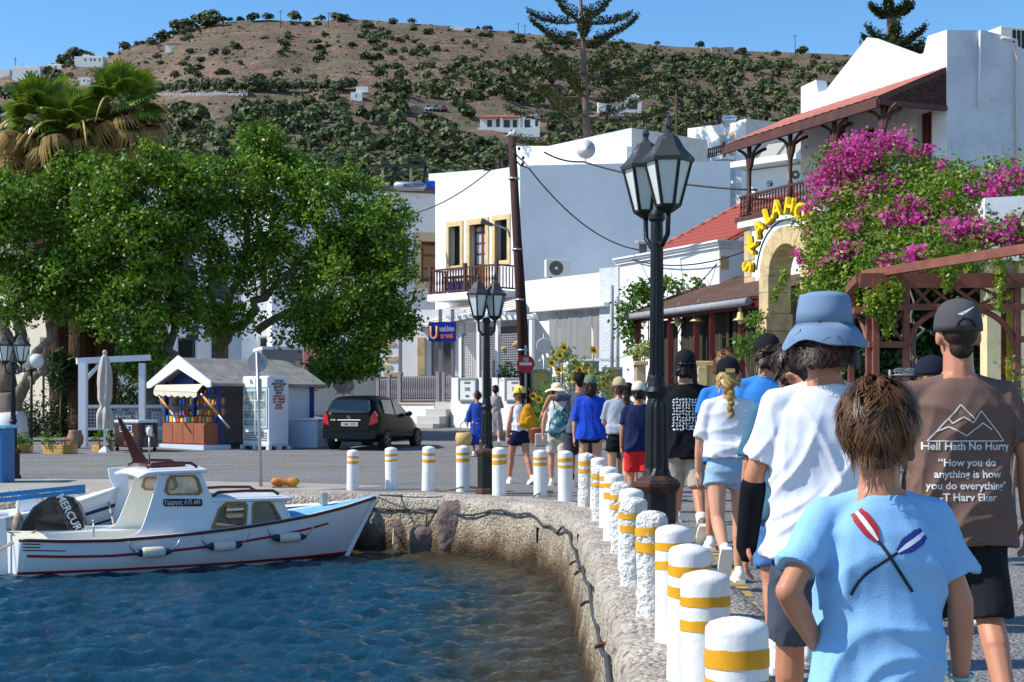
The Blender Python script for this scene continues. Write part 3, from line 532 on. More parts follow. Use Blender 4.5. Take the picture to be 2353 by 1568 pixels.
# ---- sunlit house with the balcony
B2 = Frame((-3.06, 57.3), (.30, 54.0)); B2s = Frame((.30, 54.0), (8.6, 56.6)); zt = 10.33
t = thing('balcony_house', 'tall white house with tan framed windows, a wooden balcony and a bare shaded side wall', 'house', B2(0, .9))
h1, hd, h2 = R4(B2, 1032, 1058, 521, 611), R4(B2, 1080, 1116, 516, 662), R4(B2, 1138, 1166, 506, 599)
mb = MB(); mb.wall(B2, 0, B2.L, .7, zt, .4, [h1, hd, h2]); mb.build('front_wall', mwall, t, True)
mb = MB(); mb.hexa([B2s(.0, .7, 0), B2s(B2s.L, .7, 0), B2s(B2s.L, .7, -.4), B2s(.3, .7, -.4), B2s(0, zt, 0), B2s(B2s.L, 10.95, 0), B2s(B2s.L, 10.95, -.4), B2s(.3, zt, -.4)]); mb.build('side_wall', mwall, t, True)
A, Bq = B2(.2, 0, -.42), B2s(B2s.L - .3, 0, -.42); mb = MB(); mb.panel([(B2(.3, 0, -.5).x, B2(.3, 0, -.5).y), (B2(B2.L - .5, 0, -.6).x, B2(B2.L - .5, 0, -.6).y), (B2s(8, 0, -.6).x, B2s(8, 0, -.6).y), (B2s(8, 0, -7).x, 64), (-2, 64)], lambda u, v, w: Vector((u, v, w)), .7, zt - .35); mb.build('core', mroofw, t, True)
for h, b in ((h1, 0), (h2, 0)): surround(B2, *h, t, .16, .04); pane(B2, h[0] - .0, h[1], h[2], h[3], t, -.3, mglass, msteel, .05, 0)
surround(B2, *hd, t, .18, .04, sill=False)
dl = MB(); f = .09; u0, u1, z0, z1 = hd
for a in ((u0, u0 + f, z0, z1), (u1 - f, u1, z0, z1), ((u0 + u1) / 2 - .05, (u0 + u1) / 2 + .05, z0, z1)): dl.fb(B2, *a, -.3, -.24)
for zz in (0, .32, .36, .53, .70, .87, .97): dl.fb(B2, u0 + f, u1 - f, z0 + (z1 - z0) * zz, z0 + (z1 - z0) * zz + .07, -.3, -.25)
dr = dl.build('balcony_door', mwood2, t, True); mb = MB(); mb.fb(B2, u0 + f, u1 - f, z0 + (z1 - z0) * .36, z1, -.285, -.27); mb.build('pane', mcurt, dr, True); mb = MB(); mb.fb(B2, u0 + f, u1 - f, z0, z0 + (z1 - z0) * .36, -.285, -.265); mb.build('door_panel', mwood2, dr, True)
bw = 1.0; ua, ub, uc = B2.uz(989, 640, bw)[0], B2.uz(1069, 630, bw)[0], B2.uz(1141, 620, bw)[0]; zf = B2.uz(1000, 677, bw)[1]; zr = B2.uz(1000, 620, bw)[1]
mb = MB(); mb.fb(B2, ua - .08, uc + .08, zf - .28, zf, 0.003, bw + .1); mb.build('balcony_slab', mwall, t, True, .02); railing(B2, ua, uc, zf + .06, zr, bw, t, mwood, 24, .035, .06, (ua, ub, uc))
fs = Frame(B2(ua, 0, 0).xy, B2(ua, 0, bw).xy)
for u in (ua, uc):
    for z in (zf + .06, zr - .06): mb = MB(); mb.bar(B2(u, z + .03, .05), B2(u, z + .03, bw), .06, .06); mb.build('side_rail', mwood, t, True)
    for k in range(5):
        p = B2(u, 0, .15 + k * .17); mb = MB(); mb.tube([(p.x, p.y, zf + .1), (p.x, p.y, zr - .08)], .028, 6); mb.build('side_baluster', mwood, t, True)
ct = thing('balcony_table', 'dark wooden table and blue cushions standing on the small balcony', 'table', B2(ua + .6, zf, .5)); mb = MB(); mb.fb(B2, ua + .5, ub - .2, zf + .62, zf + .68, .25, .8); mb.build('table_top', mwood2, ct, True)
for u in (ua + .55, ub - .3):
    for w in (.3, .75): mb = MB(); mb.fb(B2, u, u + .06, zf + .003, zf + .62, w - .03, w + .03); mb.build('leg', mwood2, ct, True)
for k in range(3): mb = MB(); mb.fb(B2, ua + .55 + k * .4, ua + .8 + k * .4, zf + .003, zf + .5, .35, .6); q = mb.build('cushion', M('royal_blue_cloth', (40, 50, 150), .9), None, False, .03); tag(q, ('folded blue cushion leaning at the left end of the balcony', 'blue cushion under the balcony table', 'blue cushion standing beside the balcony door')[k], 'cushion')
mb = MB(); mb.fb(B2, .1, 2.2, zf - .9, zf - .6, .003, .9); mb.build('lower_ledge', mwall, t, True)
dish(px(1347, 372, 54.8) + Vector((0, .3, 0)), 'round grey satellite dish on the shaded flat roof edge before the tall pine', .38, .1, .1)
# ---- pale roofs and houses behind the side wall
def block(name, label, fr, z0, z1, dp=5, wins=(), mat=None, parapet=.0, ztop=None):
    t = thing(name, label, 'house', fr(0, z0)); mb = MB(); mb.wall(fr, 0, fr.L, z0, z1, .3, wins, 0, ztop); mb.build('wall', mat or mwall, t, True); mb = MB(); mb.hexa([fr(.01, z0, -.31), fr(fr.L - .01, z0, -.31), fr(fr.L - .01, z0, -dp), fr(.01, z0, -dp), fr(.01, z1 - .25, -.31), fr(fr.L - .01, z1 - .25, -.31), fr(fr.L - .01, z1 - .25, -dp), fr(.01, z1 - .25, -dp)]); mb.build('core', mroofw, t, True)
    for w in wins: pane(fr, *w, t, -.15, mglass, mwhite)
    return t
def PF(x0, D0, x1, D1): return Frame(((x0 - CX) * D0 / F_, D0), ((x1 - CX) * D1 / F_, D1))
block('flat_roof_house', 'low white flat-roofed house seen behind the side wall under the pine', PF(1185, 68, 1440, 62), 3, px(1185, 336, 68).z, 5, ztop=px(1440, 352, 62).z + .3)
block('flat_roof_house', 'white parapet house behind the street lantern with a raised step', PF(1430, 72, 1590, 70), 3, px(1500, 332, 71).z, 5)
block('white_roof_parapet', 'thin white roof parapet behind the left end of the balcony house', PF(985, 62, 1110, 61), 7, px(1000, 400, 62).z, 3, ztop=px(1110, 390, 61).z)
f = PF(1580, 74, 1703, 70); w1 = R4(f, 1660, 1682, 312, 364); t = block('tan_door_house', 'white cube house with a tan framed blue door and small balcony, solar tank on top', f, 3, px(1600, 287, 73).z, 6, (), ztop=px(1703, 280, 70).z)
f2 = PF(1703, 70, 1785, 73); mb = MB(); mb.wall(f2, 0, f2.L, 3, px(1703, 280, 70).z, .3); mb.build('side_wall', mwall, t, True)
mb = MB(); a = R4(f, 1655, 1687, 306, 366); mb.fb(f, a[0], a[1], a[2], a[3], -.1, .03); mb.build('stone_surround', mstone, t, True); mb = MB(); mb.fb(f, w1[0], w1[1], w1[2], w1[3], -.05, .05); d_ = mb.build('door', M('pale_blue_door', (150, 176, 196), .5), t, True)
rw = R4(f, 1638, 1694, 343, 366); railing(f, rw[0], rw[1], rw[2], rw[3], .8, t, mwood2, 12, .04, .06, (rw[0], rw[1])); mb = MB(); mb.fb(f, rw[0], rw[1], rw[2] - .2, rw[2], .003, .9); mb.build('balcony_slab', mwall, t, True)
tk = thing('water_tank', 'white solar water tank on top of the tan door house', 'tank', px(1676, 281, 71)); a, b = px(1660, 273, 71), px(1692, 273, 71); mb = MB(); mb.tube([a, a + Vector((.1, 0, 0)), b - Vector((.1, 0, 0)), b], [.1, .17, .17, .1], 12); mb.build('cylinder', mwhite, tk, True); mb = MB(); mb.bb(a.x + .1, b.x - .1, 70.85, 71.15, px(1676, 290, 71).z, a.z - .1); mb.build('cradle', mmetal, tk, True)
text_on('lettering', 'MEGASUN', Frame((a.x, 70.82), (b.x, 70.82)), .34, a.z, .003, .12, M('tank_print', (30, 60, 120), .5), tk)
f = PF(1720, 62, 1850, 60); w1 = R4(f, 1762, 1776, 415, 430); t = block('apartment_block', 'white apartment block with solar panels glimpsed between the balcony posts', f, 2, px(1780, 385, 61).z, 5, [w1]); mb = MB(); z_ = px(1780, 382, 61).z; mb.fb(f, -.3, f.L + .2, z_, z_ + .25, -.5, 1.0); mb.build('roof_slab', mwall, t, True)
for k in range(2): mb = MB(); u = .6 + k * 1.1; mb.hexa([f(u, z_ + .3, .3), f(u + .9, z_ + .3, .3), f(u + .9, z_ + .3, .2), f(u, z_ + .3, .2), f(u, z_ + 1.1, -.6), f(u + .9, z_ + 1.1, -.6), f(u + .9, z_ + 1.1, -.7), f(u, z_ + 1.1, -.7)]); q = mb.build('solar_panel', M('panel_grey', (176, 170, 158), .3), None); tag(q, ('tilted solar panel at the left of a pair on the apartment roof', 'tilted solar panel at the right of a pair on the apartment roof')[k], 'solar panel')
ac_unit(px(1828, 404, 60) + Vector((0, -.25, -.3)), .1, 'small white air conditioner hanging on the apartment block', .8)
# ---- one-storey taverna house in front of the side wall
B3 = Frame(((1190 - CX) * 53.1 / F_, 53.1), ((1424 - CX) * 48.5 / F_, 48.5)); zt = 5.88; t = thing('taverna_annex', 'low white taverna building with a clear plastic weather screen', 'building', B3(0, .8))
hw = R4(B3, 1262, 1384, 712, 826); mb = MB(); mb.wall(B3, 0, B3.L, .7, zt, .3, [hw]); mb.build('wall', mwall, t, True); mb = MB(); mb.fb(B3, .02, B3.L - .02, zt - .3, zt - .12, -5, -.31); mb.build('roof', mroofw, t, True)
mb = MB(); mb.fb(B3, .2, B3.L, .7, zt - .4, -3.2, -3.0); mb.build('back_wall', mwall, t, True)
mb = MB(); mb.fb(B3, hw[0] - .8, hw[1] + .45, hw[3] + .0, hw[3] + .16, .003, .3); mb.build('screen_roller', mwhite, t, True, .03)
mb = MB(); k = 26
for i in range(k):
    u0, u1 = (hw[0] + (hw[1] - hw[0]) * j / k for j in (i, i + 1)); w0, w1 = (.05 + .035 * math.sin(j * 1.9) + .02 * math.sin(j * .7) for j in (i, i + 1)); mb.add([B3(u0, hw[2] - .05, w0), B3(u1, hw[2] - .05, w1), B3(u1, hw[3], w1 * .4), B3(u0, hw[3], w0 * .4)], [(0, 1, 2, 3)], 0, True)
mb.build('plastic_screen', GLASS('clear_vinyl', (215, 215, 212), .38, .18), t, True, fix=False)
for x0, x1, y0, y1 in ((1282, 1306, 750, 822), (1330, 1350, 748, 822), (1362, 1378, 742, 822)):
    a = R4(B3, x0, x1, y0, y1, -2.9); mb = MB(); mb.fb(B3, *a, -2.99, -2.93); d_ = mb.build('inner_door', mwood, t, True); mb = MB(); mb.fb(B3, a[0] + .1, a[1] - .1, a[2] + .8, a[3] - .15, -2.93, -2.91); mb.build('pane', mcurt, d_, True)
for x, y in ((1276, 722), (1330, 720), (1372, 712)):
    p = B3(*B3.uz(x, y, -.5), -.5); l = thing('hanging_lamp', 'black bracket lamp behind the plastic screen of the taverna', 'lamp', p, 0, 'bracket lamps behind the plastic screen'); mb = MB(); mb.lathe([(.02, .16), (.05, .14), (.15, 0), (.16, -.02)], 12); mb.build('shade', mblack, l); mb = MB(); mb.tube([(0, 0, .15), (0, .2, .3), (0, .5, .3)], .02, 6); mb.build('bracket', mblack, l)
mb = MB(); mb.fb(B3, B3.L - 1.0, B3.L, .7, zt + .12, .003, .06); mb.build('end_pilaster', mgrey, t, True)
for k, x in enumerate((1405, 1418)): u = B3.uz(x, 700, .1)[0]; mb = MB(); mb.tube([B3(u, 1, .1), B3(u, 5.4 - k * .4, .1)], .05, 8); mb.build('drainpipe', M('pipe_grey', (168, 170, 176), .6), t, True)
ac_unit(px(1282, 645, 53.2) + Vector((0, 0, .05)), .2, 'cream air conditioner standing on the taverna annex roof', 1.15)
# pergola with lattice in front of the balcony house
f = Frame(((1050 - CX) * 53 / F_, 53), ((1225 - CX) * 50.4 / F_, 50.4)); t = thing('lattice_pergola', 'white post pergola with grey lattice panels and corbelled beam', 'pergola', f(0, .8))
zb = f.uz(1130, 755)[1]; zbt = f.uz(1130, 738)[1]
for x in (1060, 1101, 1144, 1222): u = f.uz(x, 800)[0]; mb = MB(); mb.fb(f, u - .07, u + .07, .7, zbt - .003, -.07, .07); mb.build('post', mwhite, t, True)
mb = MB(); mb.fb(f, -.3, f.L + .1, zbt, zbt + .16, -.1, .1); mb.build('beam', mwhite, t, True)
for k in range(11): u = -.2 + k * .3; mb = MB(); mb.fb(f, u, u + .07, zbt + .16, zbt + .26, -.5, .45); mb.build('rafter_end', mwhite, t, True)
lat = M('lattice_grey', (150, 148, 154), .7)
for x0, x1 in ((1064, 1098), (1105, 1141), (1149, 1205)):
    u0, u1, z0, z1 = R4(f, x0, x1, 768, 868); mb = MB(); n = int((u1 - u0) / .085); q = int((z1 - z0) / .085)
    for i in range(n + 1): u = u0 + (u1 - u0) * i / n; mb.fb(f, u - .016, u + .016, z0, z1, -.02, 0)
    for i in range(q + 1): z = z0 + (z1 - z0) * i / q; mb.fb(f, u0, u1, z - .016, z + .016, .001, .018)
    kind(mb.build('lattice_panel', lat, t, True, fix=False), 'stuff')
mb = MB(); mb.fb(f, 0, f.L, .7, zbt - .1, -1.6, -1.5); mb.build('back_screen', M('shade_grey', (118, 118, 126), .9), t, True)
for (x, y, r_) in ((1159, 802, .13), (1191, 790, .16), (1184, 792, .1)): u, z = f.uz(x, y, .04); mb = MB(); mb.ball(f(u, z, .05), (r_, .05, r_ * .7), 10, 6); q = mb.build('wall_ornament', M('straw', (196, 170, 110), .9), None); tag(q, {1159: 'round straw ornament hanging on the lattice', 1191: 'large straw fish ornament on the lattice', 1184: 'small straw fish ornament overlapping the large one on the lattice'}[x], 'ornament')
# striped awning
t = thing('striped_awning', 'long cream and grey striped fabric awning over the car rental shop', 'awning', px(1060, 720, 53)); mcr, mgs = M('awning_cream', (228, 220, 204), .9), M('awning_stripe', (150, 140, 132), .9)
A0, A1, C0, C1 = px(1000, 712, 56.2), px(1205, 684, 53.2), px(948, 752, 53.4), px(1192, 704, 51.4); n = 9
for i in range(n):
    a, b = i / n, (i + 1) / n; P = [A0.lerp(C0, a), A1.lerp(C1, a), A1.lerp(C1, b), A0.lerp(C0, b)]; mb = MB(); mb.hexa([p - Vector((0, 0, .025)) for p in P] + P); mb.build('stripe', mcr if i % 2 == 0 else mgs, t, True)
mb = MB(); mb.bar(C0 + Vector((0, 0, -.04)), C1 + Vector((0, 0, -.04)), .1, .1); mb.build('front_bar', mwhite, t, True)
# car rental shop under it
S = Frame(((868 - CX) * 54.2 / F_, 54.2), ((1066 - CX) * 53.6 / F_, 53.6)); t = thing('rental_shop', 'white car rental shop front with rough tan quoin stones and glass door', 'shop', S(0, .8)); zs = 4.9
sd_ = R4(S, 990, 1046, 775, 868); mb = MB(); mb.wall(S, 0, S.L, .6, zs, .3, [sd_]); mb.build('wall', mwall, t, True); mb = MB(); mb.fb(S, 0, S.L, .6, zs - .1, -3, -2.9); mb.build('back_wall', mgrey, t, True)
mb = MB(); mb.fb(S, .05, S.L, .6, S.uz(900, 866, .05)[1], .003, .06); mb.build('plinth', mgreyd, t, True); a = R4(S, 960, 977, 776, 862); mb = MB(); mb.fb(S, *a, .003, .08); mb.build('door_jamb', mstone2, t, True)
pane(S, *sd_, t, -.1, GLASS('shop_glass', (90, 96, 100), .6), mgreyp, .09); mb = MB(); a = R4(S, 1012, 1030, 776, 860); mb.fb(S, *a, -.5, -.45); mb.build('blind', mcurt, t, True)
for i, (x0, x1, y) in enumerate(((880, 911, 762), (876, 898, 777), (880, 909, 790), (877, 896, 806), (883, 917, 825), (876, 900, 843), (882, 918, 861), (880, 905, 745))):
    u0, u1, z0, z1 = R4(S, x0, x1, y - 5.5, y + 5.5, .02); mb = MB(); k = 12; c = ((u0 + u1) / 2, (z0 + z1) / 2); pl = [(c[0] + (u1 - u0) / 2 * math.copysign(abs(math.cos(a)) ** .55, math.cos(a)) * rng.uniform(.93, 1.05), c[1] + (z1 - z0) / 2 * math.copysign(abs(math.sin(a)) ** .55, math.sin(a)) * rng.uniform(.9, 1.08)) for a in (2 * math.pi * j / k for j in range(k))]; mb.panel(pl, S, -.02, .035); mb.build('quoin_stone', mstone2, t, True)
for x, w in ((866, 2.2), (920, 2.3), (1012, 2.3), (1040, 2.3)): u = S.uz(x, 850, w)[0]; mb = MB(); mb.fb(S, u - .055, u + .055, .5, zs - .15, w - .055, w + .055); mb.build('veranda_post', mgreyp, t, True)
t = thing('shop_sign', 'blue car rental sign board with an orange letter mark hanging under the awning', 'sign', S(2.5, 3.6, 2.6)); sg = Frame(S(0, 0, 2.45).xy, S(S.L, 0, 2.45).xy); a = R4(sg, 985, 1047, 740, 785); mb = MB(); mb.fb(sg, *a, -.1, 0); mb.build('board', M('sign_blue', (22, 40, 150), .4), t, True)
mlg = M('sign_orange', (245, 170, 90), .5); uc, zc = (a[0] + a[1]) / 2, (a[2] + a[3]) / 2; mb = MB(); k = 14; us = sg.uz(997, 765)[0]; pts = [sg(us - .11, zc + .2, .012)] + [sg(us + .11 * -math.cos(math.pi * j / k), zc - .08 - .16 * math.sin(math.pi * j / k), .012) for j in range(k + 1)] + [sg(us + .11, zc + .2, .012)]; mb.tube(pts, .042, 6); mb.build('letter_mark', mlg, t, True)
text_on('lettering', 'autoUnion', sg, sg.uz(1026, 755)[0], sg.uz(1023, 756)[1], .004, .3, M('sign_white', (230, 232, 236), .5), t, stretch=.44); text_on('lettering', 'car rental', sg, sg.uz(1026, 771)[0], sg.uz(1022, 772)[1], .004, .26, M('sign_red_orange', (250, 130, 60), .5), t, bold=True, stretch=.46)
# baluster fence, low walls, steps, menu boards
Lf = Frame(((868 - CX) * 49.6 / F_, 49.6), ((1042 - CX) * 47.6 / F_, 47.6)); t = thing('terrace_fence', 'grey wooden fence with turned balusters along the shop terrace', 'fence', Lf(0, 1)); a = R4(Lf, 920, 1008, 873, 921)
uA, uB = Lf.uz(870, 900)[0], Lf.uz(920, 900)[0]; uC, uD = Lf.uz(1008, 900)[0], Lf.uz(1021, 900)[0]; uE = Lf.uz(1042, 900)[0]
railing(Lf, uA, uB, a[2], a[3] + .05, 0, t, mgreyp, 12, .035, .06, (uA, (uA + uB) / 2)); railing(Lf, uB, uC, a[2], a[3] + .12, 0, t, mgreyp, 17, .045, .07, (uB, uC)); railing(Lf, uD, uE, a[2], a[3] + .1, 0, t, mgreyp, 5, .045, .06, (uD,))
mb = MB(); q = R4(Lf, 940, 1000, 921, 984); mb.fb(Lf, q[0] - 1.2, q[1], .3, a[2] - .12, -.3, .06); w_ = mb.build('low_wall', mwall, None); tag(w_, 'low white wall below the baluster fence, left of the steps', 'wall'); mb = MB(); mb.fb(Lf, q[0] - 1.25, q[1] + .03, a[2] - .12, a[2] - .06, -.33, .1); mb.build('coping', M('rose_coping', (206, 180, 164), .8), w_)
st = thing('entrance_steps', 'short flight of pale stone steps between two low white walls', 'steps', Lf(q[1], .5, .5)); us0, us1 = Lf.uz(1002, 960)[0], Lf.uz(1040, 960)[0]
for k in range(4): mb = MB(); z1 = .48 + .24 * (k + 1); mb.fb(Lf, us0 - .25 + .1 * k, us1 + .1, .3, z1, -1.2, 1.15 - .34 * k); mb.build('step', M('pale_granite', (190, 188, 184), .8, var=.15, vsc=30), st, True)
L2 = Frame(((1036 - CX) * 47.3 / F_, 47.3), ((1206 - CX) * 45.2 / F_, 45.2)); mb = MB(); z1 = L2.uz(1120, 918)[1]; mb.fb(L2, 0, L2.L, .3, z1, -.25, 0); lw = mb.build('low_wall', mwall, None); tag(lw, 'white street wall under the two menu boards', 'wall')
for x0, x1 in ((1037, 1053), (1092, 1107), (1130, 1143), (1147, 1161)): a = R4(L2, x0, x1, 868, 918); mb = MB(); mb.fb(L2, a[0], a[1], z1, a[3], -.24, -.002); mb.build('pier', mwall, lw)
mprint = M('menu_print', (120, 122, 130), .6)
for x0, x1, l in ((1056, 1092, 'framed white menu board of the taverna beside the steps'), (1163, 1204, 'framed white menu board of the taverna next to the leaning pole')):
    a = R4(L2, x0, x1, 872, 918, .05); t = thing('menu_board', l, 'menu board', L2((a[0] + a[1]) / 2, a[2], .05)); mb = MB(); mb.fb(L2, *a, .003, .05); mb.build('board', M('board_white', (220, 222, 226), .5), t, True); mb = MB(); f = .05
    for q in ((a[0] - f, a[0], a[2] - f, a[3] + f), (a[1], a[1] + f, a[2] - f, a[3] + f), (a[0], a[1], a[2] - f, a[2]), (a[0], a[1], a[3], a[3] + f)): mb.fb(L2, *q, 0.002, .08)
    mb.build('frame', mmetal, t, True); uc = (a[0] + a[1]) / 2; wd_ = a[1] - a[0]
    for s_, zz, sz in (('ΜΕΖΕΔΟΠΩΛΕΙΟ', .82, .10), ('TZIVAERI', .5, .17), ('ΤΑΒΕΡΝΑ', .15, .11)): text_on('lettering', s_, L2, uc, a[2] + (a[3] - a[2]) * zz, .052, sz, mprint, t, stretch=.5 * wd_, bold=True)
# yellow and grey planter walls of the taverna garden
for i, (x0, x1, y0, y1, D) in enumerate(((1219, 1264, 855, 915, 44), (1316, 1372, 836, 905, 44.5), (1388, 1426, 850, 905, 43))):
    a, b = px(x0, y0, D), px(x1, y1, D); t = thing('garden_wall', ('yellow garden wall with grey edging beside the leaning pole', 'tall yellow garden wall with grey edging behind the sunflowers', 'yellow garden wall with grey edging beside the stone pillar')[i], 'wall', (a.x, D, zg(D))); mb = MB(); mb.bb(a.x, b.x, D, D + .3, .3, a.z); mb.build('panel', M('pale_yellow_render', (226, 202, 120), .85, var=.08), t, True); mb = MB(); mb.bb(a.x - .06, b.x + .06, D - .06, D + .36, a.z, a.z + .08); mb.bb(a.x - .06, a.x + .08, D - .03, D - .001, .3, a.z); mb.bb(b.x - .08, b.x + .06, D - .03, D - .001, .3, a.z); mb.build('edging', M('edging_grey', (176, 178, 174), .8), t, True)
# ---------------------------------------------------------------- right-hand street front
B4 = Frame(((1424 - CX) * 48.3 / F_, 48.3), ((1653 - CX) * 43 / F_, 43.0)); zt = 6.2; B4s = Frame(B4(B4.L, 0).xy, (B4(B4.L, 0).x + 2.6, 43.9))
t = thing('tile_roof_house', 'white one-storey house with a moulded cornice and red clay tile roof', 'house', B4(0, .6))
mb = MB(); mb.fb(B4, 0, B4.L, .5, zt, -.4, 0); mb.build('front_wall', mwall, t, True); mb = MB(); mb.hexa([B4s(.0, .5, 0), B4s(B4s.L, .5, 0), B4s(B4s.L, .5, -.3), B4s(.2, .5, -.3), B4s(0, zt, 0), B4s(B4s.L, zt, 0), B4s(B4s.L, zt, -.3), B4s(.2, zt, -.3)]); mb.build('side_wall', mwall, t, True)
for k, (h, w) in enumerate(((.09, .08), (.07, .14), (.06, .2))): mb = MB(); z0 = zt - .16 + sum((.09, .07, .06)[:k]); mb.fb(B4, -.15, B4.L + w, z0, z0 + h, -.4, w); mb.build('cornice', mwhite, t, True); mb = MB(); mb.fb(B4s, .01, B4s.L, z0, z0 + h, -.3, w - .01); mb.build('cornice', mwhite, t, True)
mb = MB(); P0 = B4(1.4, zt, -.3)
inn = -B4.n; rise = .5
def roofp(u, k, h=0): q = B4(u, zt + .02 + k * rise + h, -.3 - k); return q
for i in range(7): mb = MB(); mb.fb(B4s, .02, .3 + .1 * (i % 2), .6 + i * .8, 1.0 + i * .8, .002, .03); mb.build('quoin_stone', mstone2, t, True)
mb = MB(); mb.hexa([roofp(1.5, 0, -.06), roofp(B4.L, 0, -.06), roofp(B4.L, 4.3, -.06), roofp(1.5, 4.3, -.06), roofp(1.5, 0, 0), roofp(B4.L, 0, 0), roofp(B4.L, 4.3, 0), roofp(1.5, 4.3, 0)]); mb.build('roof_deck', mtile, t, True)
tm = MB(); n = 6; sl = math.hypot(1, rise)
V = [(.11 * math.cos(math.pi * j / n) * (1 - .12 * e), e * .48, .075 * math.sin(math.pi * j / n) + .03 * (1 - e)) for e in (0, 1) for j in range(n + 1)] + [(.09 * math.cos(math.pi * j / n), e * .48, .06 * math.sin(math.pi * j / n) + .02 * (1 - e)) for e in (0, 1) for j in range(n + 1)]
tm.add(V, [(j, j + 1, n + 2 + j, n + 1 + j) for j in range(n)] + [(j, 2 * n + 2 + j, 2 * n + 3 + j, j + 1) for j in range(n)], 0, True); tme = tm.mesh('roof_tile'); tme.materials.append(mtile)
d3, i3 = Vector((B4.d.x, B4.d.y, 0)), Vector((inn.x, inn.y, rise)).normalized(); mrot = Matrix((d3, i3, d3.cross(i3))).transposed()
nc = int((B4.L - 1.55) / .235)
for i in range(nc):
    for j in range(10):
        o = link('roof_tile', tme, None, t); o.matrix_parent_inverse = MW[t.name].inverted(); o.location = roofp(1.62 + i * .235, j * .42 / sl * 1.0, .012); o.rotation_euler = mrot.to_euler()
for j in range(10): mb = MB(); mb.tube([roofp(1.5, j * .42, .06), roofp(1.5, j * .42 + .44, .09)], [.13, .1], 8); mb.build('verge_tile', mpink, t, True)
ch = thing('metal_chimney', 'small square metal chimney with a cap on the tile roof house', 'chimney', B4(1.0, zt + .06, -.3)); mb = MB(); mb.bb(-.12, .12, -.12, .12, 0, .4); mb.build('flue', mgreyd, ch); mb = MB(); mb.bb(-.25, .25, -.2, .2, .46, .5); mb.build('cap', mwhite, ch)
for x in (-.11, .11): mb = MB(); mb.bb(x - .015, x + .015, -.1, -.07, .4, .46); mb.build('cap_leg', mgreyd, ch)
mb = MB(); q = B4(1.9, zt + .2, -.9); mb.tube([q, q + Vector((.9, .3, .15)), q + Vector((1.3, .5, .2))], [.22, .22, .1], 12); tag(mb.build('flue_duct', msteel, None), 'fat dark metal duct lying along the tile roof edge', 'duct')
# lean-to roof of the taverna terrace
TA, TB = Vector((3.7, 44, 4.17)), Vector((6.75, 36.0, 4.17)); td = (TB - TA); td.z = 0; td.normalize(); tn = Vector((td.y, -td.x, 0)); tin = -tn
t = thing('taverna_terrace', 'taverna terrace under a brown corrugated lean-to roof with dark red posts', 'terrace', (TA.x, TA.y, zg(44))); Lr = (TB - TA).length
mcor = M('brown_corrugated', (104, 78, 66), .75, c2=(78, 56, 48), vsc=3, stretch=(1, 1, 1)); mb = MB(); nC = 300; V = []
for i in range(nC + 1):
    h = .022 * math.cos(i * math.pi / 2); p = TA + td * (Lr * i / nC); V += [p + tn * .12 + Vector((0, 0, h - .03)), p + tin * 2.6 + Vector((0, 0, 1.02 + h))]
mb.add(V, [(2 * i, 2 * i + 2, 2 * i + 3, 2 * i + 1) for i in range(nC)], 0, True); V2 = [v - Vector((0, 0, .05)) for v in V]; mb.add(V2, [(2 * i + 1, 2 * i + 3, 2 * i + 2, 2 * i) for i in range(nC)]); mb.build('corrugated_roof', mcor, t, True, fix=False)
mb = MB(); g0, g1 = TA + tn * .24 - td * .2 + Vector((0, 0, -.16)), TB + tn * .24 - td * 1.2 + Vector((0, 0, -.16)); mb.tube([g0, g1], .105, 12); mb.build('gutter', M('gutter_grey', (150, 150, 156), .6, var=.12, vsc=5), t, True)
mb = MB(); mb.bar(TA + Vector((0, 0, -.22)), TB + Vector((0, 0, -.22)), .14, .2); mb.build('eave_beam', mredw, t, True)
for k in range(9): p = TA + td * (Lr * k / 8.3); mb = MB(); mb.bar(p + Vector((0, 0, -.1)), p + tin * 2.5 + Vector((0, 0, .88)), .08, .1); mb.build('rafter', mwood, t, True)
for u in (.4, 1.9, 2.5, 4.1, 5.0, 6.6, 8.2): p = TA + td * u; mb = MB(); mb.bb(p.x - .07, p.x + .07, p.y - .07, p.y + .07, .2, 3.9); mb.build('post', M('oxblood_paint', (104, 34, 32), .5), t, True)
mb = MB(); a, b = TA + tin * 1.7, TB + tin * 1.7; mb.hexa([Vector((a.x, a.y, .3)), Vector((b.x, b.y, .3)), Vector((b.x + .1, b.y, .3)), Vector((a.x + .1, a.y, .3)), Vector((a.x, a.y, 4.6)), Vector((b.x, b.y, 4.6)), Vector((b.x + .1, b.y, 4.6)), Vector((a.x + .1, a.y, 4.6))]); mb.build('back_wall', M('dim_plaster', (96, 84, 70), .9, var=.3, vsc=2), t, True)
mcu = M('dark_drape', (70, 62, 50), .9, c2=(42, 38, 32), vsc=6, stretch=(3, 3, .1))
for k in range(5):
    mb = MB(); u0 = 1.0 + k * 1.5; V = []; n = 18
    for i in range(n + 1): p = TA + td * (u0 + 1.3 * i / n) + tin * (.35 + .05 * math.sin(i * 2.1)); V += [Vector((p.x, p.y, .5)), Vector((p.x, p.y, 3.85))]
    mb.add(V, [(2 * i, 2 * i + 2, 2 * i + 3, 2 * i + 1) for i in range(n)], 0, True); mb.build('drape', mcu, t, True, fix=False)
mbrass = M('brass_cream', (206, 186, 128), .45, .3)
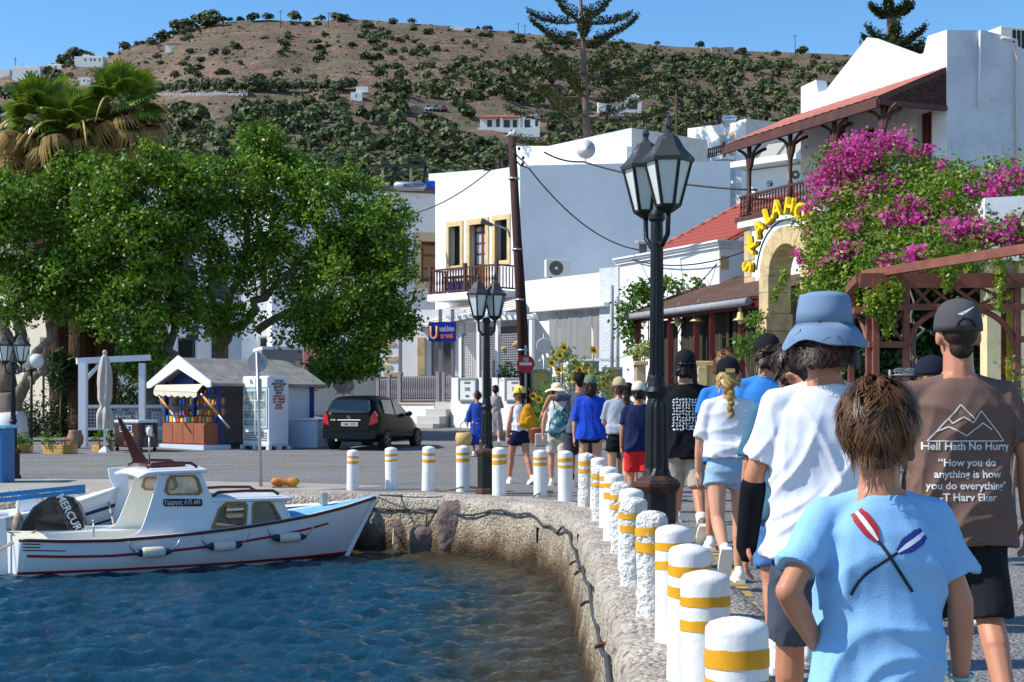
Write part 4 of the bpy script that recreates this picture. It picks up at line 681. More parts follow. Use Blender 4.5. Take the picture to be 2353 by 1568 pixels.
for x, y, D, l in ((1567, 742, 41.6, 'small brass bell lantern hanging from the terrace eave by the vine'), (1612, 738, 40.4, 'small brass bell lantern hanging between the two middle terrace posts'), (1712, 736, 37.9, 'small brass bell lantern hanging from the terrace eave next to the stone arch')):
    p = px(x, y, D) + Vector((-.15, -.2, 0)); q = thing('bell_lantern', l, 'lantern', p); mb = MB(); mb.lathe([(.03, .34), (.06, .3), (.04, .24), (.09, .16), (.1, .06), (.2, 0), (.21, -.02), (.1, -.04)], 14); mb.build('bell_shade', mbrass, q); mb = MB(); mb.ball((0, 0, -.06), .07, 8, 6); mb.build('bulb', M('bulb_glass', (220, 220, 210), .2), q); mb = MB(); mb.tube([(0, 0, .33), (0, 0, .5), (.1, .15, .6)], .015, 6); mb.build('hook', mbrass, q)
for x0, x1, D in ((1602, 1668, 33), (1462, 1484, 40)):
    a, b = px(x0, 830, D), px(x1, 830, D); q = thing('stone_parapet', 'low tan stone parapet with square piers before the taverna terrace' if x0 > 1500 else 'rough stone gate pier beside the vine at the taverna', 'parapet', (a.x, D, zg(D))); mb = MB(); mb.bb(a.x, b.x, D, D + .35, .0, a.z - .12); mb.build('masonry', mstone2, q, True, .02); mb = MB(); mb.bb(a.x - .06, b.x + .06, D - .06, D + .4, a.z - .12, a.z); mb.build('cap_stone', mstone, q, True, .02)
    for k in (0, 1):
        if x0 < 1500: break
        xx = a.x if k == 0 else b.x - .22; mb = MB(); mb.bb(xx, xx + .22, D - .1, D - .002, .0, a.z - .125); mb.build('pier', mstone, q, True, .02)
# ---- hotel
HO = Frame((6.5, 41), (9.05, 35)); HW = Frame((8.3, 41.26), (10.75, 35.5)); HG = Frame((10.75, 35.5), (15.5, 37.0))
t = thing('hotel', 'white two-storey hotel with a stepped gable, wine red doors and a wooden balcony', 'hotel', HO(0, .3))
gp = [HW.uz(x, y) for x, y in ((1841, 200), (1875, 184), (1880, 213), (1897, 208), (1993, 86), (2105, 128), (2122, 123), (2132, 83), (2178, 68))]
zfl = HO.uz(1720, 497)[1]; gp = [(max(0, min(HW.L, u)), z) for u, z in gp]; gp[0] = (0, gp[0][1]); gp[-1] = (HW.L, gp[-1][1])
drs = [R4(HW, 1894, 1912, 322, 420), R4(HW, 1976, 2009, 294, 395), R4(HW, 2103, 2141, 256, 372)]; drs = [(a, b, zfl + .02, d) for a, b, c, d in drs]
mb = MB(); mb.panel([(0, zfl - .3), (HW.L, zfl - .3)] + gp[::-1], HW, -.35, 0, [[(a, c), (a, d), (b, d), (b, c)] for a, b, c, d in drs]); mb.build('gable_wall', mwall, t, True)
for d_ in drs:
    mb = MB(); mb.fb(HW, d_[0], d_[1], d_[2], d_[3], -.3, -.22); o = mb.build('balcony_door', mredw, t, True)
    for k in range(2): mb = MB(); w_ = (d_[1] - d_[0]); mb.fb(HW, d_[0] + w_ * (.08 + .48 * k), d_[0] + w_ * (.44 + .48 * k), d_[2] + .25, d_[3] - .2, -.22, -.2); mb.build('shutter_panel', mredw, o, True)
ztop = HG.uz(2185, 70)[1]; mb = MB(); gg = [(0, .3), (HG.L, .3), (HG.L, ztop - 1.0)] + [HG.uz(x, y) for x, y in ((2345, 110), (2320, 92), (2300, 80), (2260, 70))] + [(0, ztop)]; mb.panel(gg, HG, -.4, 0); mb.build('end_wall', mgrey, t, True)
mb = MB(); mb.hexa([HW(.2, .3, -.4), HW(HW.L, .3, -.4), HG(HG.L, .3, -.5), HW(.2, .3, -6), HW(.2, 8.8, -.4), HW(HW.L, 8.8, -.4), HG(HG.L, 8.8, -.5), HW(.2, 8.8, -6)]); mb.build('core', mroofw, t, True)
mb = MB(); mb.tube([HG(*HG.uz(2249, 72), .05), HG(*HG.uz(2245, 250), .06)], .03, 6); mb.build('hanging_cable', mwhite, t, True); p0 = HG.uz(2328, 100); mb = MB(); mb.tube([HG(p0[0] - .4, p0[1] + .1, .08), HG(p0[0], p0[1] + .05, .12), HG(p0[0] + .05, p0[1] - .5, .08), HG(p0[0] + .1, 3, .08)], .045, 8); mb.build('drainpipe', M('pipe_pale', (206, 202, 196), .6), t, True)
# lower storey out to the balcony line
Q = HO.uz(1716, 500)[0]; mb = MB(); mb.fb(HO, .3, HO.L + .6, .2, zfl - .32, -1.5, 0); mb.build('lower_wall', mwall, t, True); mb = MB(); mb.fb(HO, .1, HO.L + .7, zfl - .32, zfl - .15, -1.6, .14); mb.build('floor_moulding', mwhite, t, True)
for i in range(9): mb = MB(); mb.fb(HO, .28, .28 + (.5 if i % 2 else .34), 2.2 + i * .46, 2.2 + i * .46 + .44, .002, .03); mb.build('quoin_stone', mstone2, t, True)
fl = MB(); fl.fb(HO, -.1, HO.L + .4, zfl - .15, zfl, -1.62, .1); fl.build('balcony_floor', mwood, t, True)
zr = HO.uz(1720, 447)[1]; railing(HO, 0, HO.L + .2, zfl + .05, zr, 0, t, mwood, 46, .032, .07, ()); fe = Frame(HO(0, 0, 0).xy, HO(0, 0, -1.55).xy)
e0, e1 = Vector(HO(0, zfl, 0)), Vector(HO(0, zfl, -1.5))
for z in (zfl + .08, zr - .04): mb = MB(); mb.bar(Vector((e0.x, e0.y, z)), Vector((e1.x, e1.y, z)), .06, .06); mb.build('end_rail', mwood, t, True)
eave = HO.uz(1700, 328)[1]; wl = HW.uz(2178, 153)[1]
R0, R1, R2, R3 = HO(-.35, eave, .25), HO(HO.L + .12, eave, .25), HW(HW.L - .02, wl, .002), HO(-.35, wl, -1.75)
mb = MB(); n = 40; V = []
for i in range(n + 1):
    k = i / n; h = .018 * (i % 2); a, b = R0.lerp(R1, k), R3.lerp(R2, k); V += [a + Vector((0, 0, h)), b + Vector((0, 0, h))]
mb.add(V, [(2 * i, 2 * i + 2, 2 * i + 3, 2 * i + 1) for i in range(n)]); mb.build('balcony_roof', mpink, t, True, fix=False)
mb = MB(); dn = Vector((0, 0, .06)); mb.hexa([R0 - dn * 2, R1 - dn * 2, R2 - dn * 2, R3 - dn * 2, R0 - dn * .3, R1 - dn * .3, R2 - dn * .3, R3 - dn * .3]); mb.build('roof_boarding', mwood, t, True)
mb = MB(); mb.bar(R0 + Vector((0, 0, -.18)), R1 + Vector((0, 0, -.18)), .1, .2); mb.build('eave_beam', mwood, t, True)
# lattice end of the roof
ea, eb = R1 - Vector((0, 0, .15)), R2 - Vector((0, 0, .15)); ec = Vector((eb.x, eb.y, ea.z)); mb = MB(); mb.add([ea, ec, eb, ea + Vector((.02, .05, 0)), ec + Vector((.02, .05, 0)), eb + Vector((.02, .05, 0))], [(0, 1, 2), (5, 4, 3), (0, 3, 4, 1), (1, 4, 5, 2), (2, 5, 3, 0)]); mb.build('gable_lattice', M('lattice_brown', (78, 44, 38), .8, c2=(40, 22, 20), vsc=16, ramp=(.45, .55)), t, True)
mb = MB(); mb.bar(ea, ec, .1, .12); mb.build('tie_beam', mwood, t, True)
for x, y0 in ((1722, 335), (1816, 308), (1917, 276), (2029, 240)):
    u = HO.uz(x, 400)[0]; p = HO(u, 0, 0); mb = MB(); mb.lathe([(.075, zfl), (.075, zr), (.055, zr + .1), (.06, zr + .8), (.08, zr + .9), (.055, zr + 1.0), (.07, eave - .1)], 10, (p.x, p.y, 0)); mb.build('balcony_post', mwood, t, True)
    for sg_ in (-1, 1, 0):
        d_ = Vector((HO.d.x, HO.d.y, 0)) * sg_ if sg_ else Vector((-HO.n.x, -HO.n.y, 0)); a = Vector((p.x, p.y, eave - .95)); b = Vector((p.x, p.y, eave - .22)) + d_ * .55; c = Vector((p.x, p.y, eave - .45)) + d_ * .14
        mb = MB(); mb.tube([a, a.lerp(c, .5) + d_ * .02, c, c.lerp(b, .5) + Vector((0, 0, .03)), b], .045, 6); mb.build('curved_brace', mwood, t, True)
for x, y, l in ((1932, 308, 'black wall lantern between the first two balcony posts of the hotel'), (2040, 262, 'black wall lantern beside the nearest hotel balcony door')):
    u, z = HW.uz(x, y, .3); q = thing('wall_lantern', l, 'lantern', HW(u, z, .3)); mb = MB(); mb.lathe([(.02, .32), (.06, .26), (.13, .16), (.12, .13), (.08, -.12), (.03, -.18)], 6, sm=False); mb.build('lantern_body', mblack, q); mb = MB(); mb.tube([HW(u, z + .3, .3), HW(u, z + .42, .2), HW(u, z + .3, .02)], .02, 6); mb.build('bracket', mblack, q, True)
ac = thing('rooftop_air_conditioner', 'large pale air conditioner with a dark grille on the hotel roof edge', 'air conditioner', HG(*HG.uz(2345, 100), -1)); a = R4(HG, 2300, 2400, 64, 115, -1.0); mb = MB(); mb.fb(HG, a[0], a[1], a[2] - .5, a[3], -1.8, -1.0); mb.build('casing', mac, ac, True, .02)
for i in range(9):
    u0 = a[0] + .35 + i * .14; mb = MB(); mb.fb(HG, u0, u0 + .1, a[2] + .0, a[3] - .08, -1.0, -.985); mb.build('grille_slot', mblack, ac, True)
mb = MB(); a = HG.uz(2249, 66); mb.fb(HG, a[0] - .7, a[0] + .7, ztop + .02, ztop + .09, -1.2, -.4); tag(mb.build('roof_board', msteel, None), 'thin dark board lying on the hotel parapet', 'board')
# ---- stone arch with the letters
AR = Frame((5.94, 34.5), (5.94 + .37 * 2.2, 34.5 - .93 * 2.2)); t = thing('stone_arch', 'tall weathered sandstone archway at the hotel entrance', 'arch', AR(0, .2)); Wd = 2.2; rI, rO = .68, 1.1; zc, uc = 4.42, 1.1
for s_, (u0, u1) in enumerate(((0, uc - rI), (uc + rI, Wd))):
    z = .1; k = 0
    while z < zc - .01:
        h = min(.42 + .08 * ((k * 7 + s_) % 3), zc - z); e = .05 if z < 3.2 else 0; mb = MB(); mb.fb(AR, u0 - (e if s_ == 0 else 0), u1 + (e if s_ else 0), z + .004, z + h - .004, -.62 - e, .002 * k + e); mb.build('pier_stone', mstone2, t, True, .015); z += h; k += 1
nv = 13
for i in range(nv):
    a0, a1 = math.pi - math.pi * (i + .01) / nv, math.pi - math.pi * (i + .99) / nv; mb = MB(); pl = [(uc + rI * math.cos(a0), zc + rI * math.sin(a0)), (uc + rI * math.cos((a0 + a1) / 2), zc + rI * math.sin((a0 + a1) / 2)), (uc + rI * math.cos(a1), zc + rI * math.sin(a1)), (uc + rO * math.cos(a1), zc + rO * math.sin(a1)), (uc + rO * math.cos((a0 + a1) / 2), zc + rO * math.sin((a0 + a1) / 2)), (uc + rO * math.cos(a0), zc + rO * math.sin(a0))]
    mb.panel(pl, AR, -.62, .003 * (i % 3)); mb.build('voussoir', mstone2, t, True, .012)
my, mlb = M('sign_yellow', (250, 205, 20), .45), mblack
sgn = thing('hotel_letters', 'yellow raised letters spelling the hotel name around the stone arch', 'sign', AR(uc, zc + rO)); mb = MB(); rr = rO + .13; mb.tube([AR(uc + rr * math.cos(a), zc + rr * math.sin(a), .0) for a in np.linspace(R(172), R(5), 24)], .02, 6); mb.build('support_rail', mblack, sgn, True)
for ch_, ang in zip('SKALAHOTEL', (170, 150, 131, 114, 98, 77, 59, 43, 27, 11)):
    a = R(ang); rl = rO + .42; text_on('letter', ch_, AR, uc + rl * math.cos(a), zc + rl * math.sin(a), .06, .56, my, sgn, bold=True, extrude=.05, rot=a - R(90)); text_on('letter_back', ch_, AR, uc + rl * math.cos(a), zc + rl * math.sin(a), -.02, .56, mlb, sgn, bold=True, extrude=.02, rot=a - R(90))
# ---- brown wooden pergola on the right
mper = M('pergola_brown', (138, 84, 66), .7, c2=(108, 60, 46), vsc=3, ramp=(.35, .7)); D = 23.5; t = thing('wooden_pergola', 'brown wooden pergola with arched braces under the bougainvillea', 'pergola', px(2005, 929, D)); 
def pbar(x0, y0, x1, y1, D0=D, D1=D, w=.125, h=.12, nm='beam'): mb = MB(); mb.bar(px(x0, y0, D0), px(x1, y1, D1), w, h); mb.build(nm, mper, t, True)
pbar(1975, 640, 2420, 640, h=.16); pbar(1975, 656, 2420, 656, D - .06, D - .06, .05, .08); pbar(1985, 706, 2420, 706, h=.1); pbar(1985, 632, 2420, 562, D + .5, 20.3, .12, .14); pbar(1975, 640, 1950, 668, D, 27, h=.14); pbar(1972, 712, 1950, 732, D, 27, h=.1); pbar(1995, 792, 2090, 792, h=.1); pbar(2330, 780, 2420, 780, h=.1)
for x, D_ in ((1997, D + .1), (2012, D - .05), (2082, D), (2337, D), (1955, 27)):
    a, b = px(x, 640, D_), px(x, 929, D_); mb = MB(); mb.bb(a.x - .05, a.x + .05, D_ - .05, D_ + .05, 0, a.z); mb.build('post', mper, t, True)
for x0, x1 in ((2014, 2080), (2100, 2140), (2140, 2190), (2190, 2250), (2250, 2335)): pbar(x0, 660, x1, 702, w=.03, h=.05, nm='cross_brace'); pbar(x0, 702, x1, 660, D + .03, D + .03, .03, .05, 'cross_brace')
for a, b in (((2016, 712), (2080, 790)), ((2080, 712), (2016, 790))): pbar(*a, *b, D, D, .03, .05, 'cross_brace')
mb = MB(); A_, B_ = px(2086, 800, D), px(2330, 800, D); mb.tube([px(2208 - 122 * math.cos(k), 800 - 94 * math.sin(k), D) for k in np.linspace(0, math.pi, 18)], .05, 6); mb.build('arched_brace', mper, t, True)
mb = MB(); mb.tube([px(1968, 718, 24.5), px(1978, 735, 24.2), px(1988, 765, 23.9), px(1994, 800, 23.6)], .04, 6); mb.build('arched_brace', mper, t, True)
# white house end and columns behind the pergola
mbz = MB(); a, b = px(2263, 455, 27.5), px(2420, 600, 27.5); tw = thing('white_garden_house', 'white garden house end with cream columns behind the pergola', 'house', (a.x, 27.5, 0)); mbz.hexa([(a.x, 27.5, b.z), (a.x + 4, 27.0, b.z), (a.x + 4, 31, b.z), (a.x, 31, b.z), (a.x, 27.5, a.z), (a.x + 4, 27.0, a.z + .15), (a.x + 4, 31, a.z), (a.x, 31, a.z)]); mbz.build('upper_wall', mwall, tw, True)
for x0, x1 in ((2268, 2300), (2342, 2372)):
    a = px(x0, 600, 27.6); b = px(x1, 929, 27.6); mb = MB(); mb.bb(a.x, b.x, 27.6, 28.0, 0, a.z); mb.build('column', M('cream_render', (226, 214, 168), .8, var=.1), tw, True)
a, b = px(2300, 640, 28.2), px(2345, 929, 28.2); mb = MB(); mb.bb(a.x, b.x, 28.2, 28.3, 0, a.z); o = mb.build('door', mwood2, tw, True); mb = MB(); mb.bb(a.x + .1, b.x - .1, 28.17, 28.2, .5, a.z - .3); mb.build('glazing', M('amber_glass', (190, 170, 60), .3), o, True)
# iron garden bench
D = 20; t = thing('iron_bench', 'pale wrought iron garden bench with scrolled back under the pergola', 'bench', px(2080, 929, D) - Vector((0, 0, EYE))); mi_ = M('pale_iron', (150, 150, 148), .5, .4); zs_ = .45
for x in (2045, 2115): a = px(x, 880, D); mb = MB(); mb.tube([(a.x, D, 0), (a.x, D, px(x, 850, D).z)], .02, 6); mb.build('leg', mi_, t, True); mb = MB(); mb.tube([(a.x, D - .45, 0), (a.x, D - .45, .62)], .02, 6); mb.build('leg', mi_, t, True); mb = MB(); mb.tube([(a.x, D - .45, .62), (a.x, D, .66)], .02, 6); mb.build('armrest', mi_, t, True)
for y in (862, 880, 896): mb = MB(); mb.tube([px(2045, y, D), px(2115, y, D)], .015, 6); mb.build('back_rail', mi_, t, True)
for k in range(5):
    for s_ in (-1, 1):
        c = px(2080 + s_ * (5 + k * 6.5), 855 + abs(k - 1) * 1.5 if k < 3 else 888, D); mb = MB(); mb.tube([c + Vector((math.cos(a) * .055 * (1 - a / 16) * s_, 0, math.sin(a) * .055 * (1 - a / 16))) for a in np.linspace(0, 9, 18)], .009, 5); mb.build('scroll', mi_, t, True)
a, b = px(2045, 900, D), px(2115, 900, D); mb = MB(); mb.bb(a.x, b.x, D - .45, D, zs_ - .03, zs_); mb.build('seat', mi_, t, True)
# ---- left: white town buildings behind the trees
for (x0, D0, x1, D1, yt, l, nm) in ((-60, 60, 215, 58, 640, 'pale cream shop building at the far left behind the trees', 'town_building'), (205, 57, 560, 59, 420, 'large white building behind the fig trees, glimpsed through the leaves', 'town_building'), (555, 58, 868, 57.5, 500, 'white house with tan corner stones behind the right fig tree', 'town_building')):
    f = PF(x0, D0, x1, D1); zt = px(x0, yt, D0).z; wn = []
    for k in range(4):
        for zz in (2.6, 5.6):
            u = f.L * (.12 + .22 * k)
            if zz + 1.6 < zt - .3: wn.append((u, u + .8, zz, zz + 1.5))
    t = block(nm, l, f, .5, zt, 4, wn, M('cream_wall', (236, 224, 196), .85) if x0 < 0 else None)
for (x0, x1, y0, y1, D, c, l) in ((88, 105, 797, 832, 50, (244, 180, 40), 'small orange yellow projecting shop sign behind the left tree'), (112, 136, 797, 815, 52, (80, 180, 220), 'light blue shop banner behind the orange sign'), (427, 455, 752, 782, 53, (20, 60, 52), 'dark green shop sign with pale lettering behind the kiosk'), (696, 730, 800, 900, 48, (226, 150, 150), 'faded pink advertising panel beside the kiosk'), (702, 715, 875, 905, 47.8, (220, 90, 150), 'small magenta poster on the advertising panel')):
    a, b = px(x0, y0, D), px(x1, y1, D); mb = MB(); mb.bb(a.x, b.x, D, D + .12, b.z, a.z); o = mb.build('shop_sign', M('panel_%d' % x0, c, .6), None, False, .02); tag(o, l, 'sign')
    if x0 == 427: text_on('lettering', 'ΙΜΠΕΡΙΑΛ', Frame((a.x, D - .01), (b.x, D - .01)), (b.x - a.x) / 2, (a.z + b.z) / 2, .002, .14, mwhite, o, world=False)
    mb = MB(); mb.bb((a.x + b.x) / 2 - .03, (a.x + b.x) / 2 + .03, D + .13, D + .2, zg(D) - .2, a.z); mb.build('bracket_post', msteel, o)
f = PF(690, 55.3, 868, 56.2); t = thing('shop_awning', 'grey flat shop canopy with a white upper edge behind the kiosk roof', 'canopy', f(0, 3)); zc_ = px(780, 806, 55.7).z; mb = MB(); mb.fb(f, -1.5, f.L, zc_ - .35, zc_, -2.5, .3); mb.build('fascia', mgreyp, t, True); mb = MB(); mb.fb(f, -1.5, f.L, zc_, zc_ + .12, -2.5, .34); mb.build('top_edge', mwhite, t, True)
for u in (0, f.L - .1): mb = MB(); mb.fb(f, u, u + .1, .4, zc_ - .35, -.1, 0); mb.build('post', mgreyp, t, True)
mb = MB(); mb.fb(f, -.3, f.L, .5, zc_ - .2, -2.3, -2.2); mb.build('shop_front', M('blurry_display', (176, 160, 150), .7, c2=(110, 92, 88), vsc=1.1, det=3), t, True)
# ---- utility pole, street light, wires, signs
pb, pt = Vector((.47, 44, zg(44))), px(1176, 316, 44); t = thing('utility_pole', 'tall dark brown wooden utility pole leaning before the balcony house', 'pole', pb); mb = MB(); mb.tube([pb - Vector((0, 0, .3)), pb.lerp(pt, .5), pt], [.17, .15, .125], 10); mb.build('shaft', M('creosote_timber', (62, 38, 32), .85, var=.3, vsc=3, stretch=(3, 3, .3)), t, True)
for k in (.28, .45, .62, .86): c = pb.lerp(pt, k); mb = MB(); mb.lathe([(.17, -.03), (.17, .03)], 12, c); mb.build('steel_band', mmetal, t, True)
mb = MB(); mb.tube([pb + Vector((.17, -.12, .2)), pb.lerp(pt, .5) + Vector((.15, -.1, 0)), pt + Vector((.12, -.08, -1))], .022, 6); mb.build('riser_cable', mblack, t, True)
lp = px(1172, 545, 43.8); la = px(1130, 516, 42.8); mb = MB(); mb.tube([lp, px(1167, 528, 43.6), px(1150, 521, 43.2), la], .03, 8); mb.build('light_arm', mmetal, t, True); mb = MB(); lh = px(1104, 510, 42.2); mb.hexa([la + Vector(q) for q in ((-.02, -.07, -.07), (.02, .07, -.07), (.02, .07, .04), (-.02, -.07, .04))] + [lh + Vector(q) for q in ((0, -.13, -.03), (0, .13, -.03), (.05, .13, .1), (.05, -.13, .1))]); mb.build('light_head', mgreyd, t, True)
for k in range(7): c = px(1180 + rng.uniform(-4, 26), 335 + k * 7, 43.9); mb = MB(); mb.lathe([(.03, -.05), (.05, 0), (.03, .05)], 8, c); mb.build('insulator', mblack, t, True)
mb = MB(); mb.tube([px(1172, 342, 43.9), px(1190, 360, 43.8), px(1204, 372, 43.8), px(1216, 388, 43.8), px(1196, 380, 43.8), px(1182, 366, 43.8), px(1178, 350, 43.9)], .025, 6); mb.build('cable_loops', mblack, t, True)
gull = thing('seagull', 'small white gull perched on top of the utility pole', 'bird', pt); mb = MB(); mb.ball((0, 0, .1), (.11, .06, .06), 10, 7, rot=Matrix.Rotation(.35, 3, 'Y')); mb.ball((.09, 0, .19), .042, 8, 6); mb.tube([(.05, 0, .12), (.08, 0, .19)], [.05, .035], 8); mb.tube([(-.08, 0, .08), (-.2, 0, .03)], [.04, .008], 6); mb.tube([(.02, .02, 0), (.02, .02, .06)], .006, 5); mb.tube([(.02, -.02, 0), (.02, -.02, .06)], .006, 5); g_ = remesh(mb, .008, 2); link('body', g_, M('gull_white', (220, 220, 222), .8), gull); mb = MB(); mb.tube([(.125, 0, .19), (.17, 0, .18)], [.012, .003], 6); mb.build('beak', M('beak_yellow', (200, 160, 50), .5), gull)
def wire(pts, r, label, D=None):
    P = []; 
    for (a, b, sag) in pts:
        for k in np.linspace(0, 1, 14): q = a.lerp(b, k); q.z -= sag * 4 * k * (1 - k); P.append(q)
    mb = MB(); mb.tube(P, r, 5); o = mb.build('overhead_cable', mblack, None); tag(o, label, 'cable'); return o
wire([(px(1216, 388, 43.8), px(1470, 575, 47.5), .5)], .022, 'overhead cable running down from the pole to the tile roof house')
wire([(px(1250, 350, 44), px(1340, 372, 44.5), .1), (px(1340, 372, 44.5), px(1740, 437, 40.5), .18)], .028, 'thick overhead cable crossing the shaded wall to the hotel balcony')
wire([(px(1178, 345, 44), px(905, 498, 52), .45)], .02, 'thin overhead cable running left from the pole to the trees')
wire([(px(1430, 590, 48), px(1712, 578, 41.5), .35)], .022, 'slack grey cable hanging along the tile roof house')
wire([(px(1660, 590, 43), px(1560, 690, 44), .1)], .02, 'short cable slanting down to the terrace roof')
t = thing('no_entry_sign', 'round red no entry sign with a white bar and sticker on a pale post', 'road sign', px(1208, 985, 42) * 1.0); D = 42; c = px(1208, 837, D); t.location = (c.x, D, zg(D)); MW[t.name] = Matrix.Translation(t.location)
mb = MB(); mb.tube([(c.x, D + .06, zg(D) - .1), (c.x, D + .06, c.z + .55)], .035, 8); mb.build('post', M('post_pale', (190, 186, 176), .6), t, True); mb = MB(); mb.tube([(c.x, D, c.z), (c.x, D + .02, c.z)], .265, 28, sm=False); mb.build('disc', M('sign_red', (190, 24, 32), .4), t, True)
mb = MB(); mb.bb(c.x - .18, c.x + .18, D - .006, D - .001, c.z - .035, c.z + .045); mb.build('white_bar', mwhite, t, True); mb = MB(); mb.bb(c.x - .07, c.x + .08, D - .006, D - .001, c.z + .06, c.z + .19); mb.build('sticker', M('sticker', (214, 190, 196), .6, c2=(150, 60, 70), vsc=22, ramp=(.5, .56)), t, True)
D = 45.5; c = px(1250, 795, D); t = thing('round_mirror', 'pale grey round disc of a traffic mirror seen from behind on a post', 'mirror', (c.x, D, zg(D))); mb = MB(); mb.tube([(c.x, D - .02, c.z), (c.x, D, c.z)], [.23, .25], 28, sm=False); mb.build('disc', M('dull_disc', (190, 194, 198), .6), t, True); mb = MB(); mb.tube([(c.x, D + .05, zg(D) - .1), (c.x, D + .05, c.z + .4)], .03, 8); mb.build('post', mmetal, t, True)
D = 23.7; c = px(590, 833, D); bpt = ground_at(600, 1119); t = thing('back_of_road_sign', 'grey back of a round road sign on a thin leaning galvanised post', 'road sign', bpt); mb = MB(); mb.tube([bpt - Vector((0, 0, .1)), Vector((c.x, D + .03, c.z + .17))], .028, 10); mb.build('post', mmetal, t, True); mb = MB(); mb.tube([(c.x, D + .06, c.z), (c.x, D + .075, c.z)], .165, 28, sm=False); mb.build('disc', M('sign_back', (150, 152, 156), .5, .3), t, True)
mb = MB(); mb.bb(c.x - .03, c.x + .07, D + .05, D + .07, c.z - .62, c.z - .27); mb.build('lower_plate', M('sign_back', (150, 152, 156), .5, .3), t, True); mb = MB(); mb.bb(c.x + .05, c.x + .1, D + .054, D + .059, c.z - .02, c.z + .04); mb.build('sticker', M('blue_sticker', (60, 150, 200), .5), t, True)
mb = MB(); mb.tube([(c.x - .02, D - .03, c.z - .62), (c.x - .02, D - .03, c.z - 1.2)], .012, 6); mb.build('conduit', mwhite, t, True)
# ---------------------------------------------------------------- vegetation
def foliage(blobs, dens, size, asp=.5, clump=.3, per=34, tone=(0, 1), up=.45, inner=.55):
    """leaves in small clumps over the lumpy skin of several blobs"""
    VV, FF, AA, off = [], [], [], 0
    for c, r, k in blobs:
        r = np.array(r); n = max(3, int(dens * k * (r[0] * r[1] + r[1] * r[2] + r[0] * r[2]) / 3 * 12.6)); d = rng.normal(size=(n, 3)); d /= np.linalg.norm(d, axis=1, keepdims=True)
        q = np.array(c) + d * r * ((inner + (1.12 - inner) * rng.uniform(0, 1, n) ** .5) * (1 + .22 * vnoise(d * r * 1.1 + np.array(c), .9, 4, 2)))[:, None]; base = rng.uniform(tone[0], tone[1] * .6, n)
        P = np.repeat(q, per, 0) + rng.normal(size=(n * per, 3)) * clump * np.array([1, 1, .7]); N = np.repeat(d, per, 0) * .9 + rng.normal(size=(n * per, 3)) * .75; N[:, 2] += up
        v, f, a = cards(P, N, size, asp, np.clip(np.repeat(base, per) + rng.uniform(-.1, .45, n * per) * (tone[1] - tone[0]), 0, 1)); VV.append(v); FF.append(f + off); AA.append(a); off += len(v)
    return np.concatenate(VV), np.concatenate(FF), np.concatenate(AA)
def limb(mb, a, b, r0, r1, bend=.3, n=7, seed=0):
    r = np.random.default_rng(seed); a, b = Vector(a), Vector(b); L = (b - a).length; P = []
    for i in range(n + 1):
        k = i / n; p = a.lerp(b, k); p += Vector(r.normal(size=3)) * bend * L * .07 * math.sin(math.pi * k); p.z += bend * L * .25 * math.sin(math.pi * k) * .5; P.append(p)
    mb.tube(P, [r0 + (r1 - r0) * (i / n) for i in range(n + 1)], 9)
mbark = M('fig_bark', (132, 120, 106), .9, c2=(88, 78, 68), vsc=2.5, bump=.6, bsc=9, stretch=(1, 1, .5), ramp=(.35, .7)); mlime = M('limewash', (222, 222, 220), .85)
mfig = LEAF('fig_leaf', (46, 86, 16), (136, 172, 48), .42, .35, .45)
def fig_tree(label, base, top, blobs, limbs, rb, dens=1., seed=0, lime=True):
    t = thing('fig_tree', label, 'tree', base); B3_ = []
    for (x, y, rx, ry, D, k) in blobs: c = px(x, y, D); s = D / F_; B3_.append(((c.x, c.y, c.z), (rx * s, (rx + ry) / 2 * s * 1.1, ry * s), k))
    SB = []
    for c, rr, k in B3_:
        for j in range(15): d = rng.normal(size=3); d /= np.linalg.norm(d); q = rng.uniform(.26, .46); SB.append((tuple(np.array(c) + d * np.array(rr) * (1.02 - q * .62)), tuple(np.array(rr) * q * rng.uniform(.8, 1.15, 3)), k))
        SB.append((c, tuple(np.array(rr) * .6), k * .5))
    v, f, a = foliage(SB, 3.3 * dens, .14, .55, .17, 34); link('crown', npmesh('crown', v, f, False, a), mfig, t, True)
    mb = MB(); top = Vector(top); limb(mb, base - Vector((0, 0, .2)), top, rb, rb * .72, .25, 8, seed); mb.build('trunk', mbark, t, True)
    for i, (k, (x, y, D), r0) in enumerate(limbs): mb = MB(); limb(mb, top if k is None else px(*k), px(x, y, D), r0, r0 * .35, .5, 9, seed + i + 1); mb.build('limb', mbark, t, True)
    r = np.random.default_rng(seed + 50)
    mb = MB()
    for c, rr, k in B3_:
        for j in range(7): d = Vector(r.normal(size=3)); d.normalize(); limb(mb, c, Vector(c) + Vector((d.x * rr[0], d.y * rr[1], d.z * rr[2])) * .9, .035, .01, .4, 4, seed + j)
    kind(mb.build('twigs', mbark, t, True), 'stuff')
    if lime: mb = MB(); p = base; mb.tube([p - Vector((0, 0, .1)), p + Vector((-.02, 0, .45)), p + Vector((-.05, 0, .8))], [rb * 1.2, rb * 1.12, rb * 1.06], 14); mb.build('limewash_band', mlime, t, True)
    return t
g = ground_at(378, 1010); g.y = 40.6; g.x = (372 - CX) * 40.6 / F_; g.z = zg(40.6)
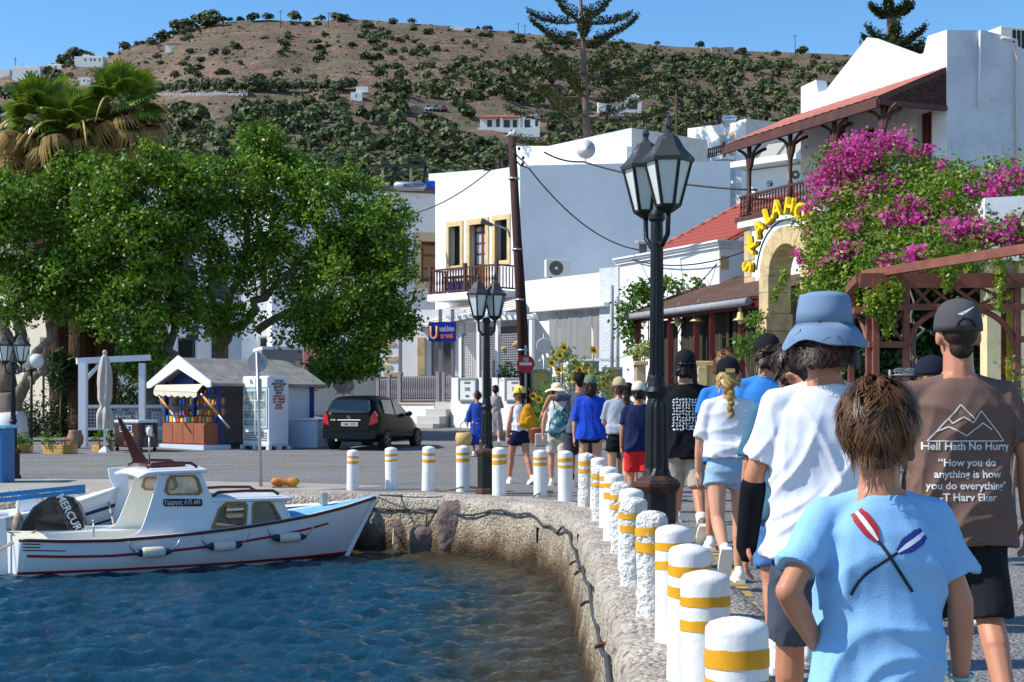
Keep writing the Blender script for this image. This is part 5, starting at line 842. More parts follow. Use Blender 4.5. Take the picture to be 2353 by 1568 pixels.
fig_tree('large fig tree with a whitewashed leaning trunk beside the kiosk', g, px(345, 920, 40.6), [(330, 460, 105, 100, 40, 1), (300, 600, 120, 110, 39.5, 1), (425, 430, 95, 75, 40.5, 1), (300, 735, 80, 55, 39, 1), (420, 590, 100, 100, 41, .8), (325, 830, 42, 42, 39.5, .8), (240, 520, 100, 105, 40, 1), (390, 700, 80, 60, 40, .7), (360, 380, 60, 45, 40, 1)],
         [(None, (330, 600, 40), .2), (None, (420, 600, 41), .2), ((345, 920, 40.6), (300, 740, 39.3), .14), ((395, 930, 40.6), (400, 740, 40.8), .24), ((400, 740, 40.8), (430, 450, 40.6), .16), ((345, 850, 40.5), (240, 540, 40), .14)], .3, 1., 3)
mb = MB(); 
g2 = Vector(((25 - CX) * 40 / F_, 40, zg(40)))
fig_tree('gnarled fig tree at the far left with a thick forked trunk and lopped branches', g2, px(20, 900, 40), [(40, 560, 95, 110, 40, 1), (130, 470, 105, 85, 41, 1), (40, 690, 80, 55, 39.5, .9), (160, 630, 110, 85, 40, 1), (-40, 500, 90, 120, 40, 1), (20, 455, 60, 45, 39, .8), (200, 700, 90, 50, 40, .9), (190, 410, 70, 55, 41, 1)],
         [(None, (60, 640, 40), .24), (None, (-20, 620, 40), .26), ((30, 920, 40), (100, 850, 39.5), .22), ((100, 860, 39.5), (105, 795, 39.2), .13), ((60, 885, 39.7), (170, 640, 40.2), .15)], .42, 1., 13)
g3 = Vector(((555 - CX) * 43.5 / F_, 43.5, zg(43.5)))
fig_tree('broad fig tree spreading its dense dark crown to the right of the kiosk', g3, px(500, 800, 43), [(560, 410, 110, 80, 42, .95), (595, 325, 46, 34, 41.5, .8), (680, 440, 110, 85, 42, 1), (775, 465, 105, 95, 41.5, 1), (850, 560, 95, 105, 41.5, 1.1), (905, 665, 68, 95, 41, 1.1), (780, 640, 115, 115, 41, 1.1), (670, 620, 100, 110, 42, .8), (800, 765, 95, 60, 41, 1.0), (900, 740, 50, 42, 41, .9), (560, 580, 95, 100, 42, .45), (520, 730, 80, 45, 41.5, .5), (690, 750, 70, 40, 41, .8), (760, 845, 55, 28, 40.5, .7), (475, 500, 80, 80, 41.5, .7), (835, 840, 24, 26, 40.5, .7)],
         [(None, (560, 600, 42.4), .2), (None, (660, 640, 42), .2), ((560, 620, 42.4), (580, 420, 42), .13), ((660, 640, 42), (780, 520, 41.6), .13), ((590, 760, 42.6), (820, 680, 41.4), .13), ((500, 800, 43), (480, 560, 42), .13), ((560, 600, 42.4), (690, 460, 42), .1)], .28, 1.12, 33, False)
# ---- palms
mfr = LEAF('palm_leaf', (42, 84, 22), (128, 150, 50), .35, .25, .5); mdead = LEAF('dry_palm_leaf', (84, 62, 34), (172, 140, 84), .75, .2, .15); mtr = M('palm_fibre', (92, 66, 44), .95, c2=(58, 42, 30), vsc=5, bump=1, bsc=12, stretch=(2, 2, .4), dist=.1)
def frond_mesh(droop, n=26, Rl=.95, pet=1.0, dead=False):
    V, Fq, A = [], [], []
    def quad(a, b, c, d, t): o = len(V); V.extend([a, b, c, d]); Fq.append((o, o + 1, o + 2, o + 3)); A.append(t)
    for k in range(5):
        y0, y1 = pet * k / 5, pet * (k + 1) / 5; h = lambda y: -.1 * droop * (y / pet) ** 2; quad((-.025, y0, h(y0)), (.025, y0, h(y0)), (.02, y1, h(y1)), (-.02, y1, h(y1)), .8)
    for i in range(n):
        a = R(-118 + 236 * i / (n - 1)); L = Rl * (1 - .28 * abs(a) / 2.06) * random.uniform(.9, 1.05); dx, dy = math.sin(a), math.cos(a); px_, py_ = dy, -dx; prev = None; t = random.uniform(.1, .9)
        for k in range(5):
            s = k / 4; w = .075 * (1 - s) ** .6 * (.35 + 1.3 * min(s * 3, 1)) + .004; z = -.1 * droop - droop * .9 * max(0, s - .35) ** 2 * L * (1.4 if dead else 1.0) + .02 * (i % 2) * (1 - s); rr = L * s * (1 - .25 * droop * max(0, s - .4))
            c = (dx * rr, pet + dy * rr, z); cur = ((c[0] - px_ * w, c[1] - py_ * w, z - .012), (c[0] + px_ * w, c[1] + py_ * w, z + .012))
            if prev: quad(prev[0], prev[1], cur[1], cur[0], t * (1 - .4 * s) + (.4 * s if s > .6 else 0))
            prev = cur
    me = npmesh('frond', np.array(V), np.array(Fq), False, A); me.materials.append(mdead if dead else mfr); return me
fr_g = [frond_mesh(d) for d in (.35, .7, 1.1)]; fr_d = [frond_mesh(d, 20, .85, .9, True) for d in (1.3, 1.9)]
def fan_palm(label, base, crown, rt, scale, seed):
    r = np.random.default_rng(seed); t = thing('fan_palm', label, 'palm', base); crown = Vector(crown); mb = MB(); n = 24; P = []; rad = []
    for i in range(n + 1): k = i / n; P.append(base.lerp(crown, k) + Vector((.06 * math.sin(k * 5), 0, 0))); rad.append(rt * (1.25 - .2 * k + .06 * (i % 2)) * (1.35 if k > .6 else 1))
    mb.tube(P, rad, 14); mb.build('trunk', mtr, t, True)
    for i in range(30):
        el = R(80 - 92 * (i / 30) ** .8) ; az = i * 2.39996 + r.uniform(-.3, .3); o = link('frond', fr_g[min(2, int(i / 12))], None, t); o.matrix_parent_inverse = MW[t.name].inverted(); o.location = crown; s = scale * r.uniform(.78, 1.0)
        o.rotation_euler = (Matrix.Rotation(az, 3, 'Z') @ Matrix.Rotation(el, 3, 'X') @ Matrix.Rotation(r.uniform(-.5, .5), 3, 'Y')).to_euler(); o.scale = (s, s, s)
    for i in range(56):
        el = R(-2 - 80 * (i / 56)); az = i * 2.39996 + r.uniform(-.3, .3); o = link('dry_frond', fr_d[i % 2], None, t); o.matrix_parent_inverse = MW[t.name].inverted(); o.location = crown - Vector((0, 0, .1 + 1.3 * i / 56 * scale)); s = scale * r.uniform(.8, 1.35)
        o.rotation_euler = (Matrix.Rotation(az, 3, 'Z') @ Matrix.Rotation(el, 3, 'X') @ Matrix.Rotation(r.uniform(-.6, .6), 3, 'Y')).to_euler(); o.scale = (s, s, s)
    mb = MB()   # tan flower plumes
    for i in range(5):
        az = r.uniform(0, 6.28); p = crown + Vector((math.cos(az) * .5, math.sin(az) * .5, 0)); Q = [p]
        for k in range(6): Q.append(Q[-1] + Vector((math.cos(az) * .22, math.sin(az) * .22, .12 - .1 * k)))
        mb = MB(); mb.tube(Q, [.012, .014, .02, .03, .032, .025, .008], 6); mb.build('flower_plume', M('palm_plume', (206, 168, 104), .9, var=.2, vsc=9, bump=.8, bsc=20), t, True)
    return t
D = 42.6; fan_palm('taller fan palm with a shaggy skirt of dry fronds behind the fig trees', Vector(((225 - CX) * D / F_, D, zg(D))), px(278, 248, D), .33, .86, 4)
D = 43.0; fan_palm('shorter fan palm with drooping dry fronds left of the taller palm', Vector(((150 - CX) * D / F_, D, zg(D))), px(100, 292, D), .33, .95, 9)
D = 42.3; fan_palm('short fan palm between the two taller palms with pale plumes', Vector(((185 - CX) * D / F_, D, zg(D))), px(178, 300, D), .3, .8, 21)
# ---- Norfolk pines
mnp = LEAF('norfolk_needles', (30, 46, 24), (92, 100, 44), .6, .15, .3); mnb = M('norfolk_bark', (118, 102, 90), .9, var=.2, vsc=3)
def norfolk(label, D, xt, xb, yb, whorls, seed, nb=5, dens=1.2):
    r = np.random.default_rng(seed); base = px(xb, yb, D); t = thing('norfolk_pine', label, 'tree', (base.x, D, zg(D))); mb = MB(); top = px(xt, -60, D); mb.tube([Vector((base.x, D, zg(D) - .3)), base, base.lerp(top, .5), top], [.3, .24, .16, .06], 10); mb.build('trunk', mnb, t, True)
    for (y0, L, tip, ph) in whorls:
        k = (yb - y0) / (yb + 60); o = base.lerp(top, k)
        for i in range(nb):
            az = ph + i * 2 * math.pi / nb + r.uniform(-.12, .12); h = Vector((math.cos(az), math.sin(az), 0)); Lb = L * r.uniform(.9, 1.05); P = [o + h * (Lb * s) + Vector((0, 0, tip * Lb * (s ** 2.2) - .05 * Lb * math.sin(s * 3))) for s in np.linspace(0, 1, 8)]
            mb = MB(); mb.tube(P, [.06 * (1 - s) + .012 for s in np.linspace(0, 1, 8)], 6); br = mb.build('branch', mnb, t, True)
            C, N = [], []; side = Vector((-h.y, h.x, 0))
            for s in np.linspace(.22, 1, int(18 * dens)):
                q = o + h * (Lb * s) + Vector((0, 0, tip * Lb * (s ** 2.2) - .05 * Lb * math.sin(s * 3))); ll = .62 * (1.15 - s) ** .5 * min(1, s * 2.2) * (Lb / 3.2) ** .5
                for sg_ in (-1, 1):
                    dr = (side * sg_ * .8 + h * .75 + Vector((0, 0, .42))).normalized()
                    for e in np.linspace(.05, 1, 7):
                        for _ in range(2): C.append(tuple(q + dr * ll * e + Vector((0, 0, .18 * e * e)) + Vector(r.normal(size=3)) * .05)); N.append(tuple(dr.cross(Vector(r.normal(size=3)))))
            v, f, a = cards(np.array(C), np.array(N), .17, .4, r.uniform(.0, .8, len(C))); link('needles', npmesh('needles', v, f, False, a), mnp, br, True)
    return t
norfolk('tall Norfolk pine with tiered upturned branches rising behind the shaded wall', 70, 1331, 1352, 372, [(48, 2.5, .2, .3), (92, 2.7, .28, .9), (172, 3.4, .22, .2), (222, 3.7, .18, .75), (268, 4.4, .16, .35), (345, 5.0, .02, .1), (-20, 1.6, .3, 0)], 5)
norfolk('top of a small Norfolk pine showing above the hotel gable', 60, 2045, 2049, 130, [(36, .85, .4, .1), (102, 1.3, .35, .5), (126, 1.4, .15, .2), (-30, .5, .4, 0)], 8, 6, .8)
# ---- bougainvillea
mbl = LEAF('bougainvillea_leaf', (54, 96, 22), (150, 172, 52), .45, .35, .4); mfl = LEAF('magenta_bract', (186, 40, 132), (238, 104, 190), .6, .4, .2)
BB = [(1935, 480, 60, 75, 31, 1), (1950, 400, 80, 62, 31, 1), (2050, 390, 80, 60, 31, 1), (2130, 430, 90, 60, 30, 1), (2000, 500, 130, 75, 30, 1), (2120, 520, 130, 75, 28.5, 1), (2220, 470, 110, 66, 28.5, 1), (2320, 420, 80, 45, 29, .8), (2250, 560, 115, 45, 26.5, 1), (2345, 540, 50, 50, 26.5, .7), (1950, 565, 75, 70, 29, 1), (1900, 655, 50, 70, 29.5, 1.8), (1910, 590, 40, 45, 30, 1.5), (1950, 650, 60, 75, 28.5, 1.6), (2060, 590, 90, 40, 26.5, 1), (2160, 600, 95, 34, 25.5, .9), (1910, 760, 50, 70, 29.5, 1)]
t = thing('bougainvillea', 'huge bougainvillea with magenta flowers spilling over the pergola before the hotel', 'climbing plant', (7.4, 29, 0)); B3_ = []
for (x, y, rx, ry, D, k) in BB: c = px(x, y, D); s = D / F_; B3_.append(((c.x, c.y, c.z), (rx * s, (rx + ry) / 2 * s, ry * s), k))
v, f, a = foliage(B3_, 15, .1, .6, .17, 26); link('leaves', npmesh('leaves', v, f, False, a), mbl, t, True)
CL = [(1920, 370, 22), (1945, 345, 26), (1975, 330, 24), (2000, 350, 24), (2030, 325, 20), (2055, 320, 20), (2075, 330, 16), (1960, 385, 22), (1990, 375, 16), (2100, 350, 14), (1900, 395, 18), (1875, 415, 16), (1890, 430, 20), (1935, 420, 26), (1965, 415, 22), (2010, 425, 18), (1985, 440, 14), (2130, 345, 10), (2165, 385, 12), (2095, 465, 16), (2075, 460, 14), (2060, 420, 12), (2030, 405, 14), (1900, 450, 22), (1860, 480, 14), (1990, 490, 20), (2050, 500, 20), (2110, 500, 22), (2090, 520, 14), (1960, 520, 16), (1935, 580, 20), (1965, 572, 18), (1860, 540, 14), (1845, 600, 12), (1835, 585, 10), (2040, 597, 14), (2100, 592, 20), (2115, 580, 14), (2200, 530, 26), (2240, 525, 24), (2170, 525, 18), (2275, 545, 16), (2290, 420, 24), (2320, 415, 22), (2345, 400, 18), (2280, 445, 16), (2235, 400, 10), (2310, 545, 20), (2335, 520, 20), (2260, 505, 14), (2345, 470, 16), (2180, 450, 10), (2230, 440, 12), (1870, 620, 12), (1905, 600, 14)]
mb_ = MB(); VV, FF, AA, off = [], [], [], 0
ctr = np.array([b[0] for b in B3_]); rad = np.array([b[1] for b in B3_])
for x, y, rp in CL:
    d0 = np.array(px(x, y, 1.)) - np.array([0, 0, EYE]); o0 = np.array([0, 0, EYE]); best = 40.   # where the bearing meets the leafy skin
    for c, r_ in zip(ctr, rad):
        A_ = ((d0 / r_) ** 2).sum(); B_ = 2 * ((d0 / r_) * ((o0 - c) / r_)).sum(); C_ = (((o0 - c) / r_) ** 2).sum() - 1.08; q = B_ * B_ - 4 * A_ * C_
        if q > 0: best = min(best, (-B_ - math.sqrt(q)) / (2 * A_))
    if best > 39: best = 30.
    c = px(x, y, best); s = rp * best / F_; n = int(100 * (rp / 18) ** 1.6); P = np.array(c) + rng.normal(size=(n, 3)) * s * np.array([.75, .5, .62]); N = rng.normal(size=(n, 3)) + np.array([-.4, -.8, .5]); vv, ff, aa = cards(P, N, .085, .8, rng.uniform(0, 1, n)); VV.append(vv); FF.append(ff + off); AA.append(aa); off += len(vv)
link('flowers', npmesh('flowers', np.concatenate(VV), np.concatenate(FF), False, np.concatenate(AA)), mfl, t, True)
mb = MB()
for i, (x, y, D) in enumerate(((2070, 700, 24.5), (2090, 640, 25), (2075, 760, 24.3), (2060, 640, 25.5))): limb(mb, px(2112, 880, 24.0), px(x, y, D), .035, .012, .5, 7, i)
mb.build('woody_stems', M('grey_stem', (110, 98, 86), .9), t, True)
VV, FF, AA, off = [], [], [], 0    # trailing shoots over the beam
for x, y, L in ((2020, 660, 70), (2035, 690, 80), (2290, 590, 120), (2170, 620, 40), (2052, 650, 50), (1995, 680, 40), (1800, 620, 70)):
    D = 23.3 if x > 1900 else 31.5; P = np.array([tuple(px(x + 6 * math.sin(k * 5) - (18 * k if x < 1900 else -14 * k), y + L * k, D)) for k in np.repeat(np.linspace(0, 1, 30), 9)]) + rng.normal(size=(270, 3)) * .05; vv, ff, aa = cards(P, rng.normal(size=(270, 3)), .08, .6, rng.uniform(.4, 1, 270)); VV.append(vv); FF.append(ff + off); AA.append(aa); off += len(vv)
link('trailing_shoots', npmesh('trailing_shoots', np.concatenate(VV), np.concatenate(FF), False, np.concatenate(AA)), mbl, t, True)
# other plants
def plant(name, label, blobs, mat, dens=9, size=.1, asp=.5, clump=.15, cat='plant', base=None, per=24, group=None, stem=True):
    B_ = []
    for (x, y, rx, ry, D, k) in blobs: c = px(x, y, D); s = D / F_; B_.append(((c.x, c.y, c.z), (rx * s, (rx + ry) / 2 * s, ry * s), k))
    b = Vector(base) if base else Vector((B_[0][0][0], B_[0][0][1], zg(B_[0][0][1]))); t = thing(name, label, cat, b, 0, group); v, f, a = foliage(B_, dens, size, asp, clump, per); link('foliage', npmesh('foliage', v, f, False, a), mat, t, True)
    if stem:
        mb = MB()
        for c, r_, k in B_: limb(mb, b, c, .03, .012, .3, 5, 1)
        mb.build('stem', mbark, t, True)
    return t
mgl = LEAF('garden_leaf', (40, 84, 22), (120, 156, 54), .45, .3, .4); mdk = LEAF('deep_green_leaf', (22, 44, 18), (62, 90, 40), .45, .2, .4)
plant('climbing_vine', 'leafy green vine climbing the corner of the tile roof house', [(1470, 670, 28, 20, 44, 1), (1540, 655, 30, 14, 44, .8), (1455, 700, 24, 26, 44, 1), (1450, 750, 16, 45, 44, .9), (1455, 800, 14, 25, 44, .8), (1500, 660, 30, 16, 44.2, .8), (1610, 650, 16, 8, 44, .6)], mgl, 9, .16, .6, .18)
plant('spider_plant', 'pale tufted potted plant on the stone pier at the taverna', [(1477, 806, 16, 16, 40.3, 1.2)], LEAF('pale_leaf', (110, 130, 60), (190, 200, 120), .5, .3), 14, .3, .14, .12)
plant('ivy', 'glossy green ivy climbing at the foot of the stone arch', [(1735, 770, 26, 45, 33.2, 1.1), (1712, 800, 22, 26, 33.5, 1), (1745, 720, 12, 20, 33.2, .8)], mgl, 12, .09, .7, .1)
plant('garden_shrub', 'dark dense foliage mass added to make the deep shade behind the pergola', [(2000, 760, 90, 110, 30.5, 1.2), (2120, 760, 110, 120, 30.5, 1.2), (2220, 760, 60, 120, 30.5, 1.1), (2050, 650, 120, 40, 30.5, 1.1), (2180, 650, 90, 40, 30, 1), (1960, 820, 70, 80, 29.5, 1), (2100, 850, 110, 70, 29.5, 1)], mdk, 13, .17, .6, .2)  # dark leaf mass added for the near-black shade under the pergola
plant('flowering_shrub', 'small shrub with pale lilac flowers at the right edge before the columns', [(2330, 850, 24, 26, 17, 1), (2350, 890, 30, 22, 16.5, 1)], mgl, 16, .05, .6, .06)
plant('round_shrub', 'round clipped green bush on top of the street wall piers', [(1173, 856, 22, 15, 46, 1.3)], mdk, 14, .12, .6, .12)
plant('conical_shrub', 'upright clipped green shrub beside the yellow garden wall', [(1268, 905, 19, 32, 40, 1.2), (1262, 950, 22, 30, 39.5, 1.2)], mgl, 12, .09, .6, .1)
plant('garden_shrub', 'low bright green shrub at the roadside under the no entry sign', [(1250, 955, 20, 26, 38.5, 1.2), (1235, 915, 16, 16, 40.5, .8)], mgl, 11, .11, .4, .12)
t = plant('sunflower_clump', 'tall clump of sunflowers behind the walking group', [(1310, 845, 40, 26, 40.5, .7), (1330, 880, 60, 22, 40, .7), (1290, 820, 18, 20, 41, .5), (1395, 880, 30, 20, 39, .8), (1350, 860, 20, 20, 40, .6)], LEAF('sunflower_leaf', (84, 104, 50), (160, 172, 100), .55, .3), 6, .15, .6, .16); mpet, mdisc = M('sunflower_petal', (246, 196, 30), .6), M('sunflower_disc', (92, 58, 24), .9)
for x, y in ((1296, 799), (1286, 817), (1283, 849), (1331, 850), (1364, 805), (1346, 858), (1386, 884), (1297, 922), (1267, 834), (1225, 910), (1238, 918), (1320, 870)):
    c = px(x, y, 39.2); mb = MB(); n = 14; r = .11
    for k in range(n): a = 2 * math.pi * k / n; d = Vector((math.cos(a), -.15, math.sin(a))); s_ = Vector((-math.sin(a), 0, math.cos(a))) * .035; mb.add([c + d * .04 - s_ * .6, c + d * .04 + s_ * .6, c + d * r * .75 + s_, c + d * r * 1.05, c + d * r * .75 - s_], [(0, 1, 2, 3, 4)])
    fl_ = mb.build('flower_head', mpet, t, True, fix=False); mb = MB(); mb.ball(c - Vector((0, .015, 0)), (.05, .02, .05), 10, 6); mb.build('seed_disc', mdisc, fl_, True); mb = MB(); limb(mb, Vector((c.x + rng.uniform(-.1, .1), 39.6, zg(39.6))), c + Vector((0, .05, 0)), .018, .012, .15, 5, int(x)); mb.build('flower_stalk', M('green_stalk', (96, 120, 54), .8), t, True)
plant('yucca', 'dark spiky yucca beside the palm trunk', [(140, 850, 26, 40, 42, 1.4)], mdk, 16, .75, .07, .12, per=10)
plant('oleander_bush', 'dark shrub bed with red blossoms under the left tree', [(90, 950, 60, 45, 42.5, 1.2), (40, 970, 40, 40, 42, 1), (130, 990, 40, 30, 42, 1)], mdk, 7, .13, .4, .18)
plant('dark_hedge', 'dark green hedge behind the lattice fence', [(330, 900, 70, 34, 45, 1.1), (270, 920, 40, 30, 45, 1)], mdk, 7, .13, .5, .18)
# ---------------------------------------------------------------- bollards and lamps
mbw = M('bollard_white', (232, 232, 230), .55, var=.04, vsc=6, bump=.15, bsc=30); mbr = M('rough_bollard_white', (226, 224, 218), .9, c2=(120, 112, 104), vsc=22, bump=1, bsc=26, ramp=(.6, .72), dist=.05); myb = M('bollard_yellow', (226, 160, 22), .6, var=.1, vsc=8)
def bollard_mesh(rough, r=.1, h=.67):
    n = 28; zs_ = np.concatenate([np.linspace(-.12, h - .05, 26), [h - .035, h - .02, h - .008, h]]); rs = np.concatenate([np.full(26, r), [r * .985, r * .86, r * .5, .004]])
    V = np.array([(q * math.cos(2 * math.pi * j / n), q * math.sin(2 * math.pi * j / n), z) for q, z in zip(rs, zs_) for j in range(n)])
    if rough: d = vnoise(V, 22, 3, 2) * .012 + vnoise(V, 7, 4, 2) * .006; rr = np.hypot(V[:, 0], V[:, 1]) + 1e-6; k = (1 + d / np.maximum(rr, .03)); V[:, :2] *= k[:, None]; V[:, 2] += np.where(V[:, 2] > h - .06, d, 0)
    f = grid_faces(len(zs_), n); w = np.array([[i * n + n - 1, i * n, (i + 1) * n, (i + 1) * n + n - 1] for i in range(len(zs_) - 1)]); return npmesh('bollard_post', V, np.concatenate([f, w]), True)
def band_mesh(z0, z1, r, seed):
    n = 28; q = np.random.default_rng(seed); a = [(r * math.cos(2 * math.pi * j / n), r * math.sin(2 * math.pi * j / n)) for j in range(n)]; j0, j1 = q.normal(size=n) * .0008, q.normal(size=n) * .0014; t_ = q.uniform(-.008, .008)
    V = [(x, y, z0 + j0[i] + t_ * x / r) for i, (x, y) in enumerate(a)] + [(x, y, z1 + j1[i] + t_ * x / r) for i, (x, y) in enumerate(a)]; return npmesh('yellow_band', V, [(i, (i + 1) % n, n + (i + 1) % n, n + i) for i in range(n)], True)
bm, bmr = bollard_mesh(False), bollard_mesh(True)
BOL = [(.715, 4.53, 0, 1), (.787, 5.82, 0, 1), (.844, 6.92, 0, 1), (.897, 8.0, 0, 1), (.88, 8.97, 1, 1), (.89, 10.5, 1, .98), (.945, 11.5, 0, 1), (.97, 12.7, 1, .97), (.99, 14.0, 0, 1), (1.04, 15.5, 0, 1), (1.0, 16.3, 1, .96), (1.09, 18.2, 0, 1), (.96, 18.7, 1, 1.05), (.745, 20.0, 0, 1.04), (.42, 21.2, 0, 1), (-.19, 21.4, 0, 1.05), (-.76, 22.3, 0, 1.05), (-1.32, 22.6, 0, 1.02), (-1.92, 22.9, 0, .98), (-2.52, 22.7, 0, .93)]
for i, (x, y, rough, s) in enumerate(BOL):
    if i < 13: l = 'smooth white bollard with two yellow bands in the row along the walkway' if not rough else 'rough white bollard with pitted paint and yellow bands along the walkway'; gp_ = 'smooth bollards along the walkway' if not rough else 'rough bollards along the walkway'
    else: l = 'white bollard with two yellow bands on the bend of the quay'; gp_ = 'bollards on the bend'
    if i == 0: l, gp_ = 'big smooth white bollard beside the boy, cut off by the picture edge', None
    if i: OR = ('second third fourth fifth sixth seventh eighth ninth tenth eleventh twelfth thirteenth'.split())[i - 1] if i < 13 else ('first second third fourth fifth sixth last'.split())[i - 13]; l = (('smooth' if not rough else 'rough pitted') + ' white bollard with yellow bands, %s along the walkway row from the boy' if i < 13 else 'white bollard with yellow bands, %s round the quay bend counted from the walkway row') % OR; gp_ = 'bollards along the quay'
    lean = Euler((rng.uniform(-.02, .02), rng.uniform(-.025, .025), rng.uniform(0, 6)))
    t = thing('bollard', l, 'bollard', (x, y, .02), 0, gp_); t.rotation_euler = lean; t.scale = (s, s, s); o = link('post', bmr if rough else bm, None, t)
    if not o.data.materials: o.data.materials.append(mbr if rough else mbw)
    r_ = .1025 if not rough else .107
    for z0, z1 in ((.425, .475), (.52, .565)): link('yellow_band', band_mesh(z0 + rng.uniform(-.01, .01), z1 + rng.uniform(-.01, .01), r_, i * 7 + int(z0 * 100)), myb, t)
mli = M('lamp_iron', (26, 30, 34), .45, .3, var=.2, vsc=6, bump=.25, bsc=25); mru = M('rusty_iron', (92, 52, 34), .8, c2=(40, 34, 32), vsc=9, ramp=(.4, .62)); mfg = M('frosted_lamp_glass', (206, 212, 208), .35, spec=.5)
def street_lamp(label, base, h, yaw, sl=1., arm=.2):
    """twin lantern post; h total height"""
    t = thing('street_lamp', label, 'street lamp', base, yaw); k = h / 3.7
    mb = MB(); mb.lathe([(.2 * k, 0), (.2 * k, .06 * k), (.165 * k, .1 * k), (.165 * k, .66 * k), (.2 * k, .7 * k), (.185 * k, .74 * k)], 8, sm=False); b = mb.build('base_box', mli, t)
    mb = MB(); mb.lathe([(.205 * k, -.01), (.205 * k, .05 * k), (.17 * k, .1 * k), (.168 * k, .1 * k)], 8, sm=False); mb.build('rusty_foot', mru, b); mb = MB(); mb.lathe([(.168 * k, .64 * k), (.205 * k, .69 * k), (.205 * k, .72 * k), (.12 * k, .78 * k)], 8, sm=False); mb.build('rusty_rim', mru, b)
    n = 24; mb = MB(); V = []; prof = [(.125, .76), (.1, .84), (.095, 1.35), (.075, 1.42), (.085, 1.44), (.105, 1.48), (.08, 1.52), (.07, 1.6), (.062, 1.62), (.06, 1.9), (.052, 2.9), (.07, 2.92), (.07, 2.96), (.045, 3.0)]
    for r, z in prof: fl_ = .012 if (.8 < z < 1.4 or 1.6 < z < 2.9) else 0; V += [((r - fl_ * (j % 2)) * k * math.cos(2 * math.pi * j / n), (r - fl_ * (j % 2)) * k * math.sin(2 * math.pi * j / n), z * k) for j in range(n)]
    mb.add(V, [(i * n + j, i * n + (j + 1) % n, (i + 1) * n + (j + 1) % n, (i + 1) * n + j) for i in range(len(prof) - 1) for j in range(n)]); mb.build('shaft', mli, t)
    mb = MB(); mb.bb(-.28 * k, .28 * k, -.02, .02, 2.86 * k, 2.9 * k) if False else None
    for sg_ in (-1, 1):
        ax = arm * k * sg_; zb = 2.98 * k; mb = MB(); mb.tube([(0, 0, 2.75 * k), (ax * .5, 0, 2.7 * k), (ax * .95, 0, 2.78 * k), (ax, 0, 2.9 * k), (ax, 0, zb)], .022 * k, 8); mb.build('arm', mli, t)
        w0, w1, hh = .095 * k * sl, .19 * k * sl, .36 * k * sl; ln = MB(); ln.lathe([(.03 * k, zb - .03), (w0 * 1.1, zb + .02), (w0 * 1.15, zb + .04)], 6, (ax, 0, 0), sm=False); lt = ln.build('lantern', mli, t)
        mb = MB(); mb.lathe([(w0, zb + .04), (w1, zb + .04 + hh)], 6, (ax, 0, 0), sm=False); mb.build('lamp_glass', mfg, lt)
        mb = MB(); zt_ = zb + .04 + hh; mb.lathe([(w1 * 1.12, zt_ - .015), (w1 * 1.15, zt_ + .015), (w1 * .72, zt_ + .1 * k * sl), (w1 * .42, zt_ + .2 * k * sl), (.03, zt_ + .23 * k * sl), (.02, zt_ + .26 * k * sl), (.032, zt_ + .29 * k * sl), (.012, zt_ + .36 * k * sl), (.004, zt_ + .4 * k * sl)], 6, (ax, 0, 0), sm=False); mb.build('lantern_cap', M('lamp_cap', (52, 55, 58), .6, c2=(150, 148, 140), vsc=7, ramp=(.6, .72)), lt)
        for j in range(6): a = 2 * math.pi * j / 6; mb = MB(); mb.bar((ax + w0 * math.cos(a), w0 * math.sin(a), zb + .03), (ax + w1 * math.cos(a), w1 * math.sin(a), zt_), .022 * k, .022 * k); mb.build('glazing_bar', mli, lt)
    return t
street_lamp('tall black twin lantern street lamp with a fluted post beside the walkway bollards', Vector((1.2, 11.9, .0)), 3.66, R(112), 1.0, .2)
street_lamp('black twin lantern street lamp among the bollards on the bend of the quay', Vector((-.385, 21.8, .0)), 3.3, R(22), 1.0, .15)
street_lamp('short black twin lantern street lamp at the far left of the quay', Vector((-8.96, 25.8, .02)), 2.58, R(10), 1.1, .2)
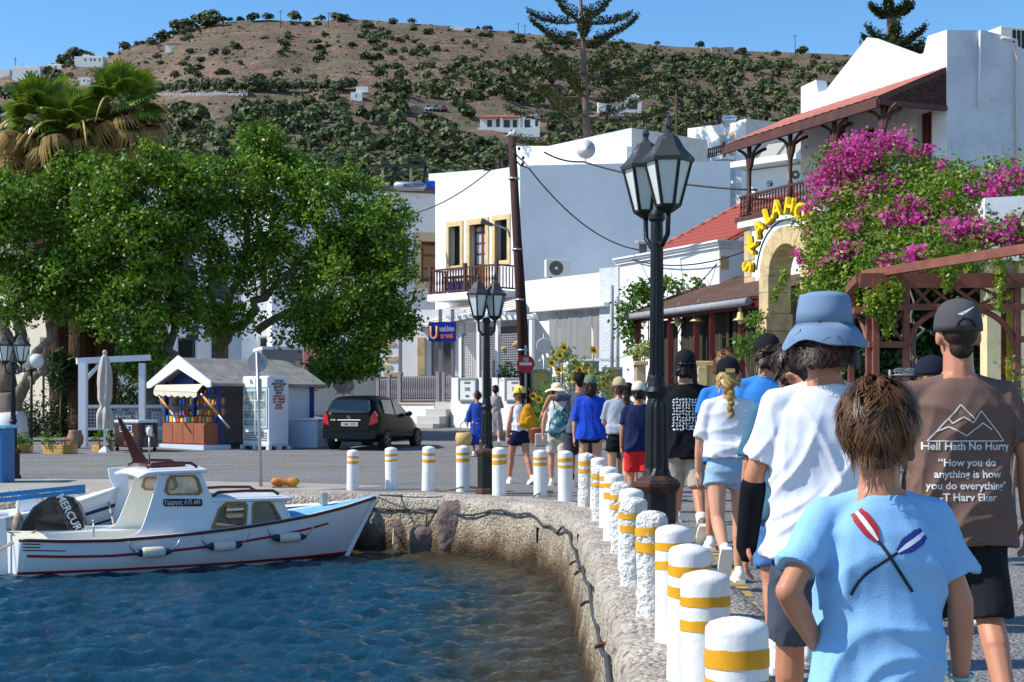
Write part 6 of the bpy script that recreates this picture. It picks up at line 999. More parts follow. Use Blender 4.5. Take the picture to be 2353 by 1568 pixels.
# ---------------------------------------------------------------- boats
mgel = M('boat_white', (226, 229, 232), .35, coat=.3, var=.03); manti = M('antifouling', (96, 38, 32), .7, var=.3, vsc=5); mcream = M('boat_cream', (232, 226, 196), .5); mbrn = M('varnished_wood', (84, 42, 34), .4); mredp = M('boat_red', (178, 34, 44), .5); mnavy = M('boat_navy', (28, 40, 92), .5); mgold = M('window_rubber', (148, 122, 66), .6); mrope = M('rope', (176, 164, 138), .9, var=.2, vsc=30); mropeb = M('dark_cable', (62, 64, 66), .8, var=.2)
class Boat:
    def __init__(s, A, head, L, hb, hs, rake, draft=.38):
        s.A = Vector(A); s.d = Vector((math.cos(head), math.sin(head))); s.n = Vector((s.d.y, -s.d.x)); s.L = L; s.hb = hb; s.hs = hs; s.rake = rake; s.draft = draft
    def P(s, u, w, z): q = s.A + s.d * u + s.n * w; return Vector((q.x, q.y, WZ + z))
    def b(s, u): return float(np.interp(u / s.L, [i / (len(s.hb) - 1) for i in range(len(s.hb))], s.hb))
    def h(s, u): return float(np.interp(u / s.L, [i / (len(s.hs) - 1) for i in range(len(s.hs))], s.hs))
    def pt(s, u, f, side):
        """hull skin: f = 0 at the sheer, 1 at the keel"""
        hb, hs = s.b(u), s.h(u); zk = -s.draft * (1 - .5 * (u / s.L) ** 3); z = hs + (zk - hs) * f; w = hb * (1 - f ** 3.2) * (1 - .14 * f) ; e = (u / s.L) ** 5 * s.rake * f * 1.5
        return s.P(u - e, w * side, z)
    def strip(s, f0, f1, side, off=.004, u0=0., u1=1., n=40):
        V = []; 
        for i in range(n + 1):
            u = s.L * (u0 + (u1 - u0) * i / n); o = Vector((s.n.x, s.n.y, 0)) * side * off
            a, b = (f(u) if callable(f) else f for f in (f0, f1)); V += [s.pt(u, a, side) + o, s.pt(u, b, side) + o]
        return V, [(2 * i, 2 * i + 2, 2 * i + 3, 2 * i + 1) for i in range(n)]
    def hull(s, t, mat, nf=14, nu=48, split=True):
        fs = np.linspace(0, 1, nf); V = []
        for i in range(nu + 1):
            u = s.L * i / nu; V += [s.pt(u, f, 1) for f in fs] + [s.pt(u, f, -1) for f in fs[::-1][1:]]
        m = 2 * nf - 1; mb = MB(); mb.add(V, [(i * m + j, (i + 1) * m + j, (i + 1) * m + j + 1, i * m + j + 1) for i in range(nu) for j in range(m - 1)], 0, True); mb.f.append([j for j in range(m)]); mb.m.append(0); mb.sm.append(False); h_ = mb.build('hull', mat, t, True); sd_ = h_.modifiers.new('skin', 'SOLIDIFY'); sd_.thickness = .03; sd_.offset = -1
        fw = lambda u: (s.h(u) - .05) / (s.h(u) + s.draft * (1 - .5 * (u / s.L) ** 3))
        mb = MB()
        for sg_ in (1, -1): V, Fq = s.strip(fw, lambda u: .93, sg_, .006); mb.add(V, Fq, 0, True); mb.build('waterline_paint', manti, h_, True, fix=False); mb = MB()
        return h_
    def rub(s, t, mat, r=.022, dz=-.02):
        for sg_ in (1, -1): mb = MB(); mb.tube([s.pt(s.L * i / 40, 0, sg_) + Vector((0, 0, dz)) + Vector((s.n.x, s.n.y, 0)) * sg_ * .012 for i in range(41)], r, 6); mb.build('rub_rail', mat, t, True)
    def deck(s, t, u0, u1, dz, mat, nm='deck', inset=.03, n=16, camber=.04):
        V = []; mb = MB()
        for i in range(n + 1):
            u = u0 + (u1 - u0) * i / n; b = max(.01, s.b(u) - inset)
            for k in (-1, -.5, 0, .5, 1): V.append(s.P(u, b * k, s.h(u) + dz + camber * (1 - k * k)))
        mb.add(V, [(i * 5 + j, (i + 1) * 5 + j, (i + 1) * 5 + j + 1, i * 5 + j + 1) for i in range(n) for j in range(4)], 0, True); return mb.build(nm, mat, t, True, fix=False)
NA, NB = Vector((-6.02, 17.6)), Vector((-1.9, 19.85)); hd = math.atan2((NB - NA).y, (NB - NA).x); dd = (NB - NA).normalized(); nn_ = Vector((dd.y, -dd.x))
cb = Boat(NA - nn_ * .72, hd, 5.0, [.56, .68, .75, .78, .78, .74, .64, .5, .29, .03], [.5, .47, .46, .48, .51, .55, .6, .66, .74, .84], .38); BS = Frame(cb.P(0, .66, 0).xy, cb.P(5, .66, 0).xy)
t = thing('cabin_boat', 'small white cabin motorboat with red stripes moored at the quay', 'boat', cb.P(2.5, 0, 0)); hl = cb.hull(t, mgel)
V, Fq = cb.strip(lambda u: .2 / (cb.h(u) + .38) * 1., lambda u: .235 / (cb.h(u) + .38), 1, .008, .02, .84); mb = MB(); mb.add(V, Fq); mb.build('red_stripe', mredp, hl, True, fix=False)
V, Fq = cb.strip(lambda u: .2 / (cb.h(u) + .38), lambda u: .235 / (cb.h(u) + .38), -1, .008, .02, .84); mb = MB(); mb.add(V, Fq); mb.build('red_stripe', mredp, hl, True, fix=False)
V, Fq = cb.strip(lambda u: (cb.h(u) - .075) / (cb.h(u) + .38 * (1 - .5 * (u / 5) ** 3)), lambda u: (cb.h(u) - .05) / (cb.h(u) + .38 * (1 - .5 * (u / 5) ** 3)), 1, .01); mb = MB(); mb.add(V, Fq); mb.build('boot_stripe', mredp, hl, True, fix=False)
for k in range(3): V, Fq = cb.strip(.07 + k * .045, .085 + k * .045, 1, .008, .01, .05 + (k == 2) * .06, 6); mb = MB(); mb.add(V, Fq); mb.build('stern_stripe', mblack, hl, True, fix=False)
cb.rub(t, mbrn); mb = MB(); a, b = cb.P(4.55, 0, -.05), cb.P(5.02, 0, .86); mb.bar(a, b + Vector((.03, .02, .02)), .06, .09, up=(0, 1, 0)); mb.build('stem', mgel, t, True)
cb.deck(t, 3.35, 4.98, -.02, M('deck_blue', (120, 180, 214), .6, var=.08), 'foredeck'); cb.deck(t, 0, .35, .0, mcream, 'aft_deck'); cb.deck(t, .3, 3.3, -.3, mcream, 'cockpit_sole', .06, 10, 0)
out = [(146, 1244), (225, 1239), (291, 1234), (306, 1231), (316, 1226), (324, 1218), (331, 1204), (346, 1164), (360, 1122), (366, 1105), (367, 1086), (466, 1087), (490, 1145), (655, 1147), (682, 1200), (692, 1219), (624, 1233), (460, 1250), (290, 1262), (146, 1268)]
w1 = [(397, 1093.5), (451, 1093.5), (459, 1101), (467, 1130), (458, 1138), (390, 1138), (381, 1130), (388, 1103)]; w2 = [(522, 1154), (564, 1154), (570, 1161), (565, 1209), (557, 1215.6), (494, 1219), (486, 1213), (504, 1170)]; w3 = [(589, 1154), (625, 1154), (633, 1160), (654, 1197), (650, 1205.8), (589, 1211), (580, 1205), (583, 1162)]
uo = [BS.uz(*p) for p in out]; uw = [[BS.uz(*p) for p in w] for w in (w1, w2, w3)]
def scl(pl, k): cx, cz = sum(p[0] for p in pl) / len(pl), sum(p[1] for p in pl) / len(pl); return [(cx + (x - cx) * k, cz + (z - cz) * k) for x, z in pl]
cabw = lambda u: min(.66, cb.b(max(0, min(5, u))) - .06)
for sg_, nm in ((1, 'cabin_side'), (-1, 'cabin_side')):
    fn = (lambda u, z, w: cb.P(u, (cabw(u) + w) * 1 - .12 * max(0, (z - WZ - .55)), z - WZ)) if sg_ == 1 else (lambda u, z, w: cb.P(u, -(cabw(u) + w) + .12 * max(0, (z - WZ - .55)), z - WZ))
    mb = MB(); mb.panel(uo, fn, -.03, 0, uw); cs = mb.build(nm, mgel, t, True)
    for w in uw: mb = MB(); mb.panel(scl(w, 1.03), fn, -.045, .015, [scl(w, .86)]); wf = mb.build('window_frame', mgold, cs, True); mb = MB(); mb.panel(scl(w, .9), fn, -.02, -.012); mb.build('window_pane', GLASS('boat_glass', (120, 106, 84), .35), wf, True)
    if sg_ == 1:
        a = [BS.uz(x, y) for x, y in ((380, 1147), (463, 1147), (466, 1150), (466, 1161), (463, 1164), (380, 1164), (377, 1161), (377, 1150))]; mb = MB(); mb.panel(a, fn, .002, .014); pl_ = mb.build('name_plate', M('plate_brown', (36, 26, 28), .5), cs, True)
        me = text_mesh('Γιώργος Λ·Π. 641', .075, 'CENTER', .002, False); P = np.empty(len(me.vertices) * 3, np.float32); me.vertices.foreach_get('co', P); P = P.reshape(-1, 3); um, zm = BS.uz(421.5, 1155.5); wdt = P[:, 0].max() - P[:, 0].min(); kx = (a[2][0] - a[6][0]) * .9 / wdt
        Q = np.array([fn(um + float(p[0]) * kx, zm + float(p[1]) * 1.1, .016 + float(p[2])) for p in P], np.float32); me.vertices.foreach_set('co', Q.ravel()); me.update(); link('lettering', me, mwhite, pl_, True)
def zl(x, y): return BS.uz(x, y)
# cabin front, roofs, coamings
def slab(nm, u0, u1, z0, z1, wd, th, mat, par, vis=0):
    mb = MB(); V = []; n = 8
    for i in range(n + 1):
        k = i / n; u = u0 + (u1 - u0) * k; z = z0 + (z1 - z0) * k + (vis * max(0, 1 - k * 5) ** 2 if vis else 0)
        for w in (-1, -.5, 0, .5, 1): V.append(cb.P(u, w * wd, z - WZ + .035 * (1 - w * w)))
    Fq = [(i * 5 + j, (i + 1) * 5 + j, (i + 1) * 5 + j + 1, i * 5 + j + 1) for i in range(n) for j in range(4)]; mb.add(V, Fq, 0, True); o = mb.build(nm, mat, par, True, fix=True); s_ = o.modifiers.new('th', 'SOLIDIFY'); s_.thickness = th; s_.offset = -1; b_ = o.modifiers.new('bv', 'BEVEL'); b_.width = .012; b_.segments = 2; return o
ra, rb_ = zl(318, 1079), zl(478, 1087); wr_ = slab('wheelhouse_roof', ra[0], rb_[0], rb_[1] + .03, rb_[1] + .05, .66, .045, mgel, t, -.06); fa, fb_ = zl(488, 1140), zl(674, 1147); fr_ = slab('cabin_roof', fa[0], fb_[0], fb_[1] + .03, fb_[1] + .02, .64, .045, mgel, t)
for rf, (u0, u1), z in ((wr_, (ra[0] + .15, rb_[0] - .1), rb_[1] + .075), (fr_, (fa[0] + .05, fb_[0] - .15), fb_[1] + .06)):
    for w in (-.5, .5): 
        mb = MB(); mb.tube([cb.P(u0, w, z - WZ), cb.P(u0 + .08, w, z - WZ + .05), cb.P((u0 + u1) / 2, w, z - WZ + .06), cb.P(u1 - .08, w, z - WZ + .05), cb.P(u1, w, z - WZ)], .022, 6); mb.build('grab_rail', mbrn, rf, True)
    mb = MB(); mb.fb(Frame(cb.P(0, 0, 0).xy, cb.P(5, 0, 0).xy), u0 + .1, u1 - .1, z + .0, z + .03, -.3, .3) if rf is wr_ else None
    if rf is wr_: mb.build('roof_hatch', mbrn, rf, True)
def cross(nm, u0, z0, u1, z1, wd, mat, th=.03, par=None):
    mb = MB(); a, b, c, d = cb.P(u0, -wd, z0 - WZ), cb.P(u0, wd, z0 - WZ), cb.P(u1, wd * .95, z1 - WZ), cb.P(u1, -wd * .95, z1 - WZ); o_ = Vector((cb.d.x, cb.d.y, 0)) * th; mb.hexa([a, b, b + o_, a + o_, d, c, c + o_, d + o_]); return mb.build(nm, mat, par or t, True)
q0, q1 = zl(688, 1216), zl(657, 1150); fs_ = cross('front_screen', q0[0] - .03, q0[1], q1[0] - .03, q1[1], .55, mgel); cross('front_window', q0[0] - .005 + (q1[0] - q0[0]) * .25, q0[1] + (q1[1] - q0[1]) * .25, q0[0] - .005 + (q1[0] - q0[0]) * .88, q0[1] + (q1[1] - q0[1]) * .88, .45, mglass, .02, fs_)
q0, q1 = zl(490, 1145), zl(467, 1089); cross('wheelhouse_screen', q0[0] - .03, q0[1], q1[0] - .03, q1[1], .5, mgel); cross('wheelhouse_window', q0[0] + (q1[0] - q0[0]) * .2, q0[1] + (q1[1] - q0[1]) * .2, q0[0] + (q1[0] - q0[0]) * .9, q0[1] + (q1[1] - q0[1]) * .9, .4, mglass, .012)
q0 = zl(360, 1200); cross('helm_console', q0[0] + .55, WZ + .2, q0[0] + .62, WZ + .95, .5, mcream)
mb = MB(); mb.tube([cb.P(q0[0] + .5, .25 + .12 * math.cos(a), .95 + .12 * math.sin(a)) for a in np.linspace(0, 6.28, 20)], .012, 6); mb.build('steering_wheel', mcream, t, True)
mb = MB(); mb.hexa([cb.P(-.24, -.04, -.4), cb.P(-.24, .04, -.4), cb.P(-.02, .04, -.4), cb.P(-.02, -.04, -.4), cb.P(-.22, -.04, .58), cb.P(-.22, .04, .58), cb.P(-.05, .04, .58), cb.P(-.05, -.04, .58)]); rd = mb.build('rudder', mgel, t, True, .02); mb = MB(); mb.hexa([cb.P(-.2, -.05, .56), cb.P(-.2, .05, .56), cb.P(-.07, .05, .56), cb.P(-.07, -.05, .56), cb.P(-.2, -.05, .72), cb.P(-.2, .05, .72), cb.P(-.07, .05, .72), cb.P(-.07, -.05, .72)]); mb.build('rudder_head', mgel, rd, True, .01)
a, b = cb.P(1.62, .05, 1.38), cb.P(1.36, .02, 1.98); mb = MB(); mb.hexa([a + Vector(q) for q in ((-.07, -.03, 0), (.12, -.03, 0), (.12, .03, 0), (-.07, .03, 0))] + [b + Vector(q) for q in ((-.02, -.02, 0), (.02, -.02, 0), (.02, .02, 0), (-.02, .02, 0))]); mb.build('wooden_mast', mbrn, t, True); mb = MB(); mb.tube([cb.P(1.75, .05, 1.36), cb.P(1.75, .05, 1.75)], .012, 6); lm = mb.build('light_staff', mmetal, t, True); mb = MB(); mb.lathe([(.03, 0), (.035, .03), (.04, .05), (.04, .1), (.02, .12)], 12, cb.P(1.75, .05, 1.74)); mb.build('navigation_light', mwhite, lm, True)
mb = MB(); mb.fb(Frame(cb.P(0, 0, 0).xy, cb.P(5, 0, 0).xy), 4.2, 4.28, WZ + .74, WZ + .9, -.1, .02); mb.build('bow_bitt', mmetal, t, True)
mb = MB(); mb.tube([cb.P(.9, .62, .48), cb.P(.9, .62, .66)], .012, 6); mb.ball(cb.P(.9, .62, .68), .025, 8, 6); mb.build('oar_pin', mmetal, t, True)
for i, (x, y) in enumerate(((343, 1266), (505, 1252), (663, 1235))):
    u, z = BS.uz(x, y); c = cb.P(u, cb.b(u) + .085, z - WZ); q = thing('boat_fender', ('cream fender with blue ends hanging nearest the stern of the cabin boat', 'yellowed fender with blue ends hanging below the cabin windows', 'fender with blue ends hanging nearest the bow of the cabin boat')[i], 'fender', c, hd); mb = MB(); V_ = MB(); V_.lathe([(.05, -.15), (.068, -.12), (.07, 0), (.068, .12), (.05, .15)], 14); mb.add([Vector((p[2], p[1], p[0])) for p in V_.v], V_.f, 0, True); mb.build('fender_body', M('fender_cream', (222, 206, 160), .6, c2=(214, 212, 204), vsc=5), q)
    for s_ in (-1, 1): mb = MB(); V_ = MB(); V_.lathe([(.056, .15), (.035, .2), (.018, .24)], 12); mb.add([Vector((p[2] * s_, p[1], p[0])) for p in V_.v], V_.f, 0, True); mb.build('blue_end', M('fender_blue', (24, 46, 72), .5), q); mb = MB(); mb.tube([(.22 * s_, 0, 0), (.3 * s_, -.03, .08), (.33 * s_, -.06, .16)], .01, 6); mb.build('lanyard', mmetal, q)
# outboard engine on the neighbouring dinghy
ob = Vector((-6.35, 19.7, WZ)); t = thing('outboard_motor', 'large tilted black outboard motor with white brand lettering behind the cabin boat stern', 'outboard motor', ob); mb = MB(); OF = Frame((ob.x - .55, ob.y), (ob.x + .45, ob.y + .12))
op = [OF.uz(x, y) for x, y in ((40, 1222), (47, 1205), (75, 1165), (110, 1143), (140, 1139), (165, 1146), (182, 1165), (193, 1195), (193, 1212), (187, 1230), (160, 1240), (60, 1245), (38, 1236))]; mb.panel(op, OF, -.26, .0); ow = mb.build('cowling', M('cowling_black', (20, 21, 24), .25, coat=.6), t, True, .09)
text_on('lettering', 'MERCURY', OF, OF.uz(162, 1183)[0], OF.uz(162, 1184)[1], .008, .15, mwhite, ow, bold=True, rot=R(-62), stretch=.95); text_on('lettering', 'FOURSTROKE', OF, OF.uz(150, 1197)[0], OF.uz(150, 1197)[1], .008, .07, M('dim_print', (130, 110, 110), .5), ow, rot=R(-62))
mb = MB(); mb.hexa([OF(-.1, WZ - .3, -.2), OF(.25, WZ - .3, -.2), OF(.3, WZ - .3, -.06), OF(-.1, WZ - .3, -.06), OF(.0, op[0][1], -.2), OF(.4, op[0][1], -.2), OF(.4, op[0][1], -.06), OF(0, op[0][1], -.06)]); mb.build('drive_leg', mblack, t, True, .03)
# dinghy carrying it
db = Boat((-6.3, 20.1), R(18), 3.0, [.5, .6, .62, .55, .35, .05], [.4, .4, .42, .46, .52, .58], .2, .25); t = thing('white_dinghy', 'low white dinghy moored between the cabin boat and the quay', 'boat', db.P(1.5, 0, 0)); db.hull(t, mgel); db.rub(t, mwhite); db.deck(t, .1, 2.9, -.06, mcream, 'deck')
mb = MB(); mb.fb(Frame(db.P(0, 0, 0).xy, db.P(3, 0, 0).xy), .8, 1.1, WZ + .3, WZ + .42, -.4, .4); mb.build('thwart', mwhite, t, True)
# traditional wooden boat with blue spars
wb = Boat((-10.4, 20.0), R(19), 4.75, [.5, .7, .78, .76, .66, .46, .06], [.5, .46, .46, .5, .56, .68, .92], .12, .35); t = thing('wooden_boat', 'traditional white wooden boat with navy stripes, tall stem post and red trim', 'boat', wb.P(2.3, 0, 0)); h_ = wb.hull(t, mgel); wb.rub(t, mwhite, .03); wb.deck(t, 3.2, 4.7, -.05, mwhite, 'foredeck')
for f0, f1, u0 in ((.22, .27, .5), (.42, .45, .55), (.5, .56, 0.)): V, Fq = wb.strip(f0, f1, 1, .008, u0, 1.); mb = MB(); mb.add(V, Fq); mb.build('navy_stripe', mnavy, h_, True, fix=False)
V, Fq = wb.strip(.06, .1, 1, .008, .1, .6); mb = MB(); mb.add(V, Fq); mb.build('red_stripe', mredp, h_, True, fix=False)
sp = [(4.45, .5), (4.62, .75), (4.68, .92), (4.62, 1.06), (4.6, 1.2), (4.86, 1.22), (4.9, 1.0), (4.86, .6), (4.7, .1), (4.5, .1)]; mb = MB(); mb.panel([(u, z) for u, z in sp], lambda u, z, w: wb.P(u, w, z), -.05, .05); mb.build('stem_post', mgel, t, True, .01)
mb = MB(); mb.fb(Frame(wb.P(0, 0, 0).xy, wb.P(5, 0, 0).xy), 3.3, 3.6, WZ + .5, WZ + .78, -.12, .12); mb.build('samson_post', mwhite, t, True, .03)
for i, dz in enumerate((.0, .06)):
    a, b = px(-60, 1157 - 14 * i, 20.6), px(196, 1122 - 10 * i + 6, 21.0); mb = MB(); mb.bar(a, b, .07, .06); o = mb.build('blue_spar', M('spar_blue', (38, 128, 190), .5), None); tag(o, ('lower light blue painted spar lying along the wooden boat', 'upper light blue painted spar lying along the wooden boat')[i], 'spar')
mb = MB(); fp = px(42, 1205, 20.1); mb.lathe([(.01, .0), (.09, .03), (.1, .18), (.06, .3), (.03, .36)], 12, fp - Vector((0, 0, .2))); q = mb.build('boat_fender', M('dirty_fender', (190, 170, 140), .8, c2=(110, 90, 70), vsc=9), None); tag(q, 'dirty teardrop fender hanging on the side of the wooden boat', 'fender'); mb = MB(); mb.tube([fp + Vector((0, 0, .15)), px(43, 1150, 20.4)], .01, 5); mb.build('lanyard', mrope, q)
# little boat beyond the bow
lb = Boat((-4.7, 20.98), R(4), 2.55, [.2, .24, .26, .22, .04], [.6, .62, .66, .7, .76], .25, .2); t = thing('green_trim_boat', 'small white boat with a dark green side stripe moored behind the cabin boat', 'boat', lb.P(1, 0, 0)); h_ = lb.hull(t, mgel); lb.deck(t, .0, 2.28, -.03, mwhite); V, Fq = lb.strip(.12, .5, 1, .008); mb = MB(); mb.add(V, Fq); mb.build('dark_stripe', M('boat_dark_green', (18, 30, 32), .5), h_, True, fix=False); lb.rub(t, mblack, .018)
# ropes, cable, mooring post, boulder, rebar
def rope(label, a, b, sag, r=.013, mat=None, name='mooring_rope', n=16):
    mb = MB(); P = []
    for k in np.linspace(0, 1, n): q = Vector(a).lerp(Vector(b), k); q.z -= sag * 4 * k * (1 - k); P.append(q)
    mb.tube(P, r, 6); tag(mb.build(name, mat or mrope, None), label, 'rope')
bow = cb.P(4.98, 0, .86); rope('pale mooring rope sagging from the cabin boat bow to a bollard on the bend', bow, (.42, 21.1, .06), .32); rope('mooring rope from the cabin boat bow up to the quay bollard beside the lamp', bow, (-.76, 22.2, .08), .05); rope('thin dark rope from the cabin boat bow straight to the quay edge', bow + Vector((0, .1, 0)), (-1.0, 20.6, .03), .02, .009, mropeb); rope('stern rope of the cabin boat running down to the left into the water', cb.P(.3, .1, .55), (-7.3, 16.6, WZ - .2), .02); rope('second stern rope of the cabin boat slanting into the water', cb.P(.1, .1, .5), (-6.9, 16.9, WZ - .2), .01); rope('bow rope of the wooden boat slanting to the dinghy', wb.P(4.6, 0, .75), (-5.4, 19.9, WZ + .1), .05, .016)
rope('slack mooring rope hanging from the quay down into the water', (-1.75, 21.5, .04), (-1.7, 20.2, WZ - .2), .12, .012); rope('second slack rope hanging beside it from the quay into the water', (-1.55, 21.4, .04), (-1.45, 20.2, WZ - .2), .1, .01)
for a, b, l in (((.42, 21.15, .08), (.6, 21.3, .06), 'short green rope end looped round a bollard on the bend'), ((-.8, 22.2, .08), (-.55, 22.35, .06), 'short green rope tied to the bollard beside the quay lamp')): rope(l, a, b, .0, .02, M('green_rope', (150, 168, 70), .8), 'rope_end')
P = []
pe2 = [(x, y) for x, y in path if (6.5 < y < 15.4) or (y >= 15.4 and x > -3.2)][::4]
for i, (x, y) in enumerate(pe2): P.append(Vector((x - .06, y - (.05 if y > 17 else 0), -.14 + .05 * math.sin(i * .37) + .03 * math.sin(i * 1.1) - (.06 if y < 14 else 0))))
mb = MB(); mb.tube(P, .017, 6); tag(mb.build('quay_cable', mropeb, None), 'dark grey cable looping along the edge of the quay wall', 'cable')
mboul = M('purple_rock', (128, 110, 104), .9, c2=(92, 76, 72), vsc=3, bump=.9, bsc=10, ramp=(.35, .7), dist=.06)
def boulder(label, x0, x1, y0, y1, D, dp=.25):
    a, b = px(x0, y0, D), px(x1, y1, D); c = (a + b) / 2; mb = MB(); mb.ball((0, 0, 0), 1, 28, 20); V = np.array(mb.v); r = np.array([(b.x - a.x) / 2, dp, (a.z - b.z) / 2]); V = np.sign(V) * np.abs(V) ** .6; d = vnoise(V, 1.3, int(x0), 3) * .22 + vnoise(V, 4, 3, 2) * .06; V = V * (1 + d)[:, None] * r + np.array(c); mb.v = [tuple(v) for v in V]; o = mb.build('boulder', mboul, None); tag(o, label, 'boulder')
boulder('large purple brown boulder built into the quay wall above the water', 1002, 1088, 1152, 1285, 20.58, .2); boulder('dark boulder in the quay wall nearest the cabin boat bow', 898, 946, 1185, 1285, 21.2, .25); boulder('wet dark stone at the foot of the quay wall', 940, 1004, 1205, 1290, 20.9, .25)
g = ground_at(655, 1121); t = thing('mooring_bollard', 'squat rust orange cast iron mooring bollard on the quay edge', 'mooring bollard', g, .1); mm = M('rust_orange_paint', (196, 108, 52), .6, c2=(214, 164, 40), vsc=5, ramp=(.45, .6)); mb = MB()
for s_ in (-1, 1): mb.tube([(s_ * .12, 0, -.05), (s_ * .12, 0, .12)], .055, 12); mb.ball((s_ * .13, 0, .1), (.11, .075, .07), 12, 8)
mb.tube([(-.14, 0, .09), (.14, 0, .09)], .06, 10); link('casting', remesh(mb, .012, 4), mm, t); mb = MB(); mb.bb(-.2, .2, -.1, .1, -.02, .015); mb.build('base_plate', mru, t)
for i, (x, y, z) in enumerate(((.6, 7.6, -.16), (.62, 9.4, -.22), (.62, 11.4, -.22), (.64, 13.0, -.16), (.66, 14.6, -.25))):
    mb = MB(); mb.tube([(x + .08, y, z + .03), (x - .04, y + .05, z), (x - .06, y + .18, z - .04)], .014, 6); tag(mb.build('rebar_stub', mru, None), 'rusty bent iron bar sticking out of the quay face', 'iron bar', 'rusty bars in the quay face')
for x, y0, y1, l in ((1238, 1212, 1246, 'tall dark drain slot in the quay wall with a trailing rope'), (1332, 1228, 1266, 'narrow dark drain slot in the quay wall near the corner'), (1105, 1230, 1258, 'small square drain hole in the quay wall beside the boulder')):
    Yq = {1238: 18.62, 1332: 15.5, 1105: 20.12}[x]; a, b = px(x - 6, y0, Yq), px(x + 6, y1, Yq); mb = MB(); mb.bb(a.x, b.x, Yq - .06, Yq + .5, b.z, a.z); tag(mb.build('drain_slot', M('slot_shade', (16, 15, 14), .9), None), l, 'drain')  # solid block, dark colour painted for the shade inside the slot
# ---------------------------------------------------------------- kiosk corner
def kpt(x, D, z=0): return Vector(((x - CX) * D / F_, D, z))
K0 = Vector((-7.36, 36.0)); kg, ks = Vector((-.7071, .7071)), Vector((.7071, .7071)); gz = zg(36.5); Wk, Lk = 2.45, 2.9; zE, zA = 1.98, 2.55
def K(a, b, z): q = K0 + kg * a + ks * b; return Vector((q.x, q.y, z))    # a along the gable (to the left), b along the side (to the right)
t = thing('kiosk', 'street kiosk with a grey gable roof, blue frames and a brown wooden counter', 'kiosk', K(Wk / 2, Lk / 2, gz)); mkr = M('kiosk_roof_felt', (150, 148, 140), .85, c2=(118, 118, 112), vsc=3); mkw = M('kiosk_white', (220, 224, 230), .6); mkb = M('kiosk_blue', (26, 48, 120), .5); mkd = M('counter_wood', (152, 88, 58), .6, var=.15, vsc=3, stretch=(4, 4, 1))
for s_, (a0, a1) in enumerate(((-.25, Wk / 2), (Wk + .25, Wk / 2))): mb = MB(); z0 = zE - .1; P = [K(a0, -.35, z0), K(a0, Lk + .3, z0), K(a1, Lk + .3, zA), K(a1, -.35, zA)]; mb.hexa([p - Vector((0, 0, .07)) for p in P] + P); mb.build('roof_slope', mkr, t, True)
mb = MB(); mb.panel([(-.27, zE - .2), (-.27, zE - .06), (Wk / 2, zA + .05), (Wk + .27, zE - .06), (Wk + .27, zE - .2), (Wk + .1, zE - .2), (Wk / 2, zA - .28), (-.1, zE - .2)], lambda u, z, w: K(u, -.36 - w, z), 0, .05); mb.build('gable_board', mkw, t, True); mb = MB(); mb.panel([(0, zE - .15), (Wk / 2, zA - .1), (Wk, zE - .15)], lambda u, z, w: K(u, .02 + w, z), 0, .04); mb.build('gable_infill', mkb, t, True)
for a, b in ((0, 0), (Wk, 0), (0, Lk), (Wk, Lk), (0, Lk * .45), (Wk * .45, 0)): mb = MB(); p = K(a, b, gz); mb.box((p.x, p.y, (gz + zE) / 2), (.1, .1, zE - gz), R(45)); mb.build('corner_post', mkb, t, True)
mb = MB(); mb.hexa([K(.05, Lk - .1, gz), K(Wk, Lk - .1, gz), K(Wk, Lk, gz), K(.05, Lk, gz), K(.05, Lk - .1, zE), K(Wk, Lk - .1, zE), K(Wk, Lk, zE), K(.05, Lk, zE)]); mb.build('back_wall', mkd, t, True); mb = MB(); mb.hexa([K(Wk - .05, .1, gz), K(Wk, .1, gz), K(Wk, Lk, gz), K(Wk - .05, Lk, gz), K(Wk - .05, .1, zE), K(Wk, .1, zE), K(Wk, Lk, zE), K(Wk - .05, Lk, zE)]); mb.build('side_wall', mkw, t, True)
mb = MB(); mb.hexa([K(0.02, Lk * .5, gz), K(.07, Lk * .5, gz), K(.07, Lk, gz), K(.02, Lk, gz), K(.02, Lk * .5, zE), K(.07, Lk * .5, zE), K(.07, Lk, zE), K(.02, Lk, zE)]); mb.build('side_wall', mkw, t, True)
for i, z in enumerate((1.05, 1.32, 1.6)): mb = MB(); mb.hexa([K(.1, .12, z), K(Wk - .1, .12, z), K(Wk - .1, .5, z), K(.1, .5, z), K(.1, .12, z + .03), K(Wk - .1, .12, z + .03), K(Wk - .1, .5, z + .03), K(.1, .5, z + .03)]); sh_ = mb.build('shelf', mkb, t, True)
pal = [(200, 60, 50), (240, 200, 60), (60, 120, 200), (240, 240, 240), (80, 160, 80), (230, 130, 50), (110, 60, 40)]; goods = [M('pack_%d' % i, c, .5) for i, c in enumerate(pal)]
for z in (.90, 1.08, 1.35, 1.63):
    for k in range(13):
        a = .15 + k * .17; b = -.18 if z < 1 else .2; q = K(a, b, z); h = rng.uniform(.08, .17); mb = MB(); mb.box((q.x, q.y, z + h / 2 + .001), (.1, .1, h), R(45)); o = mb.build('snack_pack', goods[int(rng.integers(7))], None); tag(o, 'small coloured snack pack set out on the kiosk counter' if z < 1 else 'small coloured snack pack on the kiosk shelves', 'snack pack', 'packs on the counter' if z < 1 else 'packs on the shelves')
mb = MB(); mb.hexa([K(-.05, -.42, gz + .1), K(1.9, -.42, gz + .1), K(1.9, -.02, gz + .1), K(-.05, -.02, gz + .1), K(-.05, -.42, .88), K(1.9, -.42, .88), K(1.9, -.02, .88), K(-.05, -.02, .88)]); ct_ = mb.build('counter', mkd, t, True)
